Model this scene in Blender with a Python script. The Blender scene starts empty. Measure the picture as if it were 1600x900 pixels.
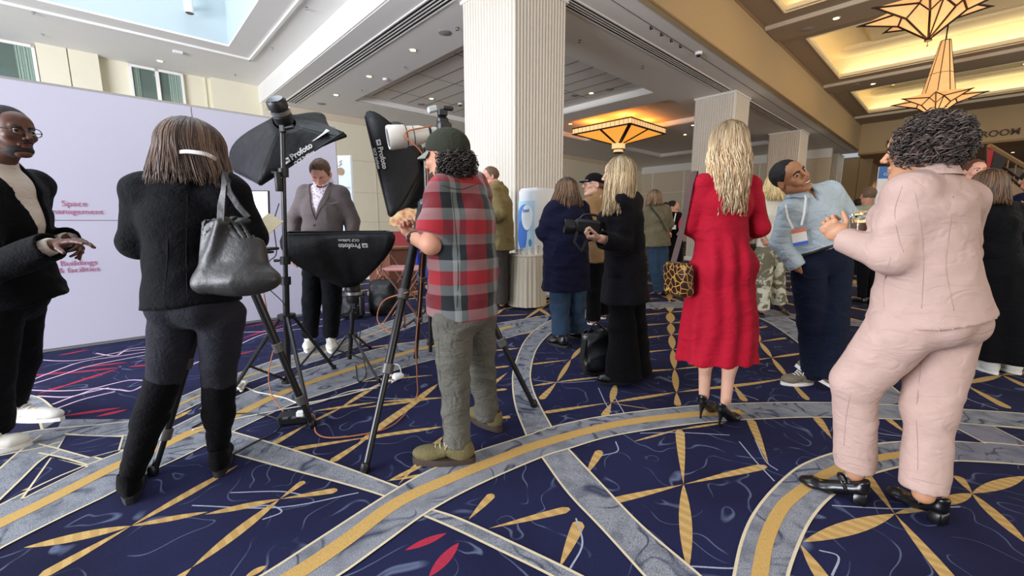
import bpy, math, random
import numpy as np
from mathutils import Vector, Matrix, noise as mnoise
random.seed(7)
SC = bpy.context.scene
COL = SC.collection

# ------------------------------------------------------------------ camera
F = 651.0; PITCH = math.atan(102/F); CH = 1.22
cp, sp = math.cos(PITCH), math.sin(PITCH)
cam_d = bpy.data.cameras.new('camera'); cam = bpy.data.objects.new('camera', cam_d); COL.objects.link(cam)
cam_d.sensor_width = 36; cam_d.lens = 36*F/1600; cam_d.clip_start = .05; cam_d.clip_end = 200
cam.location = (0, 0, CH); cam.rotation_euler = (math.pi/2-PITCH, 0, 0)
SC.camera = cam
vs = SC.view_settings
vs.view_transform = 'Standard'; vs.look = 'None'; vs.gamma = 1; vs.use_curve_mapping = False
vs.exposure = 0.2

AD = math.radians(46.72); sa, ca = math.sin(AD), math.cos(AD)
def W(a, b, z=0): return Vector((a*sa-b*ca, a*ca+b*sa, z))       # room axes -> world
def ray(x, y):
    u = (x-800)/F; v = (450-y)/F
    return Vector((u, cp+v*sp, v*cp-sp))
def gp(x, y, z=0.0):
    r = ray(x, y); t = (z-CH)/r.z
    return Vector((r.x*t, r.y*t, z))
def pp(x, y, Y):
    r = ray(x, y); t = Y/r.y
    return Vector((r.x*t, Y, CH+r.z*t))

def lin(c):
    if isinstance(c, str):
        c = [int(c[i:i+2], 16)/255 for i in (0, 2, 4)]
    return tuple(((x/12.92) if x <= .04045 else ((x+.055)/1.055)**2.4) for x in c)+(1.0,)

# ------------------------------------------------------------------ world and big lights
world = bpy.data.worlds.new('world'); SC.world = world; world.use_nodes = True
wb = world.node_tree.nodes['Background']; wb.inputs[0].default_value = lin('dfe8f2'); wb.inputs[1].default_value = .48

def area(name, loc, target, sx, sy, power, color, spread=180):
    l = bpy.data.lights.new(name, 'AREA'); l.shape = 'RECTANGLE'; l.size = sx; l.size_y = sy; l.energy = power; l.color = lin(color)[:3]
    l.spread = math.radians(spread)
    o = bpy.data.objects.new(name, l); COL.objects.link(o); o.location = loc
    d = Vector(target)-Vector(loc); o.rotation_euler = d.to_track_quat('-Z', 'Y').to_euler()
    return o
def point(name, loc, power, color, r=.1):
    l = bpy.data.lights.new(name, 'POINT'); l.energy = power; l.color = lin(color)[:3]; l.shadow_soft_size = r
    o = bpy.data.objects.new(name, l); COL.objects.link(o); o.location = loc; return o
def spot(name, loc, power, color, angle=100, r=.05):
    l = bpy.data.lights.new(name, 'SPOT'); l.energy = power; l.color = lin(color)[:3]; l.spot_size = math.radians(angle); l.spot_blend = .6; l.shadow_soft_size = r
    o = bpy.data.objects.new(name, l); COL.objects.link(o); o.location = loc; return o
# daylight falling through the atrium skylight, then area lights out of view
area('skylight_daylight', W(-2.2, 7.5, 10.6), W(-.6, 7.5, 0), 9.5, 11, 1250, 'eaf3ff')
area('ceiling_fill_left', W(-9.5, 5, 2.0), W(3, 9, 5.2), 9, 3.6, 2500, 'f2f5ff')  # added fill behind the camera, set low and aimed up to brighten the ceilings
area('ceiling_fill_right', W(4, -7.5, 2.2), W(8, 6, 6.6), 9, 3.0, 330, 'fff2e2')  # added warm uplight, no lamp there, lifts the ceilings from behind right
area('hall_area_light', W(17, -7, 4.0), W(17, 3, 5.0), 14, 3, 300, 'fff0dc')  # wide warm area light out of view, facing across the ballroom

# ------------------------------------------------------------------ materials
MATS = {}
def mat(name, col, rough=.6, metal=0.0, emit=None, es=1.0, n=None, nscale=40, ncol=.12, bump=0.0, bscale=None, crease=0.0, spec=.5, sheen=0, trans=0, alpha=1, attr=None, coat=0):
    if name in MATS: return MATS[name]
    m = bpy.data.materials.new(name); m.use_nodes = True; nt = m.node_tree; N = nt.nodes; L = nt.links
    p = N['Principled BSDF']; c = lin(col)
    p.inputs['Base Color'].default_value = c; p.inputs['Roughness'].default_value = rough; p.inputs['Metallic'].default_value = metal
    p.inputs['Specular IOR Level'].default_value = spec
    p.inputs['Sheen Weight'].default_value = sheen; p.inputs['Transmission Weight'].default_value = trans; p.inputs['Alpha'].default_value = alpha
    p.inputs['Coat Weight'].default_value = coat
    if emit: p.inputs['Emission Color'].default_value = lin(emit); p.inputs['Emission Strength'].default_value = es
    tc = N.new('ShaderNodeTexCoord')
    if ncol and not trans:
        t = N.new('ShaderNodeTexNoise'); t.inputs['Scale'].default_value = nscale; t.inputs['Detail'].default_value = 3
        L.new(tc.outputs['Object'], t.inputs['Vector'])
        mx = N.new('ShaderNodeMix'); mx.data_type = 'RGBA'
        L.new(t.outputs['Fac'], mx.inputs[0])
        mx.inputs[6].default_value = tuple(x*(1-ncol) for x in c[:3])+(1,); mx.inputs[7].default_value = tuple(min(1, x*(1+ncol)) for x in c[:3])+(1,)
        out = mx.outputs[2]
        if attr:
            at = N.new('ShaderNodeAttribute'); at.attribute_name = attr
            m2 = N.new('ShaderNodeMix'); m2.data_type = 'RGBA'; m2.blend_type = 'MULTIPLY'; m2.inputs[0].default_value = 1
            L.new(out, m2.inputs[6]); L.new(at.outputs['Color'], m2.inputs[7]); out = m2.outputs[2]
        L.new(out, p.inputs['Base Color'])
    if bump:
        t2 = N.new('ShaderNodeTexNoise'); t2.inputs['Scale'].default_value = bscale or nscale; t2.inputs['Detail'].default_value = 4
        L.new(tc.outputs['Object'], t2.inputs['Vector'])
        b = N.new('ShaderNodeBump'); b.inputs['Strength'].default_value = bump; b.inputs['Distance'].default_value = .02
        L.new(t2.outputs['Fac'], b.inputs['Height']); L.new(b.outputs['Normal'], p.inputs['Normal'])
        if crease:      # soft cloth creases: ridges of a stretched noise
            mp = N.new('ShaderNodeMapping'); mp.inputs['Scale'].default_value = (7, 7, 13); mp.inputs['Rotation'].default_value = (.3, .5, .2); L.new(tc.outputs['Object'], mp.inputs[0])
            t3 = N.new('ShaderNodeTexNoise'); t3.inputs['Scale'].default_value = 1; t3.inputs['Detail'].default_value = 2; t3.inputs['Distortion'].default_value = .8; L.new(mp.outputs[0], t3.inputs['Vector'])
            s3 = N.new('ShaderNodeMath'); s3.operation = 'SUBTRACT'; s3.inputs[1].default_value = .5; L.new(t3.outputs['Fac'], s3.inputs[0])
            a3 = N.new('ShaderNodeMath'); a3.operation = 'ABSOLUTE'; L.new(s3.outputs[0], a3.inputs[0])
            r3 = N.new('ShaderNodeMapRange'); r3.interpolation_type = 'SMOOTHSTEP'; r3.inputs[1].default_value = 0; r3.inputs[2].default_value = .13; L.new(a3.outputs[0], r3.inputs[0])
            b3 = N.new('ShaderNodeBump'); b3.inputs['Strength'].default_value = crease; b3.inputs['Distance'].default_value = .012; L.new(r3.outputs[0], b3.inputs['Height']); L.new(b.outputs['Normal'], b3.inputs['Normal']); L.new(b3.outputs['Normal'], p.inputs['Normal'])
    MATS[name] = m
    return m
def nodes(m): return m.node_tree.nodes, m.node_tree.links, m.node_tree.nodes['Principled BSDF']

# ------------------------------------------------------------------ mesh helpers
class MB:
    """collects geometry in world coordinates; build() links it as one mesh object"""
    def __init__(s): s.v = []; s.f = []; s.m = []; s.cols = None
    def add(s, vs, fs, mi=0):
        o = len(s.v); s.v += [tuple(v) for v in vs]; s.f += [tuple(i+o for i in f) for f in fs]; s.m += [mi]*len(fs); return s
    def box(s, c, size, R=None, mi=0, bev=0):
        x, y, z = [d/2 for d in size]; c = Vector(c)
        if bev:
            b = min(bev, x*.9, y*.9, z*.9); vs = []; idx = {}
            for sx in (-1, 1):
                for sy in (-1, 1):
                    for sz in (-1, 1):
                        for ax in range(3):
                            p = [sx*(x-b), sy*(y-b), sz*(z-b)]; p[ax] = (sx*x, sy*y, sz*z)[ax]
                            idx[(sx, sy, sz, ax)] = len(vs); vs.append(Vector(p))
            fs = []
            for ax in range(3):
                o1, o2 = [i for i in range(3) if i != ax]
                for sg in (-1, 1):
                    q = []
                    for (p1, p2) in ((-1, -1), (1, -1), (1, 1), (-1, 1)):
                        k = [0, 0, 0]; k[ax] = sg; k[o1] = p1; k[o2] = p2; q.append(idx[(*k, ax)])
                    fs.append(q)
                    for sg2 in (-1, 1):   # edge between ax face and o1 face, running along o2
                        k1 = [0, 0, 0]; k1[ax] = sg; k1[o1] = sg2
                        if ax < o1:
                            a_ = list(k1); a_[o2] = -1; b_ = list(k1); b_[o2] = 1
                            fs.append([idx[(*a_, ax)], idx[(*b_, ax)], idx[(*b_, o1)], idx[(*a_, o1)]])
                        k1 = [0, 0, 0]; k1[ax] = sg; k1[o2] = sg2
                        if ax < o2:
                            a_ = list(k1); a_[o1] = -1; b_ = list(k1); b_[o1] = 1
                            fs.append([idx[(*a_, ax)], idx[(*b_, ax)], idx[(*b_, o2)], idx[(*a_, o2)]])
            for sx in (-1, 1):
                for sy in (-1, 1):
                    for sz in (-1, 1): fs.append([idx[(sx, sy, sz, i)] for i in range(3)])
        else:
            vs = [Vector((i*x, j*y, k*z)) for i in (-1, 1) for j in (-1, 1) for k in (-1, 1)]
            fs = [(0, 1, 3, 2), (4, 6, 7, 5), (0, 4, 5, 1), (2, 3, 7, 6), (0, 2, 6, 4), (1, 5, 7, 3)]
        if R is not None: vs = [R @ v for v in vs]
        return s.add([c+v for v in vs], fs, mi)
    def rbox(s, a0, a1, b0, b1, z0, z1, mi=0, bev=0):     # box in room axes
        return s.box(W((a0+a1)/2, (b0+b1)/2, (z0+z1)/2), (abs(a1-a0), abs(b1-b0), abs(z1-z0)), RR, mi, bev)
    def tube(s, pts, r, n=8, mi=0, cap=True, flat=None):
        pts = [Vector(p) for p in pts]; m = len(pts); rs = r if hasattr(r, '__len__') else [r]*m
        vs = []; up = None
        for i, p in enumerate(pts):
            t = (pts[min(i+1, m-1)]-pts[max(i-1, 0)])
            if t.length < 1e-9: t = Vector((0, 0, 1))
            t.normalize()
            if up is None:
                up = Vector((0, 0, 1)) if abs(t.z) < .9 else Vector((1, 0, 0))
                if flat is not None: up = Vector(flat)
            x = t.cross(up)
            if x.length < 1e-6: x = t.orthogonal()
            x.normalize(); up = x.cross(t).normalized()
            for k in range(n):
                a = 2*math.pi*k/n
                vs.append(p+(x*math.cos(a)+up*math.sin(a))*rs[i])
        fs = [(i*n+k, i*n+(k+1) % n, (i+1)*n+(k+1) % n, (i+1)*n+k) for i in range(m-1) for k in range(n)]
        if cap: fs += [tuple(range(n))[::-1], tuple((m-1)*n+k for k in range(n))]
        return s.add(vs, fs, mi)
    def lathe(s, c, prof, n=24, axis=(0, 0, 1), mi=0, sq=1.0, phase=0):
        ax = Vector(axis).normalized(); x = ax.orthogonal().normalized() if abs(ax.z) < .99 else Vector((1, 0, 0)); y = ax.cross(x)
        c = Vector(c); vs = []; m = len(prof)
        for (r, h) in prof:
            for k in range(n):
                a = 2*math.pi*k/n+phase
                vs.append(c+ax*h+(x*math.cos(a)+y*math.sin(a)*sq)*max(r, 1e-5))
        fs = [(i*n+k, i*n+(k+1) % n, (i+1)*n+(k+1) % n, (i+1)*n+k) for i in range(m-1) for k in range(n)]
        fs += [tuple(range(n))[::-1], tuple((m-1)*n+k for k in range(n))]
        return s.add(vs, fs, mi)
    def poly(s, pts, mi=0): return s.add(pts, [tuple(range(len(pts)))], mi)
    def build(s, name, mats, parent=None, smooth=None, origin=None):
        me = bpy.data.meshes.new(name)
        o_ = Vector(origin) if origin is not None else (parent_origin(parent) if parent else Vector((0, 0, 0)))
        me.from_pydata([tuple(Vector(v)-o_) for v in s.v], [], s.f)
        mats = mats if isinstance(mats, (list, tuple)) else [mats]
        for m in mats: me.materials.append(m)
        if len(mats) > 1: me.polygons.foreach_set('material_index', s.m)
        if s.cols is not None:
            at = me.color_attributes.new('tint', 'FLOAT_COLOR', 'POINT')
            at.data.foreach_set('color', np.array(s.cols, dtype=np.float32).ravel())
        if smooth is not None:
            me.polygons.foreach_set('use_smooth', [True]*len(s.f))
            if smooth < 180: me.set_sharp_from_angle(angle=math.radians(smooth))
        me.update()
        o = bpy.data.objects.new(name, me); COL.objects.link(o)
        if parent: o.parent = parent
        else: o.location = o_
        return o
RR = Matrix.Rotation(math.pi/2-AD, 3, 'Z')      # local x = room a axis, local y = room b axis
def parent_origin(p):
    o = Vector((0, 0, 0))
    while p is not None: o += p.location; p = p.parent
    return o
def tag(o, label=None, cat=None, group=None, kind=None):
    if label: o['label'] = label
    if cat: o['category'] = cat
    if group: o['group'] = group
    if kind: o['kind'] = kind
    return o
def thing(name, loc, label, cat, group=None):
    o = bpy.data.objects.new(name, None); COL.objects.link(o); o.location = loc; o.empty_display_size = .1
    return tag(o, label, cat, group)
def struct(name, mb, mats, parent=None, smooth=None):
    o = mb.build(name, mats, parent, smooth)
    if not parent: o['kind'] = 'structure'
    return o
def copy_tree(o, loc=None):
    r = o.copy(); COL.objects.link(r)
    if loc is not None: r.location = loc
    for ch in list(o.children):
        c = ch.copy(); COL.objects.link(c); c.parent = r
        for g in list(ch.children):
            d = g.copy(); COL.objects.link(d); d.parent = c
    return r
def catmull(pts, per=6):
    pts = [Vector(p) for p in pts]; out = []
    if len(pts) < 3:
        return [pts[0].lerp(pts[1], i/per) for i in range(per+1)]
    for i in range(len(pts)-1):
        p0 = pts[i-1] if i > 0 else pts[0]*2-pts[1]; p1 = pts[i]; p2 = pts[i+1]; p3 = pts[i+2] if i+2 < len(pts) else pts[-1]*2-pts[-2]
        for k in range(per):
            t = k/per
            out.append(.5*((2*p1)+(p2-p0)*t+(2*p0-5*p1+4*p2-p3)*t*t+(3*p1-p0-3*p2+p3)*t*t*t))
    out.append(pts[-1]); return out
def text_mesh(s, body, p0, xdir, ydir, size, mi=0, depth=.002, bold=0.0, font=None, align='LEFT', shear=0, width=None, space=1.0):
    """adds lettering lying in the plane (xdir, ydir) with its first baseline point at p0"""
    cu = bpy.data.curves.new('t', 'FONT'); cu.body = body; cu.size = size; cu.extrude = depth/2; cu.offset = bold*size; cu.align_x = align; cu.shear = shear; cu.space_character = space
    cu.resolution_u = 3
    ob = bpy.data.objects.new('t', cu); COL.objects.link(ob); bpy.context.view_layer.update()
    me = ob.to_mesh(); X = Vector(xdir).normalized(); Y = Vector(ydir).normalized(); Z = X.cross(Y)
    vs = [v.co.copy() for v in me.vertices]; k = 1
    if width and vs:
        w = max(v.x for v in vs)-min(v.x for v in vs); k = width/w
    s.add([Vector(p0)+X*v.x*k+Y*v.y*k+Z*v.z for v in vs], [tuple(p.vertices) for p in me.polygons], mi)
    ob.to_mesh_clear(); bpy.data.objects.remove(ob); bpy.data.curves.remove(cu)
    return s
# ================================================================== THE ROOM
M_ceil = mat('ceiling_paint', 'ebe9e4', .9, ncol=.02, nscale=2)
M_tile = mat('ceiling_tile', 'e8e3dc', .95, ncol=.05, nscale=60)
M_groove = mat('groove_dark', '6a645c', .9, ncol=.02)
M_cream = mat('cream_wall', 'e2dcc4', .9, ncol=.03, nscale=3)
M_wall = mat('sand_wall', 'd2c5ae', .9, ncol=.04, nscale=3)
M_tan = mat('tan_vinyl', 'c0aa84', .85, ncol=.08, nscale=30)
M_brown = mat('brown_soffit', 'a0917c', .9, ncol=.03, nscale=3)
M_cove = mat('cove_cream', 'efe3c0', .9, ncol=.02, nscale=3)
M_trim = mat('white_trim', 'ecebe6', .7, ncol=.02)
M_dark = mat('dark_slot', '17161a', .7, ncol=.02)
M_column = mat('column_paint', 'dfd8cb', .75, ncol=.02, nscale=4)
M_glass = mat('window_glass', '5a6a62', .08, ncol=.1, nscale=2, spec=.6)
M_curtain = mat('curtain_green', '8fa296', .9, ncol=.15, nscale=20)
M_wood = mat('panel_wood', 'd3b58a', .55, ncol=.12, nscale=6)
M_panelbrown = mat('brown_panel', '9a8058', .7, ncol=.05)

HS = 5.0; HA = 5.54; HR = 6.3
# ---- ceiling slabs
def holed(mb, a0, a1, b0, b1, z, holes, mi=0, t=.04):
    """flat slab with rectangular holes (a0,a1,b0,b1)"""
    As = sorted({a0, a1, *[h[0] for h in holes], *[h[1] for h in holes]}); Bs = sorted({b0, b1, *[h[2] for h in holes], *[h[3] for h in holes]})
    for i in range(len(As)-1):
        for j in range(len(Bs)-1):
            ma, mb_ = (As[i]+As[i+1])/2, (Bs[j]+Bs[j+1])/2
            if any(h[0] < ma < h[1] and h[2] < mb_ < h[3] for h in holes): continue
            mb.rbox(As[i], As[i+1], Bs[j], Bs[j+1], z, z+t, mi)
SKY = (-7.0, 2.52, 2.0, 12.93)
TR1 = (5.88, 11.94, 6.6, 13.5); TR2 = (12.95, 16.4, 6.6, 12.4); TR3 = (19.3, 23.6, 6.6, 12.4)
c = MB()
holed(c, -12, 3.84, -6, 16.2, HA, [SKY])
c.rbox(3.80, 3.88, -6, 16.2, HS+.01, HA+.3)                               # fascia of the lowered ceiling
holed(c, 3.84, 30, 4.1, 16.2, HS, [TR1, TR2, TR3])
for (a0, a1, b0, b1), h in ((TR1, .2), (TR2, .19), (TR3, .19)):
    c.rbox(a0, a1, b0-.04, b0, HS+.005, HS+h); c.rbox(a0, a1, b1, b1+.04, HS+.005, HS+h); c.rbox(a0-.04, a0, b0, b1, HS+.005, HS+h); c.rbox(a1, a1+.04, b0, b1, HS+.005, HS+h)
    c.rbox(a0, a1, b0, b1, HS+h, HS+h+.04, 1 if h > .195 else 0)
# tile joints of the big tray
a = TR1[0]+.5
while a < TR1[1]-.3:
    c.rbox(a-.012, a+.012, TR1[2]+.3, TR1[3]-.3, HS+.194, HS+.2, 2); a += .61
b = TR1[2]+.3
while b < TR1[3]:
    c.rbox(TR1[0]+.4, TR1[1]-.4, b-.006, b+.006, HS+.195, HS+.2, 2); b += 1.8
# moulding round the skylight
m0, m1, q0, q1 = -7.6, 3.06, 1.4, 13.5
c.rbox(m0, m1+.06, q1-.06, q1, HA-.05, HA+.005, 3); c.rbox(m1, m1+.06, q0, q1, HA-.05, HA+.005, 3)
struct('ceiling', c, [M_ceil, M_tile, M_groove, M_trim])
# skylight shaft with its rafters
s = MB(); S0, S1, S2, S3 = SKY; ZT = 9.6
s.rbox(S0, S1+.1, S3, S3+.1, HA+.04, ZT); s.rbox(S1, S1+.1, S2, S3, HA+.04, ZT); s.rbox(S0-.1, S0, S2, S3, HA+.04, ZT); s.rbox(S0, S1, S2-.1, S2, HA+.04, ZT)
for bb in (4.2, 6.4, 8.6, 10.8): s.rbox(S0, S1, bb-.14, bb+.14, ZT-.5, ZT)
for aa in (-4.6, -2.2, .2): s.rbox(aa-.09, aa+.09, S2, S3, ZT-.3, ZT)
s.rbox(-2.6, -.4, S3-.5, S3, 7.9, 8.3)
struct('trim_1', s, mat('skylight_white', 'b4c1c4', .8, ncol=.01))
# high ballroom ceiling with light coves
COF = [(7.9, 12.46), (14.6, 19.35), (21.6, 26.2)]
c = MB(); cb0, cb1 = -7.0, 3.5
holed(c, 3.88, 29.1, -9, 4.1, HR, [(a0, a1, cb0, cb1) for a0, a1 in COF])
for a0, a1 in COF:
    c.rbox(a0-.35, a1+.35, cb0-.35, cb1+.35, HR+.75, HR+.8, 1)
    for (x0, x1, y0, y1) in ((a0-.4, a0-.35, cb0-.35, cb1+.35), (a1+.35, a1+.4, cb0-.35, cb1+.35), (a0-.35, a1+.35, cb1+.35, cb1+.4), (a0-.35, a1+.35, cb0-.4, cb0-.35)):
        c.rbox(x0, x1, y0, y1, HR+.04, HR+.8, 1)
    # lip standing on the slab edge
    for (x0, x1, y0, y1) in ((a0-.03, a0, cb0, cb1), (a1, a1+.03, cb0, cb1), (a0, a1, cb1, cb1+.03)):
        c.rbox(x0, x1, y0, y1, HR-.02, HR+.14, 1)
    # stepped vault inside
    c.rbox(a0+.9, a1-.9, cb0+.9, cb1-.9, HR+.70, HR+.752, 1)
    c.rbox(a0+.02, a0+.9, cb0+.02, cb1-.1, HR+.62, HR+.752, 1)
    c.rbox(a1-.9, a1-.02, cb0+.02, cb1-.1, HR+.62, HR+.752, 1)
for a0 in (12.46, 19.35, 26.2):
    c.rbox(a0+.55, a0+1.6, -9, 4.08, HR-.09, HR-.002, 0)
    c.rbox(a0+.50, a0+.55, -9, 4.08, HR-.1, HR, 2)
struct('ceiling_ballroom', c, [M_brown, M_cove, M_wall])
for i, (a0, a1) in enumerate(COF):
    for k, (x, lx, ly) in enumerate(((a0-.17, .16, cb1-cb0), (a1+.17, .16, cb1-cb0))):
        o = area('cove_light', W(x, (cb0+cb1)/2, HR+.1), W(x, (cb0+cb1)/2, HR+1), lx, ly, 38, 'ffecc4')
        o.rotation_euler = Matrix.Rotation(math.pi/2-AD, 3, 'Z').to_euler(); o.rotation_euler.x = math.pi
        o.rotation_euler.z = -(AD)+math.pi/2
    o = area('cove_light', W((a0+a1)/2, cb1+.17, HR+.1), W((a0+a1)/2, cb1+.17, HR+1), a1-a0, .16, 24, 'ffecc4')
    o.rotation_euler.x = math.pi; o.rotation_euler.z = -AD+math.pi/2

# ---- walls
w = MB()
w.rbox(-12, 3.84, 16.1, 16.3, 0, HA); w.rbox(3.84, 27.4, 15.6, 15.8, 0, HS); w.rbox(3.80, 3.86, 15.6, 16.1, 0, HS)
w.rbox(-.95, -.43, 15.85, 16.1, 0, HA); w.rbox(-.41, .14, 15.85, 16.1, 0, HA); w.rbox(-.43, -.41, 15.95, 16.1, 0, HA)
w.rbox(2.55, 3.80, 15.9, 16.1, 0, HA); w.rbox(-6, -2.6, 15.85, 16.1, 0, HA); w.rbox(2.40, 2.44, 16.06, 16.1, 0, HA)
struct('wall_back', w, M_cream)
s = MB()
for z in (1.25, 2.35, 3.5): s.rbox(3.9, 27.2, 15.585, 15.6, z-.012, z+.012)
for aa in np.arange(4.6, 27, 2.9): s.rbox(aa-.012, aa+.012, 15.585, 15.6, 0, HS)
s.rbox(3.9, 27.2, 15.57, 15.6, 4.78, 5.0); 
struct('trim_2', s, M_wall)
def window(n, a0, a1, z0, z1):
    f = MB()
    for (x0, x1, y0, y1) in ((a0, a1, z1-.06, z1), (a0, a1, z0, z0+.06), (a0, a0+.06, z0, z1), (a1-.06, a1, z0, z1), ((a0+a1)/2-.04, (a0+a1)/2+.04, z0, z1)):
        f.rbox(x0, x1, 16.0, 16.1, y0, y1)
    o = struct(n, f, M_trim)
    g = MB(); g.rbox(a0+.05, a1-.05, 16.06, 16.08, z0+.05, z1-.05); g.build('pane', M_glass, o)
    k = MB()
    for x0, x1 in ((a0+.06, a0+.22), (a1-.34, a1-.06)):
        pts = [(x0+(x1-x0)*i/16, 16.05+.012*math.sin(i*2.4)) for i in range(17)]
        vs = [W(p, q, z0+.06) for p, q in pts]+[W(p, q, z1-.06) for p, q in pts]
        k.add(vs, [(i, i+1, 18+i, 17+i) for i in range(16)])
    k.build('curtain', M_curtain, o, 60)
window('window_1', .72, 1.9, 2.6, 5.5); window('window_2', -2.5, -.98, 2.6, 5.5)
w = MB(); w.rbox(27.2, 27.4, 4.9, 15.6, 0, HS); struct('wall_far', w, M_wall)
s = MB()
for bb in np.arange(6, 15.5, 2.2): s.rbox(27.18, 27.2, bb-.03, bb+.03, 0, HS)
s.rbox(27.1, 27.2, 4.9, 15.6, 4.55, HS); s.rbox(27.15, 27.2, 4.9, 15.6, 3.2, 3.23); s.rbox(27.15, 27.2, 4.9, 15.6, 1.6, 1.63)
struct('trim_3', s, M_trim)
# tan fascia between the low and the high ceiling, header wall with the ballroom name
w = MB(); w.rbox(3.88, 29.0, 4.1, 4.22, HS-.01, HR+.04); struct('wall_fascia', w, M_tan)
s = MB(); s.rbox(3.88, 29.0, 4.085, 4.1, HR-.07, HR); s.rbox(3.88, 29.0, 4.08, 4.1, HS-.01, HS+.03); struct('trim_4', s, M_panelbrown)
w = MB(); w.rbox(29.0, 29.3, -14, 4.1, 4.83, HR+.1); struct('wall_header', w, mat('header_vinyl', 'bca680', .85, ncol=.06, nscale=30))
s = MB(); s.rbox(28.98, 31, -14, 4.1, 4.74, 4.83); struct('trim_5', s, M_panelbrown)
# corridor beyond the header
w = MB(); w.rbox(31.2, 46, 4.1, 4.3, 0, 4.9); struct('wall_corridor', w, M_wood)
s = MB()
for aa in np.arange(32, 46, 1.6): s.rbox(aa-.02, aa+.02, 4.08, 4.1, 0, 4.9, 1)
s.rbox(31.2, 46, 3.98, 4.03, 2.75, 2.85, 0)
s.rbox(32.6, 32.8, 4.0, 4.1, 0, 2.4); s.rbox(34.6, 34.8, 4.0, 4.1, 0, 2.4); s.rbox(32.6, 34.8, 4.0, 4.1, 2.3, 2.45)
struct('trim_6', s, [M_cove, mat('seam_wood', 'a88a5e', .7)])
w = MB(); w.rbox(45, 45.3, -14, 4.3, 0, 4.9); struct('wall_end', w, M_wall)
w = MB(); w.rbox(31, 46, -14, 4.3, 4.9, 5.0); struct('ceiling_corridor', w, M_brown)
w = MB(); w.rbox(31.0, 31.2, 4.25, 5.0, 0, 4.9); w.rbox(31.0, 31.2, 3.7, 4.3, 0, 4.75); struct('wall_pier', w, M_panelbrown)

# ---- fluted columns
def column(a0, b0, L, top, name='column', Lb=None):
    Lb = Lb or L
    prof = []
    def side(p, d, n_, ln):
        k = int(round(ln/.072)); st = ln/k
        for i in range(k):
            for t, h in ((.12, 0), (.2, .014), (.35, .024), (.5, .027), (.65, .024), (.8, .014), (.88, 0)):
                q = (i+t)*st; prof.append((p[0]+d[0]*q+n_[0]*h, p[1]+d[1]*q+n_[1]*h))
    a1, b1 = a0+L, b0+Lb
    side((a0, b0), (1, 0), (0, -1), L); side((a1, b0), (0, 1), (1, 0), Lb); side((a1, b1), (-1, 0), (0, 1), L); side((a0, b1), (0, -1), (-1, 0), Lb)
    n = len(prof); m = MB()
    vs = [W(p, q, .12) for p, q in prof]+[W(p, q, top) for p, q in prof]
    m.add(vs, [(i, (i+1) % n, n+(i+1) % n, n+i) for i in range(n)])
    o = struct(name, m, M_column)
    k = MB(); k.rbox(a0-.05, a1+.05, b0-.05, b1+.05, 0, .14, bev=.02); k.build('plinth', M_trim, o)
    k = MB(); k.rbox(a0-.04, a1+.04, b0-.04, b1+.04, top-.06, top-.005); k.build('capital_strip', M_ceil, o)
    return o
column(4.79, 5.07, 1.25, HS); column(13.45, 4.86, 1.15, HS); column(20.9, 4.88, 1.15, HS); column(29.6, 5.0, 1.2, HS, Lb=3.4)

# ---- linear air slots, downlights, speakers, sprinklers
_tn = 9
def slot(a0, a1, b0, b1, along, label):
    t = MB(); t.rbox(a0, a1, b0, b1, HS-.013, HS-.006)
    global _tn; _tn += 1; o = t.build('trim_%d' % _tn, M_dark); o['kind'] = 'structure'
    k = MB()
    for i in range(1, 4):
        if along == 'b':
            x = a0+(a1-a0)*i/4; k.rbox(x-.012, x+.012, b0, b1, HS-.018, HS-.008)
        else:
            x = b0+(b1-b0)*i/4; k.rbox(a0, a1, x-.012, x+.012, HS-.018, HS-.008)
    if along == 'b': k.rbox(a0-.03, a0, b0, b1, HS-.018, HS); k.rbox(a1, a1+.03, b0, b1, HS-.018, HS)
    else: k.rbox(a0, a1, b0-.03, b0, HS-.018, HS); k.rbox(a0, a1, b1, b1+.03, HS-.018, HS)
    k.build('slat', M_ceil, o)
slot(4.32, 4.62, 5.2, 15.0, 'b', 'long dark linear air slot in the ceiling left of the near fluted column')
slot(5.85, 13.3, 4.96, 5.2, 'a', 'long dark linear air slot running from the near column to the second column')
slot(14.8, 20.8, 4.96, 5.2, 'a', 'short dark linear air slot between the second and third columns')
s = MB(); s.rbox(5.8, 29, 4.52, 4.535, HS-.004, HS+.001); struct('trim_7', s, M_groove)
M_lamp = mat('lamp_glow', 'ffd9a0', .5, emit='ffd08a', es=14, ncol=0)
M_ring = mat('lamp_ring', 'd8d2c6', .5, ncol=0)
def downlight(a, b, z, label, group, r=.085, lit=True, power=22, parent_light=True):
    p = W(a, b, z); t = thing('downlight', p, label, 'ceiling light', group)
    m = MB(); m.lathe(p, [(r*.72, -.002), (r*.78, -.012), (r, -.010), (r+.01, 0)], 20); m.build('trim_ring', M_ring, t, 40)
    m = MB(); m.lathe(p+Vector((0, 0, -.004)), [(r*.7, -.003), (r*.7, .001)], 16); m.build('lamp', M_lamp if lit else M_groove, t)
    if lit and power: spot('downlight_light', p+Vector((0, 0, -.05)), power, 'ffcf96', 120)
    return t
G1 = 'recessed downlights in the lowered ceiling'
for a, b, l in ((5.21, 8.73, 'lit recessed downlight nearest the top of the left air slot'), (5.24, 11.0, 'lit recessed downlight, middle of three beside the left air slot'),
             (5.22, 13.22, 'lit recessed downlight, farthest of three beside the left air slot')): downlight(a, b, HS, l, G1)
for a, b, l in ((7.9, 8.6, 'orange-lit downlight in the tiled ceiling tray left of the near column'), (7.9, 12.2, 'lit downlight in the tiled tray beside a round speaker, far left'),
                (11.2, 8.3, 'lit downlight in the tiled tray right of the near column')): downlight(a, b, HS+.2, l, G1, power=15)
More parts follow.
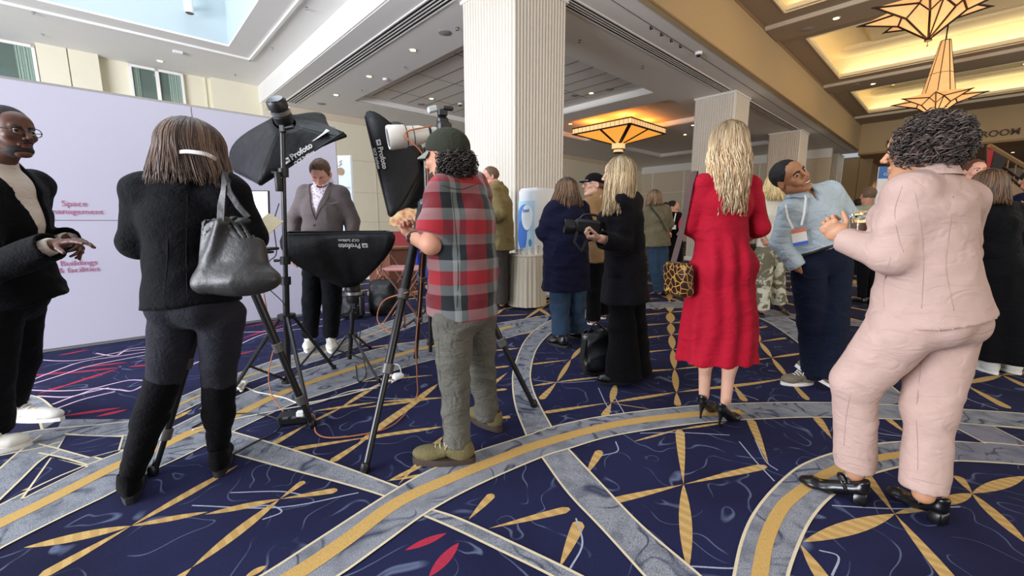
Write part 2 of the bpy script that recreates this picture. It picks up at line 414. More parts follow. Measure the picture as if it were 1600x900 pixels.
for a, b, z, l in ((13.25, 7.36, HS+.19, 'round downlight right of the glowing square pendant, nearest of three'), (16.9, 7.6, HS, 'round downlight just left of the second column top'), (17.3, 10.5, HS, 'small downlight behind the glowing square pendant'),
             (18.4, 8.6, HS, 'small downlight low behind the pendant, above the blonde woman'), (13.9, 11.3, HS+.19, 'tiny bright downlight above the left edge of the glowing pendant')): downlight(a, b, z, l, G1, power=8)
G2 = 'downlights in the ballroom ceiling'
for a, b, l in ((13.5, 2.66, 'downlight on the beam left of the star chandelier'), (20.6, 2.73, 'downlight on the second beam, over the curly-haired woman'), (20.4, -1.6, 'downlight on the second beam toward the right edge'), (27.2, 1.0, 'downlight on the farthest beam before the header wall')):
    downlight(a, b, HR-.09, l, G2, power=20)
for a, b, l in ((16.2, 2.2, 'downlight inside the cream cove left of the near star chandelier'), (22.9, 2.5, 'downlight inside the far cream cove, left one'), (24.6, 2.6, 'downlight inside the far cream cove, lower left'), (23.4, -1.2, 'downlight inside the far cove toward the right edge'), (25.0, -1.0, 'lower downlight inside the far cove toward the right edge')):
    downlight(a, b, HR+.7, l, G2, power=0)
G3 = 'downlights in the atrium ceiling'
for a, b, l in ((33.0, 1.8, 'downlight in the corridor ceiling just beyond the header wall'), (36.5, 2.6, 'small downlight farther down the corridor ceiling'), (35.0, -1.5, 'corridor downlight above the stair rail')): downlight(a, b, 4.9, l, G2, power=260)
downlight(1.35, 15.3, HA, 'warm-lit downlight above the curtained window in the atrium ceiling', G3, power=15)
def disc(name, a, b, z, r, mt, label, cat, group=None, h=.012):
    m = MB(); p = W(a, b, z); m.lathe(p, [(r*.9, -h), (r, -h*.6), (r, 0)], 24); o = m.build(name, mt, None, 40, origin=p); return tag(o, label, cat, group)
M_grille = mat('speaker_grille', '9a968e', .8, ncol=.1, nscale=300)
GS = 'round ceiling speakers'
for a, b, z, l in ((5.24, 7.54, HS, 'round grey ceiling speaker close to the near column'), (5.24, 14.5, HS, 'round grey ceiling speaker above the tall light stand'), (7.4, 9.0, HS+.2, 'round speaker in the tiled tray near the column left side'), (8.0, 13.0, HS+.2, 'round speaker in the far part of the tiled tray'),
                (11.0, 8.8, HS+.2, 'round speaker in tiled tray, upper left of its downlight'), (11.3, 7.7, HS+.2, 'round speaker in tiled tray, lower right of its downlight'), (13.7, 3.3, HR-.09, 'round speaker on the beam near the tan fascia'), (20.3, 3.2, HR-.09, 'round dark speaker on the second ballroom beam')):
    disc('ceiling_speaker', a, b, z, .13, M_grille, l, 'speaker', GS)
M_chrome = mat('chrome', 'c9c9cc', .25, 1, ncol=0)
def sprinkler(a, b, z, label):
    p = W(a, b, z); m = MB(); m.lathe(p, [(.012, -.05), (.035, -.048), (.035, -.044), (.01, -.04), (.01, -.012), (.04, -.008), (.045, 0)], 12)
    tag(m.build('sprinkler', M_chrome, None, 40, origin=p), label, 'sprinkler', 'ceiling sprinklers')
for a, b, z, l in ((-.76, 13.7, HA, 'small sprinkler head beside the skylight, far left'), (-.75, 15.1, HA, 'small sprinkler above the cream wall, far left'), (3.06, 15.18, HA, 'small sprinkler above the cream wall pier, right'), (3.31, 9.6, HA, 'small sprinkler near the skylight moulding at the top'), (3.34, 12.3, HA, 'small sprinkler between skylight and lowered fascia'),
                   (5.3, 7.2, HS, 'small sprinkler beside the near ceiling speaker'), (5.6, 9.8, HS, 'small sprinkler between two downlights left of the column'), (5.6, 12.3, HS, 'small sprinkler past the middle downlight'), (7.5, 5.9, HS, 'sprinkler right of the near column beside the air slot'), (9.8, 5.75, HS, 'sprinkler near the middle of the right air slot')):
    sprinkler(a, b, z, l)
p = W(5.64, 10.9, HS); m = MB(); m.lathe(p, [(.03, -.05), (.06, -.045), (.07, -.02), (.07, 0)], 16); tag(m.build('smoke_detector', M_trim, None, 40, origin=p), 'white smoke detector on the ceiling between the left downlights', 'smoke detector')
p = W(1.63, 14.16, HA); m = MB(); m.box(p+Vector((0, 0, -.03)), (.2, .12, .06), RR, bev=.01); tag(m.build('strobe_detector', M_trim, None, None, origin=p), 'white square alarm strobe on the atrium ceiling', 'alarm')
def dome(a, b, z, label):
    p = W(a, b, z); t = thing('dome_camera', p, label, 'security camera', 'dome security cameras')
    m = MB(); m.lathe(p, [(.05, -.06), (.075, -.05), (.08, 0)], 20); m.build('housing', M_trim, t, 40)
    m = MB(); m.lathe(p, [(.002, -.10), (.03, -.095), (.048, -.075), (.05, -.055)], 20); m.build('dome', M_dark, t, 40)
dome(9.95, 4.45, HS, 'white dome camera hanging under the ceiling beside the tan fascia'); dome(8.9, 12.0, HS+.2, 'small dark dome camera in the tiled tray above the softboxes')
# cable clips along the groove
for i in range(4):
    p = W(8.0+i*.42, 4.56, HS); m = MB(); m.box(p+Vector((0, 0, -.03)), (.03, .02, .06), RR); m.box(p+Vector((0, 0, -.055))+W(0, -.02, 0), (.03, .06, .015), RR)
    tag(m.build('ceiling_hook', M_dark, None, None, origin=p), 'small dark hook in the ceiling groove beside the tan fascia', 'hook', 'dark hooks in the ceiling groove')
# cylinder fixture in the skylight, and a spot lamp
def cyl(a, b, z, r, h, label):
    p = W(a, b, z); t = thing('cylinder_light', p, label, 'light', 'cylinder lights in the skylight')
    m = MB(); m.lathe(p, [(r, 0), (r, h), (r*.9, h+.01)], 24); m.build('housing', M_trim, t, 40)
    m = MB(); m.lathe(p, [(r*.8, -.01), (r*.85, .02)], 24); m.build('lens', M_groove, t)
    m = MB(); m.rbox(a-.03, a+.03, b, SKY[3]+.01, z+h*.4, z+h*.6); m.build('bracket', M_trim, t)
cyl(1.75, 12.6, 5.95, .09, .38, 'white cylinder wall light on the skylight shaft near its corner')
cyl(-.75, 12.2, 5.95, .2, .5, 'large white cylinder light at the top edge of the skylight')

# ---- ballroom name on the header wall
m = MB(); bl = 3.05; text_mesh(m, 'MARQUIS', W(28.97, 3.02, 5.02), W(0, -1, 0), (0, 0, 1), .33, depth=.03, bold=.012, width=1.95); text_mesh(m, 'BALLROOM', W(28.97, .66, 5.02), W(0, -1, 0), (0, 0, 1), .33, depth=.03, bold=.012, width=1.98)
o = m.build('ballroom_sign', mat('sign_bronze', '4a2a20', .5), None, None); tag(o, 'dark serif BALLROOM lettering mounted on the tan header wall', 'sign')
# ================================================================== THE CARPET
def carpet(name, c1, c2, scale=300, big=None, bigs=6, bigf=.5, stripes=None, swirl=None):
    m = bpy.data.materials.new(name); m.use_nodes = True; N, L, p = nodes(m)
    p.inputs['Roughness'].default_value = .95; p.inputs['Specular IOR Level'].default_value = .15
    tc = N.new('ShaderNodeTexCoord'); t = N.new('ShaderNodeTexNoise'); t.inputs['Scale'].default_value = scale; t.inputs['Detail'].default_value = 2
    L.new(tc.outputs['Object'], t.inputs['Vector'])
    r = N.new('ShaderNodeMapRange'); r.inputs[1].default_value = .3; r.inputs[2].default_value = .7; L.new(t.outputs['Fac'], r.inputs[0])
    mx = N.new('ShaderNodeMix'); mx.data_type = 'RGBA'; mx.inputs[6].default_value = lin(c1); mx.inputs[7].default_value = lin(c2); L.new(r.outputs[0], mx.inputs[0]); out = mx.outputs[2]
    if big:
        t2 = N.new('ShaderNodeTexNoise'); t2.inputs['Scale'].default_value = bigs; t2.inputs['Detail'].default_value = 3; L.new(tc.outputs['Object'], t2.inputs['Vector'])
        r2 = N.new('ShaderNodeMapRange'); r2.inputs[1].default_value = .45; r2.inputs[2].default_value = .68; r2.inputs[4].default_value = bigf; L.new(t2.outputs['Fac'], r2.inputs[0])
        m2 = N.new('ShaderNodeMix'); m2.data_type = 'RGBA'; L.new(r2.outputs[0], m2.inputs[0]); L.new(out, m2.inputs[6]); m2.inputs[7].default_value = lin(big); out = m2.outputs[2]
    if stripes:
        wv = N.new('ShaderNodeTexWave'); wv.inputs['Scale'].default_value = 9; wv.inputs['Distortion'].default_value = 1.5; wv.bands_direction = 'DIAGONAL'; L.new(tc.outputs['Object'], wv.inputs['Vector'])
        r3 = N.new('ShaderNodeMapRange'); r3.inputs[1].default_value = .35; r3.inputs[2].default_value = .6; r3.inputs[4].default_value = .55; L.new(wv.outputs['Fac'], r3.inputs[0])
        m3 = N.new('ShaderNodeMix'); m3.data_type = 'RGBA'; L.new(r3.outputs[0], m3.inputs[0]); L.new(out, m3.inputs[6]); m3.inputs[7].default_value = lin(stripes); out = m3.outputs[2]
    if swirl:   # thin scroll lines woven into the ground
        col, sc, wd, fac = swirl
        nn = N.new('ShaderNodeTexNoise'); nn.inputs['Scale'].default_value = 1.7; L.new(tc.outputs['Object'], nn.inputs['Vector'])
        va = N.new('ShaderNodeVectorMath'); va.operation = 'MULTIPLY_ADD'; va.inputs[1].default_value = (.9, .9, 0); L.new(nn.outputs['Color'], va.inputs[0]); L.new(tc.outputs['Object'], va.inputs[2])
        wv = N.new('ShaderNodeTexNoise'); wv.inputs['Scale'].default_value = sc; wv.inputs['Detail'].default_value = .6; L.new(va.outputs[0], wv.inputs['Vector'])
        s1 = N.new('ShaderNodeMath'); s1.operation = 'MULTIPLY'; s1.inputs[1].default_value = 5.0; L.new(wv.outputs['Fac'], s1.inputs[0])
        s2 = N.new('ShaderNodeMath'); s2.operation = 'FRACT'; L.new(s1.outputs[0], s2.inputs[0])
        s3 = N.new('ShaderNodeMath'); s3.operation = 'SUBTRACT'; s3.inputs[1].default_value = .5; L.new(s2.outputs[0], s3.inputs[0])
        s4 = N.new('ShaderNodeMath'); s4.operation = 'ABSOLUTE'; L.new(s3.outputs[0], s4.inputs[0])
        r4 = N.new('ShaderNodeMapRange'); r4.inputs[1].default_value = 0; r4.inputs[2].default_value = wd; r4.inputs[3].default_value = fac; r4.inputs[4].default_value = 0; L.new(s4.outputs[0], r4.inputs[0])
        # break lines up
        bn = N.new('ShaderNodeTexNoise'); bn.inputs['Scale'].default_value = 5; L.new(tc.outputs['Object'], bn.inputs['Vector'])
        rb = N.new('ShaderNodeMapRange'); rb.inputs[1].default_value = .42; rb.inputs[2].default_value = .55; L.new(bn.outputs['Fac'], rb.inputs[0])
        mu = N.new('ShaderNodeMath'); mu.operation = 'MULTIPLY'; L.new(r4.outputs[0], mu.inputs[0]); L.new(rb.outputs[0], mu.inputs[1])
        m4 = N.new('ShaderNodeMix'); m4.data_type = 'RGBA'; L.new(mu.outputs[0], m4.inputs[0]); L.new(out, m4.inputs[6]); m4.inputs[7].default_value = lin(col); out = m4.outputs[2]
    L.new(out, p.inputs['Base Color'])
    b = N.new('ShaderNodeBump'); b.inputs['Strength'].default_value = .35; b.inputs['Distance'].default_value = .004; L.new(t.outputs['Fac'], b.inputs['Height']); L.new(b.outputs['Normal'], p.inputs['Normal'])
    return m
C_navy = carpet('carpet_navy', '191a38', '292c4e', big='131129', bigs=1.3, bigf=.7, swirl=('6c7590', 3.3, .042, .8))
C_gold = carpet('carpet_gold', 'b8955a', 'd4b274', stripes='a9854c')
C_grey = carpet('carpet_grey_blue', '5c6068', 'a9abb0', scale=260, big='4f535e', bigs=9, bigf=.55, swirl=('262b48', 5.0, .16, .9))
C_cream = carpet('carpet_piping', 'cdbd98', 'e0d4b4')
C_red = carpet('carpet_red', '93223a', 'b93a4e')
C_pink = carpet('carpet_pink', 'c9a4bd', 'dcc2d2')
C_dark = carpet('carpet_dark', '15122c', '231c3a')
C_pale = carpet('carpet_pale_thread', '8b91a3', 'b3b8c6')
C_greyr = carpet('carpet_grey_brown', '6b6c78', '8f8d95', scale=260, big='54566a', bigs=9, bigf=.5, swirl=('2f2f4c', 5.5, .10, .8))
C_goldp = carpet('carpet_gold_plain', 'b48f50', 'd2ad6a')
fl = MB()
_zi = [0]
def zz(z):
    _zi[0] += 1
    return z+_zi[0]*1.2e-6
fl.rbox(-14, 48, -16, 16.2, -.06, 0, 0)
_z = [0.0004]
def strip(up, lo, mi, z, per=6, px=True):
    z = zz(z)
    A = catmull([gp(*p) if px else Vector(p) for p in up], per); B = catmull([gp(*p) if px else Vector(p) for p in lo], per)
    n = max(len(A), len(B))
    def rs(P):
        d = [0]
        for i in range(1, len(P)): d.append(d[-1]+(P[i]-P[i-1]).length)
        o = []
        for k in range(n):
            t = d[-1]*k/(n-1); j = 0
            while j < len(d)-2 and d[j+1] < t: j += 1
            o.append(P[j].lerp(P[j+1], (t-d[j])/max(1e-9, d[j+1]-d[j])))
        return o
    A = rs(A); B = rs(B)
    for P in (A, B):
        for q in P: q.z = z
    fl.add(A+B, [(i, i+1, n+i+1, n+i) for i in range(n-1)], mi)
    return A, B
def line(P, w, mi, z, taper=False):
    z = zz(z)
    n = len(P); L_, R_ = [], []
    for i in range(n):
        t = P[min(i+1, n-1)]-P[max(i-1, 0)]; nn = Vector((-t.y, t.x, 0))
        if nn.length < 1e-9: nn = Vector((1, 0, 0))
        nn.normalize(); ww = w/2
        if taper: ww *= max(.05, math.sin(math.pi*(i/(n-1)))**.6)
        a = P[i]+nn*ww; b = P[i]-nn*ww; a.z = b.z = z; L_.append(a); R_.append(b)
    fl.add(L_+R_, [(i, i+1, n+i+1, n+i) for i in range(n-1)], mi)
NAVY, GOLD, GREY, CREAM, RED, PINK, DARK, PALE, GREYR = range(9)
def band(up, lo, z, pipe=(1, 1), gold=None, gw=.055, mi=GREY, pw=.011):
    A, B = strip(up, lo, mi, z)
    if pipe[0]: line(A, pw, CREAM, z+.0006)
    if pipe[1]: line(B, pw, CREAM, z+.0006)
    if gold: line(catmull([gp(*p) for p in gold]), gw, 9, z+.0010)
def lens(p0, p1, w=.05, mi=GOLD, z=.0006, n=14, shape=0, bow=0, px=True):
    z = zz(z)
    a = gp(*p0) if px else Vector(p0); b = gp(*p1) if px else Vector(p1)
    d = b-a; nn = Vector((-d.y, d.x, 0)).normalized(); L_, R_ = [], []
    for i in range(n+1):
        t = i/n
        if shape == 0: s = math.sin(math.pi*t)**.8
        elif shape == 1: s = min(1, math.sin(math.pi*min(t/1.9, .5)))*(1 if t < .93 else (1-t)/.07*.6+.4)      # point at start, blunt end
        c_ = a+d*t+nn*bow*math.sin(math.pi*t)
        u = c_+nn*w/2*s; v = c_-nn*w/2*s; u.z = v.z = z; L_.append(u); R_.append(v)
    fl.add(L_+R_, [(i, i+1, n+2+i, n+1+i) for i in range(n)], mi)
# --- bands, traced where they lie on the floor
# long straight band at the left
band([(-60, 823), (0, 790), (97, 743), (193, 705), (263, 672), (345, 632), (437, 592), (520, 566), (600, 543), (680, 528), (770, 507), (860, 492)],
     [(-60, 893), (0, 858), (90, 812), (173, 772), (230, 740), (300, 707), (363, 675), (460, 631), (560, 598), (640, 572), (700, 556), (770, 535), (850, 512)], .0030, gold=[(-60, 850), (0, 819), (70, 785), (185, 727), (242, 703), (300, 676), (365, 651), (447, 612), (539, 580), (640, 550), (720, 530), (800, 510)], gw=.075)
# second straight band higher up
band([(240, 640), (330, 600), (420, 566), (500, 542), (600, 505), (680, 478)], [(262, 655), (350, 612), (440, 580), (520, 556), (610, 522), (690, 495)], .0016, pipe=(1, 1), gold=[(250, 647), (340, 606), (430, 573), (510, 549), (605, 513), (685, 486)], gw=.03)
# cross band towards the big arc
band([(363, 675), (428, 694), (520, 724), (623, 762), (660, 776)], [(300, 690), (377, 713), (450, 733), (540, 757), (602, 776), (640, 790)], .0020)
# the big arc with the gold centre line
band([(250, 985), (330, 942), (410, 900), (500, 842), (602, 776), (667, 738), (740, 708), (825, 681), (862, 668), (950, 650), (1083, 635), (1200, 630), (1300, 630), (1425, 635), (1500, 640), (1600, 647), (1700, 657)],
     [(370, 990), (450, 945), (530, 900), (600, 850), (670, 800), (750, 757), (847, 715), (888, 702), (967, 680), (1100, 661), (1200, 655), (1251, 653), (1300, 653), (1425, 657), (1500, 662), (1600, 671), (1700, 682)], .0040,
     gold=[(310, 985), (390, 940), (460, 900), (540, 846), (620, 787), (700, 750), (780, 718), (850, 693), (967, 663), (1087, 648), (1160, 645)], gw=.07)
# upright arc behind the tripod leg, the round one round the group
band([(862, 668), (843, 633), (832, 607), (829, 580), (840, 543), (866, 517), (905, 500), (960, 488), (1001, 483), (1040, 481), (1100, 483), (1150, 488), (1190, 499), (1223, 518), (1258, 544), (1310, 580), (1370, 640)],
     [(823, 682), (806, 637), (801, 600), (804, 572), (820, 533), (844, 510), (880, 493), (940, 480), (1001, 474), (1050, 472), (1110, 473), (1160, 477), (1200, 484), (1235, 500), (1275, 524), (1335, 560), (1420, 625)], .0024)
# branch running down to the bottom edge
band([(888, 702), (933, 750), (1000, 820), (1090, 897), (1160, 960)], [(847, 715), (887, 770), (940, 826), (1007, 900), (1070, 970)], .0026)
# thin double piped band
band([(672, 796), (720, 812), (810, 853), (903, 898), (980, 940)], [(640, 797), (700, 822), (780, 860), (867, 903), (930, 945)], .0022)
# right hand circle
band([(1140, 980), (1143, 930), (1148, 895), (1160, 843), (1180, 800), (1213, 760), (1252, 728), (1304, 708), (1364, 695), (1432, 690), (1540, 692), (1640, 702)],
     [(1225, 980), (1228, 930), (1232, 895), (1251, 843), (1270, 808), (1296, 779), (1330, 755), (1364, 741), (1428, 726), (1500, 721), (1600, 727), (1700, 740)], .0032,
     gold=[(1183, 980), (1184, 930), (1188, 893), (1198, 843), (1218, 800), (1243, 774), (1290, 742), (1345, 722), (1428, 708), (1480, 704)], gw=.05, mi=GREY)
# grey field at the right edge with navy darts
fl.poly([gp(*p, .0036) for p in ((1425, 636), (1500, 641), (1600, 648), (1720, 660), (1720, 745), (1600, 727), (1500, 721), (1420, 722), (1420, 691))], GREYR)
fl.poly([gp(*p, .0044) for p in ((1540, 694), (1500, 690), (1420, 690), (1420, 656), (1460, 656), (1500, 673))], NAVY)
line([gp(1420, 656), gp(1460, 656), gp(1500, 673), gp(1540, 694), gp(1500, 691), gp(1420, 690)], .010, CREAM, .0048)
fl.poly([gp(*p, .0044) for p in ((1549, 666), (1600, 669), (1700, 676), (1700, 730), (1600, 692))], NAVY)
line([gp(1700, 730), gp(1600, 692), gp(1549, 666), gp(1600, 669), gp(1700, 676)], .010, CREAM, .0048)
# far left interlaced bands
band([(-40, 690), (62, 672), (140, 665), (240, 655)], [(-40, 720), (62, 700), (100, 690), (200, 680)], .0014)
band([(-30, 640), (10, 618), (31, 616), (62, 622), (85, 640), (99, 652)], [(-30, 668), (0, 640), (22, 634), (45, 640), (60, 655), (66, 672)], .0016)
band([(101, 678), (190, 682), (262, 655)], [(90, 700), (190, 704), (250, 690)], .0012)
band([(101, 700), (66, 718), (30, 752), (-20, 800)], [(64, 680), (30, 706), (-10, 742), (-40, 775)], .0018)
band([(60, 694), (110, 706), (160, 718)], [(60, 708), (100, 716), (140, 728)], .0019)
fl.poly([gp(*p, .00105) for p in ((99, 655), (263, 655), (263, 680), (190, 705), (60, 712))], GREY)
for P in (((90, 702), (104, 680), (192, 683), (186, 704), (140, 716)), ((33, 782), (80, 716), (137, 730), (60, 768))):
    fl.poly([gp(*p, .0034) for p in P], NAVY); line([gp(*p) for p in P+(P[0],)], .010, CREAM, .0036)
# pink and red figures by the backdrop
for P in (((35, 600), (80, 582), (130, 565), (190, 556), (240, 548)), ((35, 605), (90, 588), (140, 572), (200, 560), (240, 553)), ((33, 609), (90, 611), (140, 608), (175, 600), (205, 594), (240, 596)),
          ((58, 619), (110, 620), (150, 608), (185, 609), (205, 611), (225, 602)), ((82, 632), (120, 618), (170, 606)), ((90, 638), (130, 624), (180, 612)), ((50, 561), (90, 564), (130, 562), (190, 550), (240, 545)), ((150, 552), (180, 556), (200, 546), (240, 541)),
          ((240, 600), (300, 570), (360, 545)), ((360, 545), (420, 520), (500, 510), (560, 490)), ((360, 520), (430, 516), (480, 500)), ((500, 500), (560, 478), (640, 462))):
    line(catmull([gp(*p) for p in P]), .017, PINK, .0010)
for a, b in (((85, 608), (185, 576)), ((90, 585), (190, 574)), ((98, 650), (190, 637)), ((150, 651), (200, 640)), ((90, 556), (140, 546)), ((110, 600), (60, 615)), ((200, 573), (240, 570)), ((375, 530), (450, 505)), ((380, 512), (450, 498)), ((340, 560), (400, 548)), ((560, 480), (620, 472)), ((20, 590), (120, 580)), ((120, 575), (200, 566))):
    lens(a, b, .045, RED, .0008)
lens((633, 860), (698, 833), .035, RED); lens((670, 902), (717, 848), .045, RED)
# --- gold lens figures (pointed leaves meeting at nodes)
for a, b, w, s in [
    ((1068, 757), (1062, 671), .05, 1), ((1068, 757), (1075, 893), .05, 0), ((1068, 757), (957, 783), .04, 1), ((1068, 757), (1197, 728), .045, 1),
    ((914, 745), (938, 704), .045, 1), ((732, 812), (770, 772), .04, 1), ((763, 826), (890, 795), .04, 1), ((873, 890), (906, 815), .05, 1), ((1060, 671), (990, 690), .018, 0), ((1062, 671), (1135, 660), .022, 0),
    ((1201, 725), (1172, 654), .05, 1), ((1300, 686), (1276, 652), .05, 1), ((1418, 679), (1385, 653), .04, 1),
    ((1398, 803), (1350, 738), .045, 1), ((1398, 803), (1255, 847), .065, 0), ((1398, 803), (1490, 912), .05, 1), ((1398, 803), (1470, 788), .03, 0), ((1519, 771), (1460, 790), .05, 0), ((1519, 771), (1496, 744), .04, 1), ((1519, 771), (1602, 744), .055, 0), ((1519, 771), (1606, 851), .05, 0), ((1250, 850), (1290, 910), .05, 1),
    ((1566, 586), (1504, 559), .05, 1), ((1566, 586), (1612, 580), .06, 0), ((1566, 586), (1620, 612), .05, 0), ((1566, 586), (1506, 600), .06, 0), ((1506, 600), (1576, 638), .06, 1), ((1506, 600), (1480, 606), .05, 1), ((1580, 560), (1640, 580), .06, 0),
    ((955, 630), (962, 600), .05, 0), ((955, 630), (944, 651), .05, 1), ((955, 629), (848, 645), .04, 1), ((955, 629), (1056, 613), .04, 0), ((1057, 613), (1200, 596), .04, 0), ((955, 630), (1020, 640), .01, 0),
    ((1046, 470), (1046, 455), .10, 0), ((1046, 470), (1047, 488), .12, 0), ((1047, 488), (1048, 505), .11, 0), ((1048, 505), (1049, 523), .085, 0), ((1049, 523), (1051, 546), .07, 0), ((1051, 546), (1054, 577), .06, 0), ((1054, 577), (1057, 613), .05, 0), ((1057, 613), (1059, 634), .045, 1),
    ((1187, 534), (1178, 516), .07, 0), ((1187, 534), (1206, 559), .05, 0), ((1206, 559), (1231, 591), .045, 0), ((1231, 591), (1262, 625), .045, 1), ((1147, 602), (1164, 627), .05, 1), ((1231, 591), (1120, 608), .035, 0), ((1231, 591), (1290, 583), .035, 0),
    ((1206, 559), (1100, 573), .04, 0), ((1206, 559), (1260, 551), .045, 0), ((1187, 534), (1228, 528), .045, 1), ((1187, 534), (1120, 543), .045, 0), ((1180, 513), (1200, 510), .05, 0), ((1054, 577), (968, 583), .04, 0), ((1054, 577), (1120, 570), .03, 0),
    ((909, 542), (925, 520), .045, 0), ((909, 542), (892, 562), .045, 0), ((892, 562), (870, 597), .04, 0), ((870, 597), (845, 624), .05, 1), ((870, 597), (832, 603), .03, 0), ((870, 597), (938, 589), .035, 0), ((892, 562), (832, 569), .035, 1), ((968, 600), (978, 585), .05, 0),
    ((1051, 546), (1000, 551), .04, 1), ((1051, 546), (1085, 543), .035, 0), ((1049, 523), (1000, 529), .05, 1), ((1049, 523), (1080, 520), .04, 0), ((1048, 505), (998, 509), .05, 1), ((1048, 505), (1080, 502), .05, 0), ((1047, 488), (996, 493), .05, 1), ((1047, 488), (1078, 485), .05, 0), ((1000, 468), (1030, 466), .05, 0),
    ((820, 521), (833, 518), .05, 0), ((818, 500), (862, 470), .06, 0), ((820, 478), (862, 474), .06, 0), ((820, 468), (858, 465), .06, 0), ((1001, 474), (1004, 460), .07, 0),
    ((773, 655), (797, 651), .04, 1), ((691, 666), (563, 686), .04, 1), ((684, 622), (560, 638), .035, 0), ((731, 615), (792, 608), .035, 1), ((677, 586), (560, 597), .035, 0), ((731, 580), (795, 572), .04, 1), ((770, 548), (812, 544), .045, 0), ((780, 526), (830, 520), .045, 0), ((773, 494), (826, 491), .045, 0), ((560, 545), (640, 535), .04, 0),
    ((727, 563), (684, 600), .045, 0), ((684, 600), (645, 628), .04, 0), ((645, 628), (560, 692), .05, 0), ((727, 563), (798, 516), .045, 0), ((798, 516), (840, 494), .045, 1), ((793, 582), (765, 604), .04, 1), ((766, 498), (790, 480), .045, 0), ((606, 752), (667, 724), .03, 0), ((645, 730), (692, 682), .045, 0),
    ((480, 663), (426, 694), .045, 1), ((480, 663), (533, 637), .03, 0), ((533, 637), (595, 598), .045, 0), ((577, 683), (457, 702), .04, 1), ((577, 683), (692, 667), .04, 0), ((577, 683), (517, 722), .045, 1), ((577, 683), (683, 603), .045, 0), ((487, 643), (590, 628), .035, 0), ((590, 628), (700, 621), .035, 0), ((603, 752), (668, 741), .025, 1), ((622, 758), (650, 726), .02, 1),
    ((437, 780), (527, 766), .04, 1), ((437, 780), (475, 752), .035, 1), ((437, 780), (320, 804), .04, 0), ((205, 822), (325, 800), .035, 0), ((205, 822), (37, 856), .055, 0), ((205, 822), (62, 902), .05, 1), ((205, 822), (372, 727), .045, 0), ((437, 780), (300, 887), .05, 0), ((300, 887), (265, 915), .04, 1), ((383, 902), (417, 884), .03, 0),
    ((99, 695), (140, 689), .035, 1), ((130, 710), (180, 691), .03, 0), ((62, 741), (88, 727), .03, 0), ((33, 767), (85, 753), .035, 0), ((262, 660), (300, 640), .04, 0), ((310, 640), (360, 615), .04, 0), ((455, 556), (510, 553), .04, 0), ((560, 490), (600, 486), .04, 0), ((380, 585), (450, 578), .035, 0), ((520, 565), (640, 548), .03, 0), ((585, 507), (680, 490), .05, 0), ((610, 470), (690, 462), .06, 0),
]:
    lens(a, b, w, GOLD, .0006, shape=s)
# pale woven threads beside the gold
for P in (((360, 770), (437, 768), (480, 775)), ((300, 790), (437, 793), (560, 770)), ((1000, 677), (1062, 676), (1140, 680)), ((1155, 690), (1180, 720), (1210, 752)), ((1180, 687), (1196, 720), (1215, 735)), ((1300, 790), (1400, 795), (1500, 792)), ((1480, 580), (1560, 583), (1600, 592)),
          ((1080, 885), (1130, 888), (1147, 888)), ((834, 594), (880, 598), (930, 595)), ((935, 606), (945, 628), (955, 645)), ((960, 620), (975, 645)), ((560, 620), (620, 623), (684, 622)), ((940, 712), (965, 705), (962, 690)), ((900, 590+220), (910, 850), (890, 890)), ((1485, 600), (1510, 622), (1560, 640)), ((1130, 590), (1147, 610), (1185, 625)), ((380, 795), (420, 790), (440, 800), (410, 812)),
          ((1280, 760+100), (1310, 870), (1300, 900)), ((1330, 650+10), (1370, 676), (1410, 682))):
    line(catmull([gp(*p) for p in P]), .007, PALE, .0005)
# woven repeats farther off to the right and beyond
rnd = random.Random(3)
def inside_known(q):
    y = q.y; return y < 5.2 and not (q.x > 4.3)
for ia in range(-3, 40):
    for ib in range(-14, 22):
        aa = 2.9+ia*.85+.3*(ib % 2); bb = 1.3+ib*.75; q = W(aa, bb, 0)
        if inside_known(q) or q.y < .3 or bb > 15 or (q.x < -.5 and q.y < 7): continue
        k = (ia//3+ib//4) % 4
        for dv in ((1.0, .12), (.35, .62)):
            e = W(aa+dv[0]*.95, bb+dv[1]*.95, 0); lens(tuple(q), tuple(e), .075, GOLD, .0006, px=False, n=8)
        if (ia*7+ib*3) % 11 == 0:
            line(catmull([W(aa-.6, bb-1, 0), W(aa+.4, bb, 0), W(aa+.2, bb+1.2, 0)]), .3, GREYR if ia > 3 else GREY, .0012)
for k in range(7):
    for r_ in (1.15, ):
        cc = W(7.5+k*3.6, 1.2+(k % 2)*2.4-.6*k, 0); P = [cc+Vector((math.cos(t)*r_, math.sin(t)*r_, 0)) for t in np.linspace(0, 2*math.pi, 40)]
        line(P, .30, GREYR, .0016); line([cc+(p-cc)*1.13 for p in P], .014, CREAM, .002); line([cc+(p-cc)*.87 for p in P], .014, CREAM, .002)
struct('floor', fl, [C_navy, C_gold, C_grey, C_cream, C_red, C_pink, C_dark, C_pale, C_greyr, C_goldp])
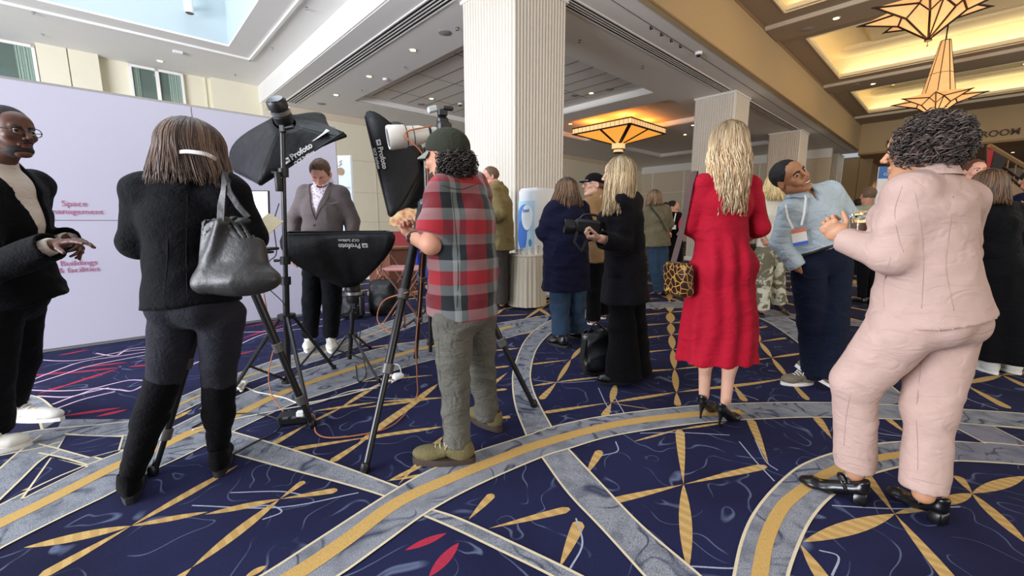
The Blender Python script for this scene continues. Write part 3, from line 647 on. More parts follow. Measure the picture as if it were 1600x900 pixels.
# ================================================================== SOLID MODELLING FOR FIGURES
V3 = lambda *a: np.array(a, dtype=np.float64)
def A3(v): return np.array([v[0], v[1], v[2]], dtype=np.float64)
def nrm(v): v = A3(v); return v/max(1e-9, np.linalg.norm(v))
_lat = np.random.RandomState(5).rand(64, 64, 64).astype(np.float32)
def vnoise(P):
    P = np.asarray(P); i = np.floor(P).astype(int); f = P-i; f = f*f*(3-2*f); i &= 63; j = (i+1) & 63; r = 0
    for a in (0, 1):
        for b in (0, 1):
            for c in (0, 1):
                w = (f[:, 0] if a else 1-f[:, 0])*(f[:, 1] if b else 1-f[:, 1])*(f[:, 2] if c else 1-f[:, 2])
                r = r+w*_lat[(j if a else i)[:, 0], (j if b else i)[:, 1], (j if c else i)[:, 2]]
    return r*2-1
class Fld:
    def __init__(s, h): s.h = h; s.ops = []
    def op(s, fn, lo, hi, mode, k): s.ops.append((fn, np.minimum(A3(lo), A3(hi))-k-3*s.h, np.maximum(A3(lo), A3(hi))+k+3*s.h, mode, k)); return s
    # tapered capsule
    def cone(s, a, b, ra, rb, k=.02, mode='u', clip=()):
        a, b = A3(a), A3(b); ab = b-a; L2 = max(1e-9, ab @ ab); r = max(ra, rb)
        def fn(X, Y, Z):
            px, py, pz = X-a[0], Y-a[1], Z-a[2]; t = np.clip((px*ab[0]+py*ab[1]+pz*ab[2])/L2, 0, 1)
            d = np.sqrt((px-t*ab[0])**2+(py-t*ab[1])**2+(pz-t*ab[2])**2)-(ra+(rb-ra)*t)
            for q, n in clip: d = np.maximum(d, (X-q[0])*n[0]+(Y-q[1])*n[1]+(Z-q[2])*n[2])
            return d
        return s.op(fn, np.minimum(a, b)-r, np.maximum(a, b)+r, mode, k)
    # tapered capsule of elliptical section; x axis given
    def econe(s, a, b, ra, rb, xax, k=.03, mode='u', clip=(), capr=None, pleat=None):
        a, b = A3(a), A3(b); ab = b-a; L = np.linalg.norm(ab); t_ = ab/L; x = A3(xax); x = nrm(x-t_*(x @ t_)); y = np.cross(t_, x); r = max(*ra, *rb)*(1.25 if pleat else 1)
        def fn(X, Y, Z):
            px, py, pz = X-a[0], Y-a[1], Z-a[2]; u = px*t_[0]+py*t_[1]+pz*t_[2]; t = np.clip(u/L, 0, 1); ez = u-t*L
            cx = px*x[0]+py*x[1]+pz*x[2]; cy = px*y[0]+py*y[1]+pz*y[2]
            rx = ra[0]+(rb[0]-ra[0])*t; ry = ra[1]+(rb[1]-ra[1])*t
            if pleat: q = 1+pleat[1]*t*np.sin(np.arctan2(cy/ry, cx/rx)*pleat[0]+pleat[2]+2*np.sin(np.arctan2(cy, cx)*2)); rx = rx*q; ry = ry*q
            m = np.minimum(rx, ry); cz = capr if capr else m
            d = (np.sqrt((cx/rx)**2+(cy/ry)**2+(ez/cz)**2)-1)*m
            for q, n in clip: d = np.maximum(d, (X-q[0])*n[0]+(Y-q[1])*n[1]+(Z-q[2])*n[2])
            return d
        return s.op(fn, np.minimum(a, b)-r, np.maximum(a, b)+r, mode, k)
    def ell(s, c, r, R=None, k=.02, mode='u'):
        c = A3(c); R_ = np.eye(3) if R is None else np.array(R); m = min(r); e = max(r)
        def fn(X, Y, Z):
            px, py, pz = X-c[0], Y-c[1], Z-c[2]
            q = [px*R_[0, i]+py*R_[1, i]+pz*R_[2, i] for i in range(3)]
            k0 = np.sqrt((q[0]/r[0])**2+(q[1]/r[1])**2+(q[2]/r[2])**2); return (k0-1)*m
        return s.op(fn, c-e, c+e, mode, k)
    def box(s, c, r, R=None, rd=.01, k=.005, mode='u'):
        c = A3(c); R_ = np.eye(3) if R is None else np.array(R); e = np.linalg.norm(r)
        def fn(X, Y, Z):
            px, py, pz = X-c[0], Y-c[1], Z-c[2]
            q = [np.abs(px*R_[0, i]+py*R_[1, i]+pz*R_[2, i])-(r[i]-rd) for i in range(3)]
            return np.sqrt(sum(np.maximum(v, 0)**2 for v in q))+np.minimum(np.maximum(np.maximum(q[0], q[1]), q[2]), 0)-rd
        return s.op(fn, c-e, c+e, mode, k)
    def cut(s, p, n):       # removes the side n points to
        p, n = A3(p), nrm(n); s.ops.append((lambda X, Y, Z: (X-p[0])*n[0]+(Y-p[1])*n[1]+(Z-p[2])*n[2], None, None, 'i', 0)); return s
    def run(s):
        U = [o for o in s.ops if o[3] == 'u']; h = s.h
        lo = np.min([o[1] for o in U], 0); hi = np.max([o[2] for o in U], 0); n = np.ceil((hi-lo)/h).astype(int)+2
        A = np.full(n, 1.0, np.float32); ax = [lo[i]+h*np.arange(n[i]) for i in range(3)]
        for fn, l, u, mode, k in s.ops:
            if l is None: i0 = np.zeros(3, int); i1 = n
            else: i0 = np.maximum(0, np.floor((l-lo)/h).astype(int)); i1 = np.minimum(n, np.ceil((u-lo)/h).astype(int)+1)
            if (i1 <= i0).any(): continue
            sl = tuple(slice(i0[i], i1[i]) for i in range(3))
            d = fn(ax[0][sl[0]][:, None, None], ax[1][sl[1]][None, :, None], ax[2][sl[2]][None, None, :]); a = A[sl]
            if mode == 'i': A[sl] = np.maximum(a, d); continue
            if mode == 'u': b = d
            else: b = -d
            if k > 0:
                if mode == 'u': w = np.clip(.5+.5*(a-b)/k, 0, 1); A[sl] = a+(b-a)*w-k*w*(1-w)
                else: w = np.clip(.5-.5*(a-b)/k, 0, 1); A[sl] = a+(b-a)*w+k*w*(1-w)
            else: A[sl] = np.minimum(a, b) if mode == 'u' else np.maximum(a, b)
        S = A < 0; N = n-1
        cnt = np.zeros(N, np.int8)
        cs = [(i, j, k) for i in (0, 1) for j in (0, 1) for k in (0, 1)]
        for (i, j, k) in cs: cnt += S[i:i+N[0], j:j+N[1], k:k+N[2]]
        I = np.argwhere((cnt > 0) & (cnt < 8))
        idx = np.full(N, -1, np.int64); idx[I[:, 0], I[:, 1], I[:, 2]] = np.arange(len(I))
        acc = np.zeros((len(I), 3)); m = np.zeros(len(I))
        for c0 in cs:
            for x in range(3):
                if c0[x]: continue
                c1 = list(c0); c1[x] = 1
                a = A[I[:, 0]+c0[0], I[:, 1]+c0[1], I[:, 2]+c0[2]]; b = A[I[:, 0]+c1[0], I[:, 1]+c1[1], I[:, 2]+c1[2]]
                on = (a < 0) != (b < 0); t = np.where(on, a/np.where(on, a-b, 1), 0)
                for y in range(3): acc[:, y] += on*(c0[y]+(t if y == x else 0))
                m += on
        P = lo+(I+acc/m[:, None])*h
        Q = []
        for x in range(3):
            y, z = (x+1) % 3, (x+2) % 3
            sl0 = [slice(None)]*3; sl1 = [slice(None)]*3; sl0[x] = slice(0, -1); sl1[x] = slice(1, None)
            E = np.argwhere(S[tuple(sl0)] != S[tuple(sl1)])
            E = E[(E[:, y] > 0) & (E[:, z] > 0) & (E[:, y] < N[y]) & (E[:, z] < N[z])]
            ins = S[E[:, 0], E[:, 1], E[:, 2]]
            def g(dy, dz):
                e = E.copy(); e[:, y] += dy; e[:, z] += dz; return idx[e[:, 0], e[:, 1], e[:, 2]]
            q = np.stack([g(-1, -1), g(0, -1), g(0, 0), g(-1, 0)], 1); q[~ins] = q[~ins][:, ::-1]; Q.append(q)
        Q = np.concatenate(Q); Q = Q[(Q >= 0).all(1)]
        return P, Q
def vnormals(P, Q):
    n = np.cross(P[Q[:, 2]]-P[Q[:, 0]], P[Q[:, 3]]-P[Q[:, 1]]); N = np.zeros_like(P)
    for i in range(4): np.add.at(N, Q[:, i], n)
    return N/np.maximum(1e-12, np.linalg.norm(N, axis=1))[:, None]
def smooth_mesh(P, Q, it=1, lam=.5):
    for _ in range(it):
        S = np.zeros_like(P); c = np.zeros(len(P))
        for a, b in ((0, 1), (1, 2), (2, 3), (3, 0)):
            np.add.at(S, Q[:, a], P[Q[:, b]]); np.add.at(c, Q[:, a], 1); np.add.at(S, Q[:, b], P[Q[:, a]]); np.add.at(c, Q[:, b], 1)
        P = P*(1-lam)+lam*S/np.maximum(c, 1)[:, None]
    return P
def folds(P, Q, amp=.006, f=(9, 9, 14), seed=0, it=0, ridge=True):
    """cloth folds: ridged noise pushed along the normals"""
    N = vnormals(P, Q); W_ = np.stack([vnoise(P*4+seed+i*7.3) for i in range(3)], 1)*.35
    q = (P+W_*.25)*np.array(f)+seed*3.1
    n = vnoise(q); n = (1-2*np.abs(n))*.7 if ridge else n
    n2 = vnoise(q*2.3+11); P = P+N*(amp*(n+.35*n2))[:, None]
    return smooth_mesh(P, Q, it) if it else P
def emit(name, parts, m, parent, tint=None, sub=None):
    """links one mesh object made of (P, Q) pieces"""
    V_, F_, o = [], [], 0
    for P, Q in parts: V_.append(P); F_.append(Q+o); o += len(P)
    P = np.concatenate(V_); Q = np.concatenate(F_); og = np.array(parent_origin(parent)) if parent else np.zeros(3)
    me = bpy.data.meshes.new(name); me.vertices.add(len(P)); me.vertices.foreach_set('co', (P-og).astype(np.float32).ravel())
    me.loops.add(len(Q)*4); me.loops.foreach_set('vertex_index', Q.astype(np.int32).ravel())
    me.polygons.add(len(Q)); me.polygons.foreach_set('loop_start', np.arange(0, len(Q)*4, 4, dtype=np.int32)); me.polygons.foreach_set('use_smooth', np.ones(len(Q), bool))
    me.update(calc_edges=True)
    if tint is not None:
        at = me.color_attributes.new('tint', 'FLOAT_COLOR', 'POINT'); c = np.ones((len(P), 4), np.float32); c[:, :3] = tint(P); at.data.foreach_set('color', c.ravel())
    me.materials.append(m); ob = bpy.data.objects.new(name, me); COL.objects.link(ob)
    if parent: ob.parent = parent
    return ob
def frame(fwd, up=(0, 0, 1)):
    """columns: right, forward, up"""
    f = nrm(fwd); u = A3(up); u = nrm(u-f*(u @ f)); r = np.cross(f, u); return np.stack([r, f, u], 1)

# ------------------------------------------------------------------ head
def head_fld(C, R, s=1.0, h=.0028, female=False, mouth='closed', lids=True, neck=None, nose=1.0, wide=1.0, beardy=False):
    C = A3(C); f = Fld(h); L = lambda x, y, z: C+R @ (V3(x*wide, y, z)*s)
    f.ell(L(0, -.018, .030), (.074*s*wide, .094*s, .084*s), R, k=0)
    f.ell(L(0, .020, -.030), (.056*s*wide, .066*s, .078*s), R, k=.03)
    f.ell(L(0, .050, .038), (.050*s*wide, .040*s, .045*s), R, k=.03)                          # forehead
    jw = .046 if female else .052
    for sx in (-1, 1):
        f.cone(L(sx*jw, .005, -.062), L(sx*.016, .062, -.098), .018*s, .016*s, k=.025)       # jaw line
        f.ell(L(sx*.040, .058, -.020), (.022*s, .020*s, .018*s), R, k=.02)                   # cheekbone
    f.ell(L(0, .070, -.100), (.018*s, .016*s, .015*s), R, k=.018)                            # chin
    f.cone(L(-.034, .078, .024), L(.034, .078, .024), .010*s, .010*s, k=.014)                # brow
    for sx in (-1, 1): f.ell(L(sx*.032, .096, .004), (.018*s, .014*s, .013*s), R, k=.012, mode='s')
    if lids:
        for sx in (-1, 1): f.ell(L(sx*.031, .074, .003), (.0145*s, .0135*s, .0115*s), R, k=.004)
    f.cone(L(0, .086, .016), L(0, .086+.026*nose, -.026), .0075*s, .0105*s, k=.008)           # nose
    for sx in (-1, 1): f.ell(L(sx*.012, .094+.006*nose, -.031), (.008*s, .010*s, .008*s), R, k=.006)
    if mouth == 'smile':
        f.cone(L(-.026, .074, -.055), L(0, .088, -.063), .006*s, .008*s, k=.008); f.cone(L(.026, .074, -.055), L(0, .088, -.063), .006*s, .008*s, k=.008)
        f.cone(L(-.022, .078, -.067), L(.022, .078, -.067), .009*s, .009*s, k=.01)
        f.ell(L(0, .094, -.064), (.023*s, .012*s, .0065*s), R, k=.003, mode='s')
        for sx in (-1, 1): f.ell(L(sx*.040, .060, -.040), (.018*s, .018*s, .016*s), R, k=.015)
    else:
        f.cone(L(-.020, .080, -.060), L(.020, .080, -.060), .0060*s, .0060*s, k=.006); f.ell(L(0, .087, -.059), (.014*s, .008*s, .005*s), R, k=.006)
        f.ell(L(0, .085, -.070), (.016*s, .008*s, .006*s), R, k=.006)
        f.ell(L(0, .098, -.0645), (.020*s, .010*s, .0018*s), R, k=.003, mode='s')
    for sx in (-1, 1):                                                                        # ears
        Re = R @ np.array(Matrix.Rotation(sx*.35, 3, 'Z')) @ np.array(Matrix.Rotation(-.2, 3, 'X'))
        f.ell(L(sx*.077, -.010, -.004), (.008*s, .019*s, .032*s), Re, k=.006)
        f.ell(L(sx*.084, -.004, -.002), (.006*s, .010*s, .018*s), Re, k=.004, mode='s')
    if neck is not None:
        r = .048 if female else .058
        f.cone(L(0, -.025, -.055), neck, r*s, r*s*1.05, k=.03)
    return f
def eyes(parent, C, R, s=1.0, iris='2a1a10', look=(0, 0), wide=1.0):
    for sx in (-1, 1):
        c = Vector(A3(C)+R @ (V3(sx*.031*wide, .0755, .003)*s)); m = MB(); d = Vector(R @ nrm((look[0], 1, look[1]))); rr = .0128*s
        m.lathe(c, [(rr*math.sin(t), rr*math.cos(t)) for t in np.linspace(math.pi, .62, 8)], 12, axis=d, mi=0)
        m.lathe(c, [(rr*1.005*math.sin(t), rr*1.01*math.cos(t)) for t in np.linspace(.66, .02, 4)], 12, axis=d, mi=1)
        m.build('eye', [mat('eye_white', 'e6e0da', .3, ncol=0), mat('iris_'+iris, iris, .2, ncol=0)], parent, 180)
def brows(parent, C, R, s, m, up=0, th=.0045, wide=1.0):
    for sx in (-1, 1):
        b = MB(); P = [A3(C)+R @ (V3(sx*x*wide, y, z+up)*s) for x, y, z in ((.014, .0925, .020), (.026, .0925, .0255), (.038, .086, .0255), (.048, .075, .020))]
        b.tube(catmull([Vector(p) for p in P], 3), [th*s*q for q in np.linspace(1, .5, 10)], 6); b.build('eyebrow', m, parent, 180)
def mouth_parts(parent, C, R, s, lip, smile=False, wide=1.0):
    L = lambda x, y, z: Vector(A3(C)+R @ (V3(x*wide, y, z)*s))
    if smile:
        b = MB(); P = catmull([L(-.021, .081, -.0585), L(-.012, .089, -.0632), L(0, .0915, -.0645), L(.012, .089, -.0632), L(.021, .081, -.0585)], 4)
        b.tube(P, [.0045*s]*len(P), 8); b.build('teeth', mat('teeth', 'f0ebe2', .3, ncol=0), parent, 180)
        for dz, r in ((.0055, .0028), (-.0062, .0035)):
            b = MB(); P = catmull([L(-.025, .080, -.0555), L(-.013, .0905, -.0635+dz), L(0, .0935, -.0648+dz), L(.013, .0905, -.0635+dz), L(.025, .080, -.0555)], 4); b.tube(P, [r*s]*len(P), 8); b.build('lip', lip, parent, 180)
    else:
        for dz, r, w in ((.0035, .0034, .020), (-.0045, .0042, .017)):
            b = MB(); P = catmull([L(-w, .082, -.0640), L(-w*.5, .0895, -.0635+dz), L(0, .0915, -.064+dz), L(w*.5, .0895, -.0635+dz), L(w, .082, -.0640)], 4)
            b.tube(P, [r*s*q for q in np.sin(np.linspace(.25, math.pi-.25, len(P)))], 8); b.build('lip', lip, parent, 180)

# ------------------------------------------------------------------ hand
def hand_fld(Wp, d, pn, side, s=1.0, curl=(.3, .35, .4, .45), th=.5, h=.0028, spread=.10, fa=None):
    """Wp wrist, d wrist->knuckles, pn palm normal, side: +1 thumb towards cross(d, pn)"""
    Wp = A3(Wp); d = nrm(d); pn = A3(pn); pn = nrm(pn-d*(pn @ d)); x = np.cross(d, pn)*side; f = Fld(h); L = lambda a, b, c: Wp+(x*a+d*b+pn*c)*s
    f.econe(L(0, -.02, 0), L(0, .035, 0), (.026*s, .019*s), (.034*s, .015*s), x, k=0)
    f.econe(L(0, .03, 0), L(0, .082, 0), (.038*s, .014*s), (.040*s, .012*s), x, k=.01)
    f.ell(L(.022, .035, .012), (.016*s, .026*s, .013*s), np.stack([x, d, pn], 1), k=.012)
    for i, (ox, ln, oy, r) in enumerate(((.029, .072, .086, .0088), (.010, .080, .091, .0090), (-.009, .074, .088, .0086), (-.027, .058, .080, .0076))):
        c = curl[i] if hasattr(curl, '__len__') else curl
        p = L(ox, oy-.012, -.001); a = 0; sp = spread*(1.2-i*.85)
        if hasattr(c, '__len__'): cs_ = c
        else: cs_ = (c, c*1.25, c*.8)
        for j, (fr, rr) in enumerate(((.46, 1.0), (.30, .92), (.24, .82))):
            a += cs_[j]; dd = d*math.cos(a)+pn*math.sin(a)+x*sp; dd = nrm(dd); q = p+dd*ln*fr*s*1.12
            f.cone(p, q, r*s*rr, r*s*rr*.93, k=.004 if j else .008); p = q
    p = L(.028, .022, .006); t1 = nrm(x*.75+d*.62+pn*(.25+.45*th)); q = p+t1*.040*s; f.cone(p, q, .0130*s, .0105*s, k=.012)
    t2 = nrm(x*(.55-.35*th)+d*.78+pn*(.2+.5*th)); q2 = q+t2*.030*s; f.cone(q, q2, .0103*s, .0095*s, k=.004)
    t3 = nrm(t2+pn*.15-x*.1*th); f.cone(q2, q2+t3*.024*s, .0094*s, .0078*s, k=.004)
    return f

# ------------------------------------------------------------------ shoes
def foot_frame(an, toe):
    d = A3(toe)-A3(an); d[2] = 0; return frame(d)
def sneaker(parent, heel, toe, mu, ms, w=.098, hgt=.085, lace=None, R=None, sole_h=.026, lift=0, collar=.10):
    heel, toe = A3(heel), A3(toe); L_ = np.linalg.norm(toe-heel)
    if R is None: R = frame(toe-heel)
    P = lambda x, y, z: heel+R @ V3(x, y, z)
    f = Fld(.004)
    f.ell(P(0, L_*.76, sole_h+.018), (w*.47, L_*.25, .036), R, k=0); f.ell(P(0, L_*.22, sole_h+.028), (w*.37, L_*.23, .05), R, k=.03)
    f.cone(P(0, L_*.22, sole_h+.02), P(0, L_*.17, sole_h+collar*.62), .040, .036, k=.03); f.econe(P(0, L_*.35, sole_h+.045), P(0, L_*.72, sole_h+.018), (.036, .028), (.036, .022), R[:, 0], k=.03)
    f.cut(P(0, 0, sole_h-.004), -R[:, 2]); f.cone(P(0, L_*.18, sole_h+collar*.95), P(0, L_*.19, sole_h+collar*.6), .036, .030, k=.004, mode='s')
    P_, Q_ = f.run(); sh = emit('shoe', [(P_, Q_)], mu, parent)
    m = MB(); pr = []
    for i in range(28):
        t = 2*math.pi*i/28; y = .5-.5*math.cos(t); sx = math.sin(t); ww = (.36+.13*math.sin(math.pi*min(1, y*1.05)**1.4)) if y > 0 else .36
        pr.append((sx*abs(sx)**-.35*w*ww if abs(sx) > 1e-6 else 0, -.008+(L_+.012)*y))
    vs_ = [Vector(P(x, y, .001+lift)) for x, y in pr]+[Vector(P(x*1.04, y, sole_h*.5)) for x, y in pr]+[Vector(P(x, y, sole_h)) for x, y in pr]; n = 28
    m.add(vs_, [(i, (i+1) % n, n+(i+1) % n, n+i) for i in range(n)]+[(n+i, n+(i+1) % n, 2*n+(i+1) % n, 2*n+i) for i in range(n)]+[tuple(range(n))[::-1], tuple(range(2*n, 3*n))])
    m.build('sole', ms, sh, 40)
    if lace:
        m = MB()
        for i in range(5):
            y = L_*(.40+.075*i); z = sole_h+.083-.0092*i
            m.tube([P(-.026, y-.006, z-.012), P(-.01, y, z+.002), P(.01, y, z+.002), P(.026, y-.006, z-.012)], .0036, 6)
        m.tube([P(0, L_*.40, sole_h+.088), P(.028, L_*.40, sole_h+.084), P(.040, L_*.46, sole_h+.055)], .003, 6); m.tube([P(0, L_*.40, sole_h+.088), P(-.028, L_*.40, sole_h+.084), P(-.040, L_*.46, sole_h+.055)], .003, 6)
        m.build('laces', lace, sh, 180)
    return sh
def pump(parent, heel, toe, mu, hh=.085, w=.075, block=False, strap=None, k=.9):
    """court shoe: heel point on the floor, toe point on the floor"""
    heel, toe = A3(heel), A3(toe); L_ = np.linalg.norm(toe-heel); R = frame(toe-heel)
    P = lambda x, y, z: heel+R @ V3(x, y, z); f = Fld(.0035)
    f.cone(P(0, .025, hh+.014), P(0, L_*.55, hh*.30+.012), .030, .030, k=0); f.ell(P(0, L_*.76, .022), (w*.5, L_*.22, .021), R, k=.02); f.cone(P(0, L_*.80, .020), P(0, L_-.012, .012), .026, .008, k=.02)
    f.cone(P(0, .022, hh+.02), P(0, .018, hh+.05), .027, .025, k=.01)
    f.cone(P(0, .03, hh+.075), P(0, L_*.62, hh*.34+.052), .030, .027, k=.008, mode='s')
    f.cut(P(0, L_*.8, 0), -R[:, 2])
    a_ = nrm(P(0, L_*.62, 0)-P(0, .03, hh-.006)); nn = -np.cross(R[:, 0], a_); nn = nn if nn[2] < 0 else -nn
    parts = [f.run()]; sh = emit('shoe', parts, mu, parent)
    m = MB()
    if block: m.box(Vector(P(0, .022, (hh)*.5)), (.052, .05, hh), Matrix(R.tolist()), bev=.006)
    else: m.tube([P(0, .030, hh+.005), P(0, .016, hh*.62), P(0, .012, hh*.3), P(0, .012, 0)], [.026, .0105, .0065, .006], 10)
    m.build('heel', mu, sh, 50)
    if strap:
        m = MB(); z = strap; y0 = .085; pts = [P(-.036, y0-.02, z-.035), P(-.034, y0, z), P(-.015, y0+.016, z+.016), P(.015, y0+.016, z+.016), P(.034, y0, z), P(.036, y0-.02, z-.035)]
        m.tube(catmull([Vector(p) for p in pts], 4), .006, 8); m.build('strap', mu, sh, 180)
        m = MB(); c = Vector(P(.036, y0-.002, z)); m.box(c, (.004, .016, .018), Matrix(R.tolist())); m.build('buckle', M_chrome, sh)
    return sh

# ------------------------------------------------------------------ hair
def locks(name, parent, C, R, m, n=260, length=.4, rad=(.084, .100, .098), face=1.05, wave=.012, wf=14, r=.004, seed=1, cols=((.8, .7, .5), (1, .95, .8)), part=0.0, root=None, spreadx=1.0, back=.0, taper=.25, top=.04, dark=None, lv=.25, curl=0, gather=None, gmix=0, fsweep=0, zcut=None, seg=16, flare=0):
    rnd = random.Random(seed); mb = MB(); cols_ = []; C = A3(C)
    for i in range(n):
        az = rnd.uniform(face, 2*math.pi-face); ph0 = rnd.uniform(.05, 1.0)           # az measured from the face direction
        L_ = length*rnd.uniform(1-lv, 1.02); pts = []; sc = 1+rnd.uniform(-.02, .07)
        arc = max(0, math.pi/2*1.05-ph0)*rad[2]; ph1, ph2 = rnd.uniform(0, 6.28), rnd.uniform(0, 6.28); wv = wf*rnd.uniform(.8, 1.2)
        tot = arc+L_; aw = rnd.uniform(-.25, .25)
        for k in range(seg+1):
            u = k/seg; sd = u*tot
            if sd < arc: ph = ph0+sd/rad[2]; dz = 0
            else: ph = math.pi/2*1.05; dz = sd-arc
            aa = az+aw*u; x = math.sin(aa)*math.sin(ph)*rad[0]*sc*(1+(spreadx-1)*min(1, dz*4)); y = math.cos(aa)*math.sin(ph)*rad[1]*sc-.012; z = math.cos(ph)*rad[2]*sc+top
            a_ = min(1, dz/.10)
            y -= back*min(dz, .2); y += fsweep*a_; x += flare*math.sin(aa)*dz
            x += wave*(.25+a_)*math.sin(wv*sd+ph1)+curl*math.cos(wv*2*sd+ph1)*a_; y += wave*.7*(.2+a_)*math.sin(wv*sd*1.1+ph2)+curl*math.sin(wv*2*sd+ph1)*a_
            v = C+R @ V3(x, y, z)-V3(0, 0, dz)
            if gather is not None:
                g = A3(gather); w = min(1, u*1.3)**2*gmix; v = v*(1-w)+(g+(v-g)*.25)*w
            pts.append(v)
        if zcut is not None and pts[-1][2] < zcut: pts = [p for p in pts if p[2] > zcut]
        if len(pts) < 3: continue
        rs = [r*(.55+.45*min(1, k/3))*(1-(1-taper)*(k/(len(pts)-1))**2.5)*1.0 for k in range(len(pts))]
        n0 = len(mb.v); mb.tube([Vector(p) for p in pts], rs, 5); c0, c1 = rnd.choice(cols), rnd.choice(cols); q = rnd.uniform(.82, 1.12)
        for k in range(len(pts)):
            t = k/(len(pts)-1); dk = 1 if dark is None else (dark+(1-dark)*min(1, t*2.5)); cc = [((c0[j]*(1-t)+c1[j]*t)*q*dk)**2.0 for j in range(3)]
            cols_ += [cc+[1]]*5
    mb.cols = [c for c in cols_]; return mb.build(name, m, parent, 180)
def cap_hair(name, parent, C, R, m, s=1.0, r=(.080, .100, .090), off=(0, -.018, .033), cuts=(), rough=.004, f=60, h=.004, seed=0, extra=(), wide=1.0):
    """short hair or the hair mass on the skull: ellipsoid shell trimmed by planes given in head space"""
    C = A3(C); L = lambda v: C+R @ (A3(v)*s); f_ = Fld(h); f_.ell(L(off), tuple(x*s for x in r), R, k=0)
    for c_, r_ in extra: f_.ell(L(c_), tuple(x*s for x in r_), R, k=.02)
    for p, n_ in cuts: f_.cut(L(p), R @ nrm(n_))
    P, Q = f_.run(); N = vnormals(P, Q); d = vnoise((P-C) @ R*np.array((f, f*.35, f*.6))+seed)+.5*vnoise(P*f*2+seed); P = P+N*(rough*d)[:, None]
    return emit(name, [(P, Q)], m, parent)
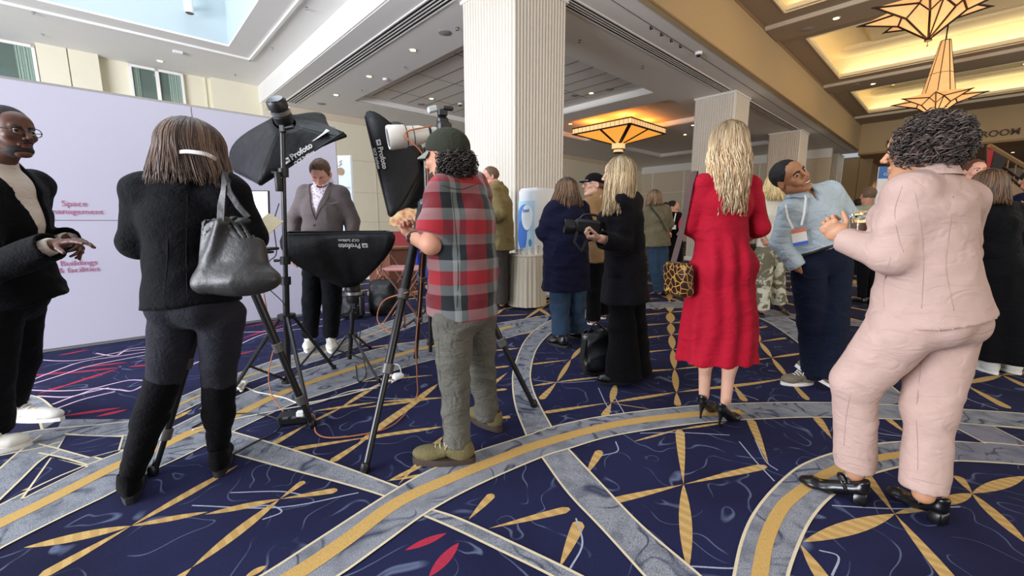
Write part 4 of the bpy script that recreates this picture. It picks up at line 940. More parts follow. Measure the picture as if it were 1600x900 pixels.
# ================================================================== PEOPLE
SKIN = {}
def skin(name, col): 
    return mat('skin_'+name, col, .5, ncol=.06, nscale=25, sheen=0, spec=.4)
def cloth(name, col, rough=.85, ncol=.10, bump=.25, bscale=90, sheen=.02, crease=.2, **k):
    k['crease'] = crease
    return mat(name, col, rough, ncol=ncol, nscale=12, bump=bump, bscale=bscale, sheen=sheen, spec=.10, **k)
def hairm(name='hair_tinted', col='ffffff', rough=.45): return mat(name, col, rough, ncol=.22, nscale=90, attr='tint', spec=.5)
M_hairt = hairm()
class Fig:
    def __init__(s, label, base, J, fwd, sc=1.0, w=(.150, .105, .130, .095, .150, .110), arm=(.050, .040, .036, .026), leg=(.080, .055, .050, .036), female=False, group=None):
        s.root = thing('person', Vector((base[0], base[1], 0)), label, 'person', group); s.J = {k: A3(v) for k, v in J.items()}; s.sc = sc; s.w = [x*sc for x in w]; s.arm = [x*sc for x in arm]; s.leg = [x*sc for x in leg]
        j = s.J; s.x = nrm(j['shR']-j['shL']); s.f = nrm(fwd); s.f = nrm(s.f-s.x*(s.f @ s.x)); s.u = np.cross(s.x, s.f); s.female = female
        if s.u[2] < 0: s.u = -s.u
        s.parts = []; s.bare = False
    def torso(s, F_, off=0, clip=(), hemc=None, hemr=None, pleat=None, capr=None):
        j, w = s.J, s.w; mid = (j['shL']+j['shR'])/2; sw = np.linalg.norm(j['shR']-j['shL'])/2
        o = off
        F_.econe(j['pe'], j['wa'], (w[0]+o, w[1]+o), (w[2]+o, w[3]+o), s.x, .03, clip=clip)
        F_.econe(j['wa'], j['ch'], (w[2]+o, w[3]+o), (w[4]+o, w[5]+o), s.x, .04, clip=clip)
        F_.econe(j['ch'], mid-s.u*.02, (w[4]+o, w[5]+o), (sw*.86+o, w[5]*.70+o), s.x, .04, clip=clip)
        for k in ('shL', 'shR'): F_.cone(mid+s.u*.012, j[k]+s.u*.004-(j[k]-mid)*.10, .054*s.sc+o*.6, s.arm[0]*.92+o*.8, .05)
        F_.econe(mid-s.u*.01, j['nb'], (sw*.62+o, .062*s.sc+o), (.058*s.sc+o*.5, .056*s.sc+o*.5), s.x, .04)
        if s.female:
            for sg in (-1, 1): F_.ell(j['ch']+s.x*sg*.072*s.sc+s.f*(w[5]*.72+o), (.062*s.sc, .055*s.sc, .062*s.sc), None, .04)
        if hemc is not None: F_.econe(j['wa'], hemc, (w[2]+o, w[3]+o), hemr, s.x, .03, clip=clip, pleat=pleat, capr=capr)
    def arms(s, F_, off=0, sleeve=None, sides='LR', t0=0, k=.03, clipcuff=True, extra=0):
        a = s.arm; j = s.J
        for S_ in sides:
            sh, el, wr = j['sh'+S_], j['el'+S_], j['wr'+S_]
            if sleeve is not None and sleeve < 1:     # ends on the upper arm
                e = sh+(el-sh)*sleeve; n = nrm(el-sh); F_.cone(sh, e+n*.02, a[0]+off, a[0]+(a[1]-a[0])*sleeve+off+extra, k, clip=((e, n),)); continue
            F_.cone(sh, el, a[0]+off, a[1]+off, k)
            t = 1 if sleeve is None else sleeve-1; e = el+(wr-el)*t; n = nrm(wr-el)
            r1 = a[2]+(a[3]-a[2])*t+off+(extra if sleeve else 0)
            F_.cone(el, e+n*(.03 if sleeve else 0), a[2]+off+.002, r1, min(k, .025), clip=((e, n),) if sleeve and clipcuff else ())
            if sleeve: F_.cone(e-n*.02, e+n*.05, max(.018, r1-.012), max(.018, r1-.012), 0.002, mode='s')
    def legs(s, F_, off=0, hem=None, r=None, sides='LR', k=.02, clip=(), calf=True, knee_clip=None):
        g = r or s.leg; j = s.J
        for S_ in sides:
            hp, kn, an = j['hp'+S_], j['kn'+S_], j['an'+S_]
            F_.cone(hp, kn, g[0]+off, g[1]+off, k, clip=clip)
            t = 1 if hem is None else hem; e = kn+(an-kn)*t; n = nrm(an-kn)
            if hem is None:
                F_.cone(kn, an, g[2]+off, g[3]+off, k)
                if s.bare: F_.ell(kn+(an-kn)*.32-s.f*.012, (.048*s.sc+off, .050*s.sc+off, .11*s.sc), None, .03)
            else:
                F_.cone(kn, e+n*.04, g[2]+off, g[3]+off, k, clip=((e, n),))
                F_.cone(e-n*.02, e+n*.06, g[3]+off-.018, g[3]+off-.018, .002, mode='s')
    def body(s, m, head=None, hands=(), h=.009, legs=True, name='body'):
        """one continuous skin: trunk, limbs, with finely shaped head and hands"""
        F_ = Fld(h); s.torso(F_, -.004); s.arms(F_)
        if legs: s.legs(F_)
        P = [F_.run()]
        if head is not None: P.append(head.run())
        P += [q.run() for q in hands]
        s.parts = P; s.body_ob = emit(name, P, m, s.root); return s.body_ob
    def top(s, name, m, off=.016, hem=None, hemr=None, sleeve=1.95, neck=.058, V=None, amp=.005, f=(7, 7, 12), h=.008, seed=0, extra=0, collar=0, tint=None, hemtilt=None, pleat=None, sides='LR', open_=None, shoulder_pad=0, ho=None, fold_it=1, back_hem=None):
        j = s.J; F_ = Fld(h); hemc = s.J['pe'] if hem is None else A3(hem); dn = nrm(hemc-j['wa']) if hemtilt is None else nrm(hemtilt)
        clip = ((hemc, dn),)
        s.torso(F_, off, clip, hemc+dn*.05, hemr or (s.w[0]+off+.01, s.w[1]+off+.01), pleat=pleat)
        if shoulder_pad:
            for k in ('shL', 'shR'): F_.ell(j[k]+s.u*.012, (.062*s.sc+shoulder_pad, .052*s.sc, .045*s.sc), np.stack([s.x, s.f, s.u], 1), .03)
        if sides: s.arms(F_, off, sleeve, extra=extra, sides=sides, k=.055)
        if collar: F_.cone(j['nb']-s.u*.02, j['nb']+s.u*collar, neck+.016, neck+.006, .015)
        F_.cone(j['nb']+s.u*.005-s.f*.0, j['nb']+s.u*.12, neck, neck, .004, mode='s')
        if V is not None:      # (apex point, top half width)
            ap, tw, top_ = A3(V[0]), V[1], A3(V[2]); H_ = np.linalg.norm(top_-ap); uu = nrm(top_-ap); xx = s.x; ff = s.f; lo = ap-.25; hi = top_+.25
            def fn(X, Y, Z):
                px, py, pz = X-ap[0], Y-ap[1], Z-ap[2]; cx = px*xx[0]+py*xx[1]+pz*xx[2]; cz = px*uu[0]+py*uu[1]+pz*uu[2]; cf = (X-j['ch'][0])*ff[0]+(Y-j['ch'][1])*ff[1]+(Z-j['ch'][2])*ff[2]
                return np.maximum(np.maximum(np.abs(cx)-tw*np.clip(cz/H_, 0, 1.0), -cf+.02), -cz)
            F_.op(fn, lo, hi, 's', .003)
        if open_ is not None:   # cutaway below the button
            F_.cone(open_[0], open_[1], open_[2], open_[3], .01, mode='s')
        P, Q = F_.run(); P = folds(P, Q, amp, f, seed, fold_it)
        return emit(name, [(P, Q)], m, s.root, tint)
    def lapels(s, m, V, off, wd=.05, h=.004):
        ap, tw, top_ = A3(V[0]), V[1], A3(V[2]); H_ = np.linalg.norm(top_-ap); uu = nrm(top_-ap); xx = s.x; ff = s.f; j = s.J
        F_ = Fld(h); s.torso(F_, off)
        def fn(X, Y, Z):
            px, py, pz = X-ap[0], Y-ap[1], Z-ap[2]; cx = np.abs(px*xx[0]+py*xx[1]+pz*xx[2]); cz = px*uu[0]+py*uu[1]+pz*uu[2]; cf = (X-j['ch'][0])*ff[0]+(Y-j['ch'][1])*ff[1]+(Z-j['ch'][2])*ff[2]
            t = np.clip(cz/H_, 0, 1); w0 = tw*t-.003; w1 = w0+wd*np.clip(t*2.2, .1, 1)*np.where(t > .80, 1.0-(t-.8)*1.5, 1)-.008*((t > .70) & (t < .73))
            return np.maximum(np.maximum(np.maximum(w0-cx, cx-w1), -cf+.0), np.maximum(-cz, cz-H_*1.02))
        F_.ops.append((fn, None, None, 'i', 0)); P, Q = F_.run()
        return emit('lapels', [(P, Q)], m, s.root)
    def trousers(s, name, m, off=.012, hem=.97, r=None, belt=None, amp=.005, f=(8, 8, 11), h=.008, seed=3, butt=.0, tint=None, rise=.0):
        j = s.J; F_ = Fld(h); g = r or s.leg; up = nrm(j['wa']-j['pe']); bp = j['pe']+up*(.10*s.sc if belt is None else belt)
        F_.econe(j['pe']-up*.0, j['wa'], (s.w[0]+off*.8, s.w[1]+off*.8), (s.w[2]+off*.8, s.w[3]+off*.8), s.x, .02, clip=((bp, up),))
        if butt:
            for sg in (-1, 1): F_.ell(j['pe']+s.x*sg*.065*s.sc-s.f*butt-up*.02, (.085*s.sc, .085*s.sc, .09*s.sc), None, .04)
        s.legs(F_, off, hem, g, k=.025)
        P, Q = F_.run(); P = folds(P, Q, amp, f, seed, 1); return emit(name, [(P, Q)], m, s.root, tint)
    def sweep(s, name, m, pts, r, n=8, flat=None):
        b = MB(); b.tube([Vector(A3(p)) for p in pts], r, n, flat=flat); return b.build(name, m, s.root, 60)
from mathutils.bvhtree import BVHTree
def seam(ob, pts, d, m, name='seam', r=.0014, lift=.0, per=8, group=None):
    """a stitched line laid on the surface of ob: pts are cast along d onto it"""
    me = ob.data; og = parent_origin(ob); bv = BVHTree.FromPolygons([v.co+og for v in me.vertices], [tuple(p.vertices) for p in me.polygons])
    out = []; d = Vector(A3(d)).normalized()
    for p in catmull([Vector(A3(q)) for q in pts], per):
        h = bv.ray_cast(p-d*.6, d, 1.5)
        if h[0] is not None: out.append(h[0]+h[1]*lift)
    if len(out) < 3: return None
    out = [out[0]]+[(out[i-1]+out[i]+out[i+1])/3 for i in range(1, len(out)-1)]+[out[-1]]
    b = MB(); b.tube(out, r, 5); return b.build(name, m, ob, 180)
def collar_ring(fig, m, r=.064, h=.036, gap=.35, tilt=.35, dz=.01, name='collar', point=.03, back=1.0):
    """turned-down collar: a band with thickness round the neck, open at the front"""
    j = fig.J; c = j['nb']+fig.u*dz+fig.f*.004; b = MB(); vs_ = []; n = 22
    for i in range(n+1):
        t = gap+(2*math.pi-2*gap)*i/n; e = abs(i/n-.5)*2; o = fig.x*math.sin(t)+fig.f*math.cos(t); fr = max(0, math.cos(t)); up = fig.u*(h*.62*(1-.9*fr)*back+.004)-fig.u*fr*.012
        top_ = c+o*r+up; bot = c+o*(r+h*tilt)-fig.u*(h*.45+point*max(0, e-.72)*3.2)+up*.0-fig.u*fr*.015+fig.f*point*max(0, e-.8)*1.5
        vs_ += [top_, bot, bot-o*.004, top_-o*.006]
    b.add([Vector(v) for v in vs_], [(4*i+a, 4*i+(a+1) % 4, 4*i+4+(a+1) % 4, 4*i+4+a) for i in range(n) for a in range(4)]+[(3, 2, 1, 0), tuple(4*n+a for a in range(4))]); return b.build(name, m, fig.root, 60)
def curls(name, parent, C, R, m, n, rad, off, az=(.62, 5.66), cz=(-.62, 1), cols=((.09, .075, .07),), rr=(.008, .016), r=.0024, seed=4, gain=1.8, drop=.032):
    mb = MB(); rnd = random.Random(seed); cl = []; Cc = A3(C)
    for i in range(n):
        a_ = rnd.uniform(*az); ph = math.acos(rnd.uniform(*cz)); d = V3(math.sin(a_)*math.sin(ph), math.cos(a_)*math.sin(ph), math.cos(ph)); c0 = A3(off)+d*A3(rad)*(1+.10*math.sin(i*1.7)+rnd.uniform(-.06, .09)); q_ = rnd.uniform(*rr); pts = []
        ax = nrm(V3(rnd.uniform(-1, 1), rnd.uniform(-1, 1), -1.2)); e1 = nrm(np.cross(ax, d)+.01); e2 = np.cross(ax, e1); p0 = rnd.uniform(0, 6.28); tt = rnd.uniform(8.5, 10)
        for k in range(12): t = k/11*tt; pts.append(Vector(Cc+R @ (c0+ax*drop*(k/11-.5)+(e1*math.cos(t+p0)+e2*math.sin(t+p0))*q_)))
        mb.tube(pts, [r*(.5+.5*math.sin(math.pi*(k+.5)/12)) for k in range(12)], 5); c_ = rnd.choice(cols); cl += [[*[q**gain for q in c_], 1]]*60
    mb.cols = cl; return mb.build(name, m, parent, 180)
def ribbon(mb, pts, w, nrm_, th=.0015, mi=0):
    """flat band of real thickness along pts, lying across nrm_"""
    pts = [Vector(A3(p)) for p in pts]; nv = [Vector(A3(q)) for q in (nrm_ if hasattr(nrm_[0], '__len__') else [nrm_]*len(pts))]; vs_ = []
    for i, p in enumerate(pts):
        t = pts[min(i+1, len(pts)-1)]-pts[max(i-1, 0)]; sd = t.cross(nv[i]); sd.normalize(); k = nv[i].normalized()
        vs_ += [p+sd*w/2+k*th, p-sd*w/2+k*th, p-sd*w/2-k*th, p+sd*w/2-k*th]
    fs = [(4*i+a, 4*i+(a+1) % 4, 4*i+4+(a+1) % 4, 4*i+4+a) for i in range(len(pts)-1) for a in range(4)]+[(3, 2, 1, 0), tuple(4*(len(pts)-1)+a for a in range(4))]
    mb.add(vs_, fs, mi)
def mid(a, b, t=.5): return A3(a)*(1-t)+A3(b)*t
M_blacksuit = cloth('black_suiting', '0b0b0e'); M_blackpant = cloth('black_trousers', '0e0e11'); M_navycloth = cloth('navy_cloth', '171a30'); M_shoeblack = mat('black_leather', '0c0c0e', .28, ncol=.02, spec=.6)
M_whitesole = mat('white_rubber', 'e4e1da', .6, ncol=.03); M_whitesnk = mat('white_leather', 'dcd8cc', .6, ncol=.04); M_lacew = mat('white_lace', 'f0eee6', .8, ncol=.02); M_blacksole = mat('black_rubber', '141416', .7, ncol=.02)

# ---------------------------------------------------------------- man in black suit, far left
def man_left():
    sk = skin('deep', '5b3a2c'); Y = 2.28
    J = dict(nb=pp(-4, 252, Y+.02), shR=pp(-42, 300, Y-.18), shL=pp(52, 290, Y+.20), ch=pp(8, 345, Y), wa=pp(8, 405, Y+.01), pe=pp(18, 462, Y+.02),
             elR=pp(-28, 428, Y-.24), wrR=pp(92, 380, Y-.20), elL=pp(40, 392, Y+.27), wrL=pp(112, 372, Y+.12), hpR=pp(-5, 475, Y-.08), hpL=pp(30, 470, Y+.09))
    J['knR'] = pp(-18, 590, 2.12); J['anR'] = pp(-14, 672, 2.16); J['knL'] = pp(28, 560, 2.46); J['anL'] = pp(10, 632, 2.44)
    fw = V3(.93, -.30, 0); p = Fig('man in black suit and glasses gesturing with open hands at far left', (J['pe'].x, 2.3), J, fw, 1.04, w=(.165, .125, .155, .120, .165, .125))
    C = pp(16, 206, Y-.02); R = frame((.97, -.16, -.06))
    hd = head_fld(C, R, 1.08, neck=J['nb'], nose=1.05, wide=1.02)
    dR = A3(pp(140, 373, Y-.2))-A3(J['wrR']); hR = hand_fld(J['wrR'], dR, (-.05, .1, -1), -1, 1.05, curl=(.12, .22, .32, .42), th=.35, spread=.12)
    hL = hand_fld(J['wrL'], A3(pp(134, 392, Y+.06))-A3(J['wrL']), (.2, -.7, -.7), 1, 1.0, curl=(.5, .55, .6, .65), th=.5)
    p.body(sk, hd, (hR, hL)); eyes(p.root, C, R, 1.08, '140c08', wide=1.02); M_hb = mat('hair_black', '120e0d', .8, ncol=.2, nscale=200)
    brows(p.root, C, R, 1.08, M_hb); mouth_parts(p.root, C, R, 1.08, mat('lip_deep', '6a3d34', .5))
    cap_hair('hair', p.root, C, R, M_hb, 1.08, r=(.0785, .0985, .0875), cuts=(((0, .062, .062), (0, .8, -.62)), ((0, -.05, -.035), (0, .15, -1))), rough=.001, h=.0035)
    cap_hair('beard', p.root, C, R, mat('beard_dark', '201612', .8), 1.08, r=(.0545, .060, .036), off=(0, .028, -.083), cuts=(((0, .03, -.055), (0, .25, 1)), ((0, 0, -.09), (0, -1, .1))), rough=.001, h=.0035)
    b = MB(); L = lambda x, y, z: Vector(A3(C)+R @ (V3(x, y, z)*1.08))
    b.tube(catmull([L(-.018, .096, -.050), L(0, .1035, -.048), L(.018, .096, -.050)], 4), .004, 6); b.build('moustache', M_hb, p.root, 180)
    b = MB()
    for sx in (-1, 1):
        b.tube([L(sx*.034+.024*math.cos(t), .104-.006*abs(math.cos(t)), .002+.019*math.sin(t)) for t in np.linspace(0, 2*math.pi, 17)], .0022, 6, cap=False); b.tube([L(sx*.058, .100, .006), L(sx*.078, .06, .006), L(sx*.081, -.005, .008)], .002, 6)
    b.tube([L(-.011, .106, .006), L(0, .109, .009), L(.011, .106, .006)], .002, 6); b.build('glasses', mat('glasses_frame', '2a2a2c', .3, ncol=0), p.root, 180)
    sh = cloth('cream_shirt', 'd0c4b8', bump=.2); hem = A3(pp(30, 455, Y+.03))
    p.top('shirt', sh, .012, hem=hem, sleeve=1.93, neck=.056, amp=.004, collar=.035, h=.007)
    V = (mid(J['wa'], J['pe'], .2)+p.f*.1, .105, A3(J['nb'])+p.f*.08); p.top('suit_jacket', M_blacksuit, .030, hem=A3(pp(40, 470, Y+.05)), hemr=(.215, .18), sleeve=1.90, neck=.075, V=V, amp=.007, seed=4, extra=.016, shoulder_pad=.01)
    p.trousers('trousers', M_blackpant, .016, hem=.98, r=(.092, .078, .078, .072), amp=.006)
    collar_ring(p, sh, r=.062, h=.04, gap=.4, tilt=.4, dz=.012, point=.03)
    sneaker(p.root, gp(-2, 655)+Vector((.0, 0, 0)), gp(99, 657), M_whitesnk, M_whitesole, lace=M_lacew); sneaker(p.root, gp(-55, 715), gp(50, 695), M_whitesnk, M_whitesole, lace=M_lacew)
man_left()

# ---------------------------------------------------------------- woman with tote, back view
def woman_tote():
    sk = skin('fair', 'd2a58c'); Y = 1.76
    J = dict(nb=pp(296, 268, Y-.02), shL=pp(228, 300, Y), shR=pp(356, 300, Y+.02), ch=pp(292, 345, Y), wa=pp(290, 405, Y+.02), pe=pp(300, 470, Y),
             elL=pp(212, 380, Y+.03), wrL=pp(262, 400, Y+.27), elR=pp(394, 368, Y+.06), wrR=pp(352, 380, Y+.30), hpL=pp(274, 492, Y), hpR=pp(346, 492, Y+.02))
    J['knL'] = pp(258, 585, Y+.02); J['anL'] = pp(205, 742, 1.71); J['knR'] = pp(342, 590, Y+.10); J['anR'] = pp(342, 705, 1.93)
    p = Fig('woman in black blazer seen from behind, brown hair, grey tote on her shoulder', (-1.45, 1.76), J, (0.05, 1, 0), .97, w=(.142, .115, .118, .092, .142, .100), leg=(.078, .054, .050, .036), female=True)
    C = pp(311, 232, Y+.05); R = frame((.30, .85, -.55)); hd = head_fld(C, R, .98, female=True, neck=J['nb'], h=.004)
    hl = hand_fld(J['wrL'], (.6, .6, .3), (.3, -.6, -.6), -1, .9, h=.004); hr = hand_fld(J['wrR'], (-.5, .7, .3), (-.3, -.6, -.6), 1, .9, h=.004)
    p.body(sk, hd, (hl, hr)); 
    bz = p.top('blazer', M_blacksuit, .022, hem=A3(pp(301, 476, Y)), hemr=(.205, .165), sleeve=1.95, neck=.062, amp=.006, seed=9, collar=.02, extra=.006, shoulder_pad=.012)
    ms_ = mat('black_seam', '030304', .9); seam(bz, [A3(pp(*q_, Y-.15)) for q_ in ((293, 300), (292, 350), (291, 400), (293, 470))], ray(292, 380), ms_); collar_ring(p, M_blacksuit, r=.068, h=.045, gap=1.2, tilt=.6, dz=.01)
    for xs in ((258, 262), (330, 326)): seam(bz, [A3(pp(xs[0], 330, Y-.15)), A3(pp(xs[1], 390, Y-.15)), A3(pp(xs[0]-2, 465, Y-.15))], ray(xs[1], 390), ms_)
    b = cloth('dark_jeans', '26262c', bump=.3); p.trousers('trousers', b, .008, hem=.55, r=(.084, .060, .052, .046), amp=.005, butt=.05, seed=2)
    f = Fld(.008)
    for S_ in 'LR':
        kn, an = p.J['kn'+S_], p.J['an'+S_]; n = nrm(an-kn); tp = kn+(an-kn)*(.02 if S_ == 'L' else .02)
        f.cone(tp-n*.03, kn+(an-kn)*.45, .069, .063, .01, clip=((tp, -n),)); f.cone(kn+(an-kn)*.45, an, .063, .042, .02)
    P, Q = f.run(); P = folds(P, Q, .006, (6, 6, 14), 5, 1); M_boot = cloth('black_suede', '08080a'); emit('boot_shaft', [(P, Q)], M_boot, p.root)
    for hx, tx in (((203, 788), (212, 735)), ((342, 746), (352, 706))): sneaker(p.root, gp(*hx), gp(*tx), M_boot, M_blacksole, w=.09, collar=.13, sole_h=.03)
    hc = ((.30, .22, .18), (.40, .31, .25), (.22, .165, .14), (.46, .37, .30)); R2 = frame((.25, .97, -.12)); Ch = A3(pp(304, 238, Y+.03))
    cap_hair('hair_cap', p.root, Ch, R2, mat('hair_brown_mass', '33251d', .5, ncol=.3, nscale=60), 1.0, r=(.100, .112, .102), cuts=(((0, .06, .0), (0, 1, -.25)),), rough=.004)
    locks('hair', p.root, Ch, R2, M_hairt, n=1100, length=.17, rad=(.106, .118, .108), face=.7, wave=.009, r=.0026, seed=2, cols=hc, taper=.4, top=.02, seg=13, flare=.42, wf=9, lv=.4, back=.15)
    b = MB(); hb_ = [A3(pp(x, y, Y-d)) for x, y, d in ((266, 244, .04), (272, 240, .085), (288, 237, .115), (305, 238, .12), (322, 241, .11), (333, 246, .08), (337, 249, .04))]
    ribbon(b, catmull([Vector(q_) for q_ in hb_], 4), .014, (0, -1, .25), .003); b.build('headband', mat('headband_white', 'c9c4bd', .4), p.root, 60)
    # tote bag, a thing of its own
    bc = A3(pp(372, 400, Y-.10)); t = thing('tote_bag', Vector((bc[0], bc[1], bc[2]-.2)), 'grey slouchy leather tote hanging from the shoulder of the woman in black blazer', 'bag')
    M_t = mat('grey_leather', '2b2a28', .48, ncol=.25, nscale=9, bump=.4, bscale=14, spec=.5); F_ = Fld(.006); Yb = Y-.17
    q = lambda x, y, d=0: A3(pp(x, y, Yb+d))
    c0 = q(371, 338, .02); c1 = q(372, 446)
    F_.econe(q(358, 345, .02), q(366, 440), (.098, .026), (.136, .048), V3(1, .12, 0), .01, clip=((q(360, 336), nrm(V3(-.04, 0, 1))),)); F_.ell(q(372, 436, -.01), (.148, .050, .050), None, .03); F_.ell(q(392, 436, 0), (.095, .05, .04), None, .02)
    F_.cone(q(345, 348, -.02), q(318, 445, -.01), .018, .030, .02)
    F_.econe(q(362, 330, .02), q(364, 370, .02), (.095, .016), (.105, .030), V3(1, .12, 0), .004, mode='s')
    P, Q = F_.run(); P = folds(P, Q, .011, (5, 5, 6), 14, 1); emit('bag_body', [(P, Q)], M_t, t)
    b = MB(); nn = V3(0, 1, .1); ribbon(b, [q(345, 345, -.03), q(346, 320, -.02), q(350, 292, -.01), A3(pp(352, 268, Y-.02)), A3(pp(354, 262, Y+.05)), A3(pp(356, 275, Y+.10))], .026, [nn, nn, nn, V3(0, .7, .7), V3(0, 0, 1), V3(0, .9, .2)], .003)
    ribbon(b, [q(388, 340, .03), q(372, 322, .03), q(358, 300, .02), A3(pp(357, 272, Y-.0)), A3(pp(359, 265, Y+.05)), A3(pp(361, 275, Y+.10))], .022, [nn, nn, nn, V3(0, .7, .7), V3(0, 0, 1), V3(0, .9, .2)], .003); b.build('strap', M_t, t, 60)
woman_tote()

# ---------------------------------------------------------------- man in grey suit among the softboxes
def man_suit():
    sk = skin('rosy', 'dba088'); Y = 3.96
    J = dict(nb=pp(506, 286, Y+.02), shL=pp(533, 304, Y+.01), shR=pp(477, 302, Y+.01), ch=pp(505, 328, Y), wa=pp(504, 362, Y), pe=pp(503, 402, Y),
             elR=pp(459, 343, Y+.05), wrR=pp(459, 392, Y-.02), elL=pp(551, 345, Y+.05), wrL=pp(547, 394, Y-.02), hpR=pp(490, 415, Y), hpL=pp(518, 415, Y))
    J['knR'] = pp(487, 470, Y+.0); J['anR'] = pp(485, 524, Y+.10); J['knL'] = pp(519, 470, Y+.0); J['anL'] = pp(517, 524, Y+.10)
    p = Fig('man in grey suit looking down between the softboxes, white sneakers', (-1.88, 3.95), J, (.02, -1, 0), 1.02, w=(.150, .112, .142, .112, .152, .115), arm=(.045, .037, .035, .026))
    C = pp(501, 272, Y-.04); R = frame((.12, -.78, -.62)); hd = head_fld(C, R, 1.06, neck=J['nb'])
    hR = hand_fld(J['wrR'], (0, -.3, -.9), (.2, .9, 0), 1, 1, h=.004); hL = hand_fld(J['wrL'], (0, -.3, -.9), (-.2, .9, 0), -1, 1, h=.004)
    p.body(sk, hd, (hR, hL)); M_h = mat('hair_sandy_brown', '5e4433', .7, ncol=.3, nscale=160); brows(p.root, C, R, 1.06, M_h, th=.005); mouth_parts(p.root, C, R, 1.06, mat('lip_rosy', 'b0685c', .5)); eyes(p.root, C, R, 1.0, '3a2a20', look=(0, -.5))
    cap_hair('hair', p.root, C, R, M_h, 1.06, r=(.082, .103, .092), off=(0, -.018, .034), cuts=(((0, .060, .066), (0, .85, -.52)), ((0, -.05, -.045), (0, .35, -1))), rough=.005, h=.004, extra=(((0, .03, .10), (.05, .04, .03)),))
    cap_hair('beard', p.root, C, R, mat('stubble', '5a3f33', .8, ncol=.3, nscale=200), 1.06, r=(.060, .070, .046), off=(0, .030, -.072), cuts=(((0, .04, -.050), (0, .3, 1)), ((0, -.01, -.09), (0, -1, .1)), ), rough=.0012, h=.0035)
    ms = mat('floral_shirt', 'e6dde4', .8, ncol=.0); N, L, pr = nodes(ms); tc = N.new('ShaderNodeTexCoord'); vo = N.new('ShaderNodeTexVoronoi'); vo.inputs['Scale'].default_value = 38; L.new(tc.outputs['Object'], vo.inputs['Vector'])
    mr = N.new('ShaderNodeMapRange'); mr.inputs[1].default_value = .3; mr.inputs[2].default_value = .42; L.new(vo.outputs['Distance'], mr.inputs[0]); mx = N.new('ShaderNodeMix'); mx.data_type = 'RGBA'; mx.inputs[6].default_value = lin('b9a3b5'); mx.inputs[7].default_value = lin('ece4ea'); L.new(mr.outputs[0], mx.inputs[0]); L.new(mx.outputs[2], pr.inputs['Base Color'])
    p.top('shirt', ms, .012, sleeve=1.95, neck=.058, amp=.003, collar=.03, h=.008)
    V = (A3(pp(504, 346, Y))+p.f*.1, .098, A3(J['nb'])+p.f*.06); mj = cloth('grey_wool', '6d6463', bump=.2); p.top('suit_jacket', mj, .026, hem=A3(pp(503, 420, Y)), hemr=(.185, .15), sleeve=1.92, neck=.074, V=V, amp=.007, seed=2, extra=.004, shoulder_pad=.0, h=.008); p.lapels(mj, V, .034)
    b = MB(); b.lathe(Vector(A3(pp(503, 352, Y))+p.f*.148), [(.010, 0), (.010, .006)], 14, axis=p.f); b.build('button', M_dark, p.root, 40)
    b = MB(); b.box(Vector(A3(pp(531, 318, Y))+p.f*.126), (.085, .008, .012), Matrix.Rotation(-.2, 3, 'Y')); b.build('breast_pocket', mj, p.root)
    collar_ring(p, ms, r=.066, h=.048, gap=.30, tilt=.5, dz=.032, point=.045)
    p.trousers('trousers', cloth('black_chinos', '101114'), .013, hem=1.0, r=(.088, .072, .070, .060), amp=.006)
    for hx, tx in (((485, 534), (481, 552)), ((517, 534), (519, 553))): sneaker(p.root, gp(*hx), gp(*tx), M_whitesnk, M_whitesole, lace=M_lacew, w=.10)
man_suit()

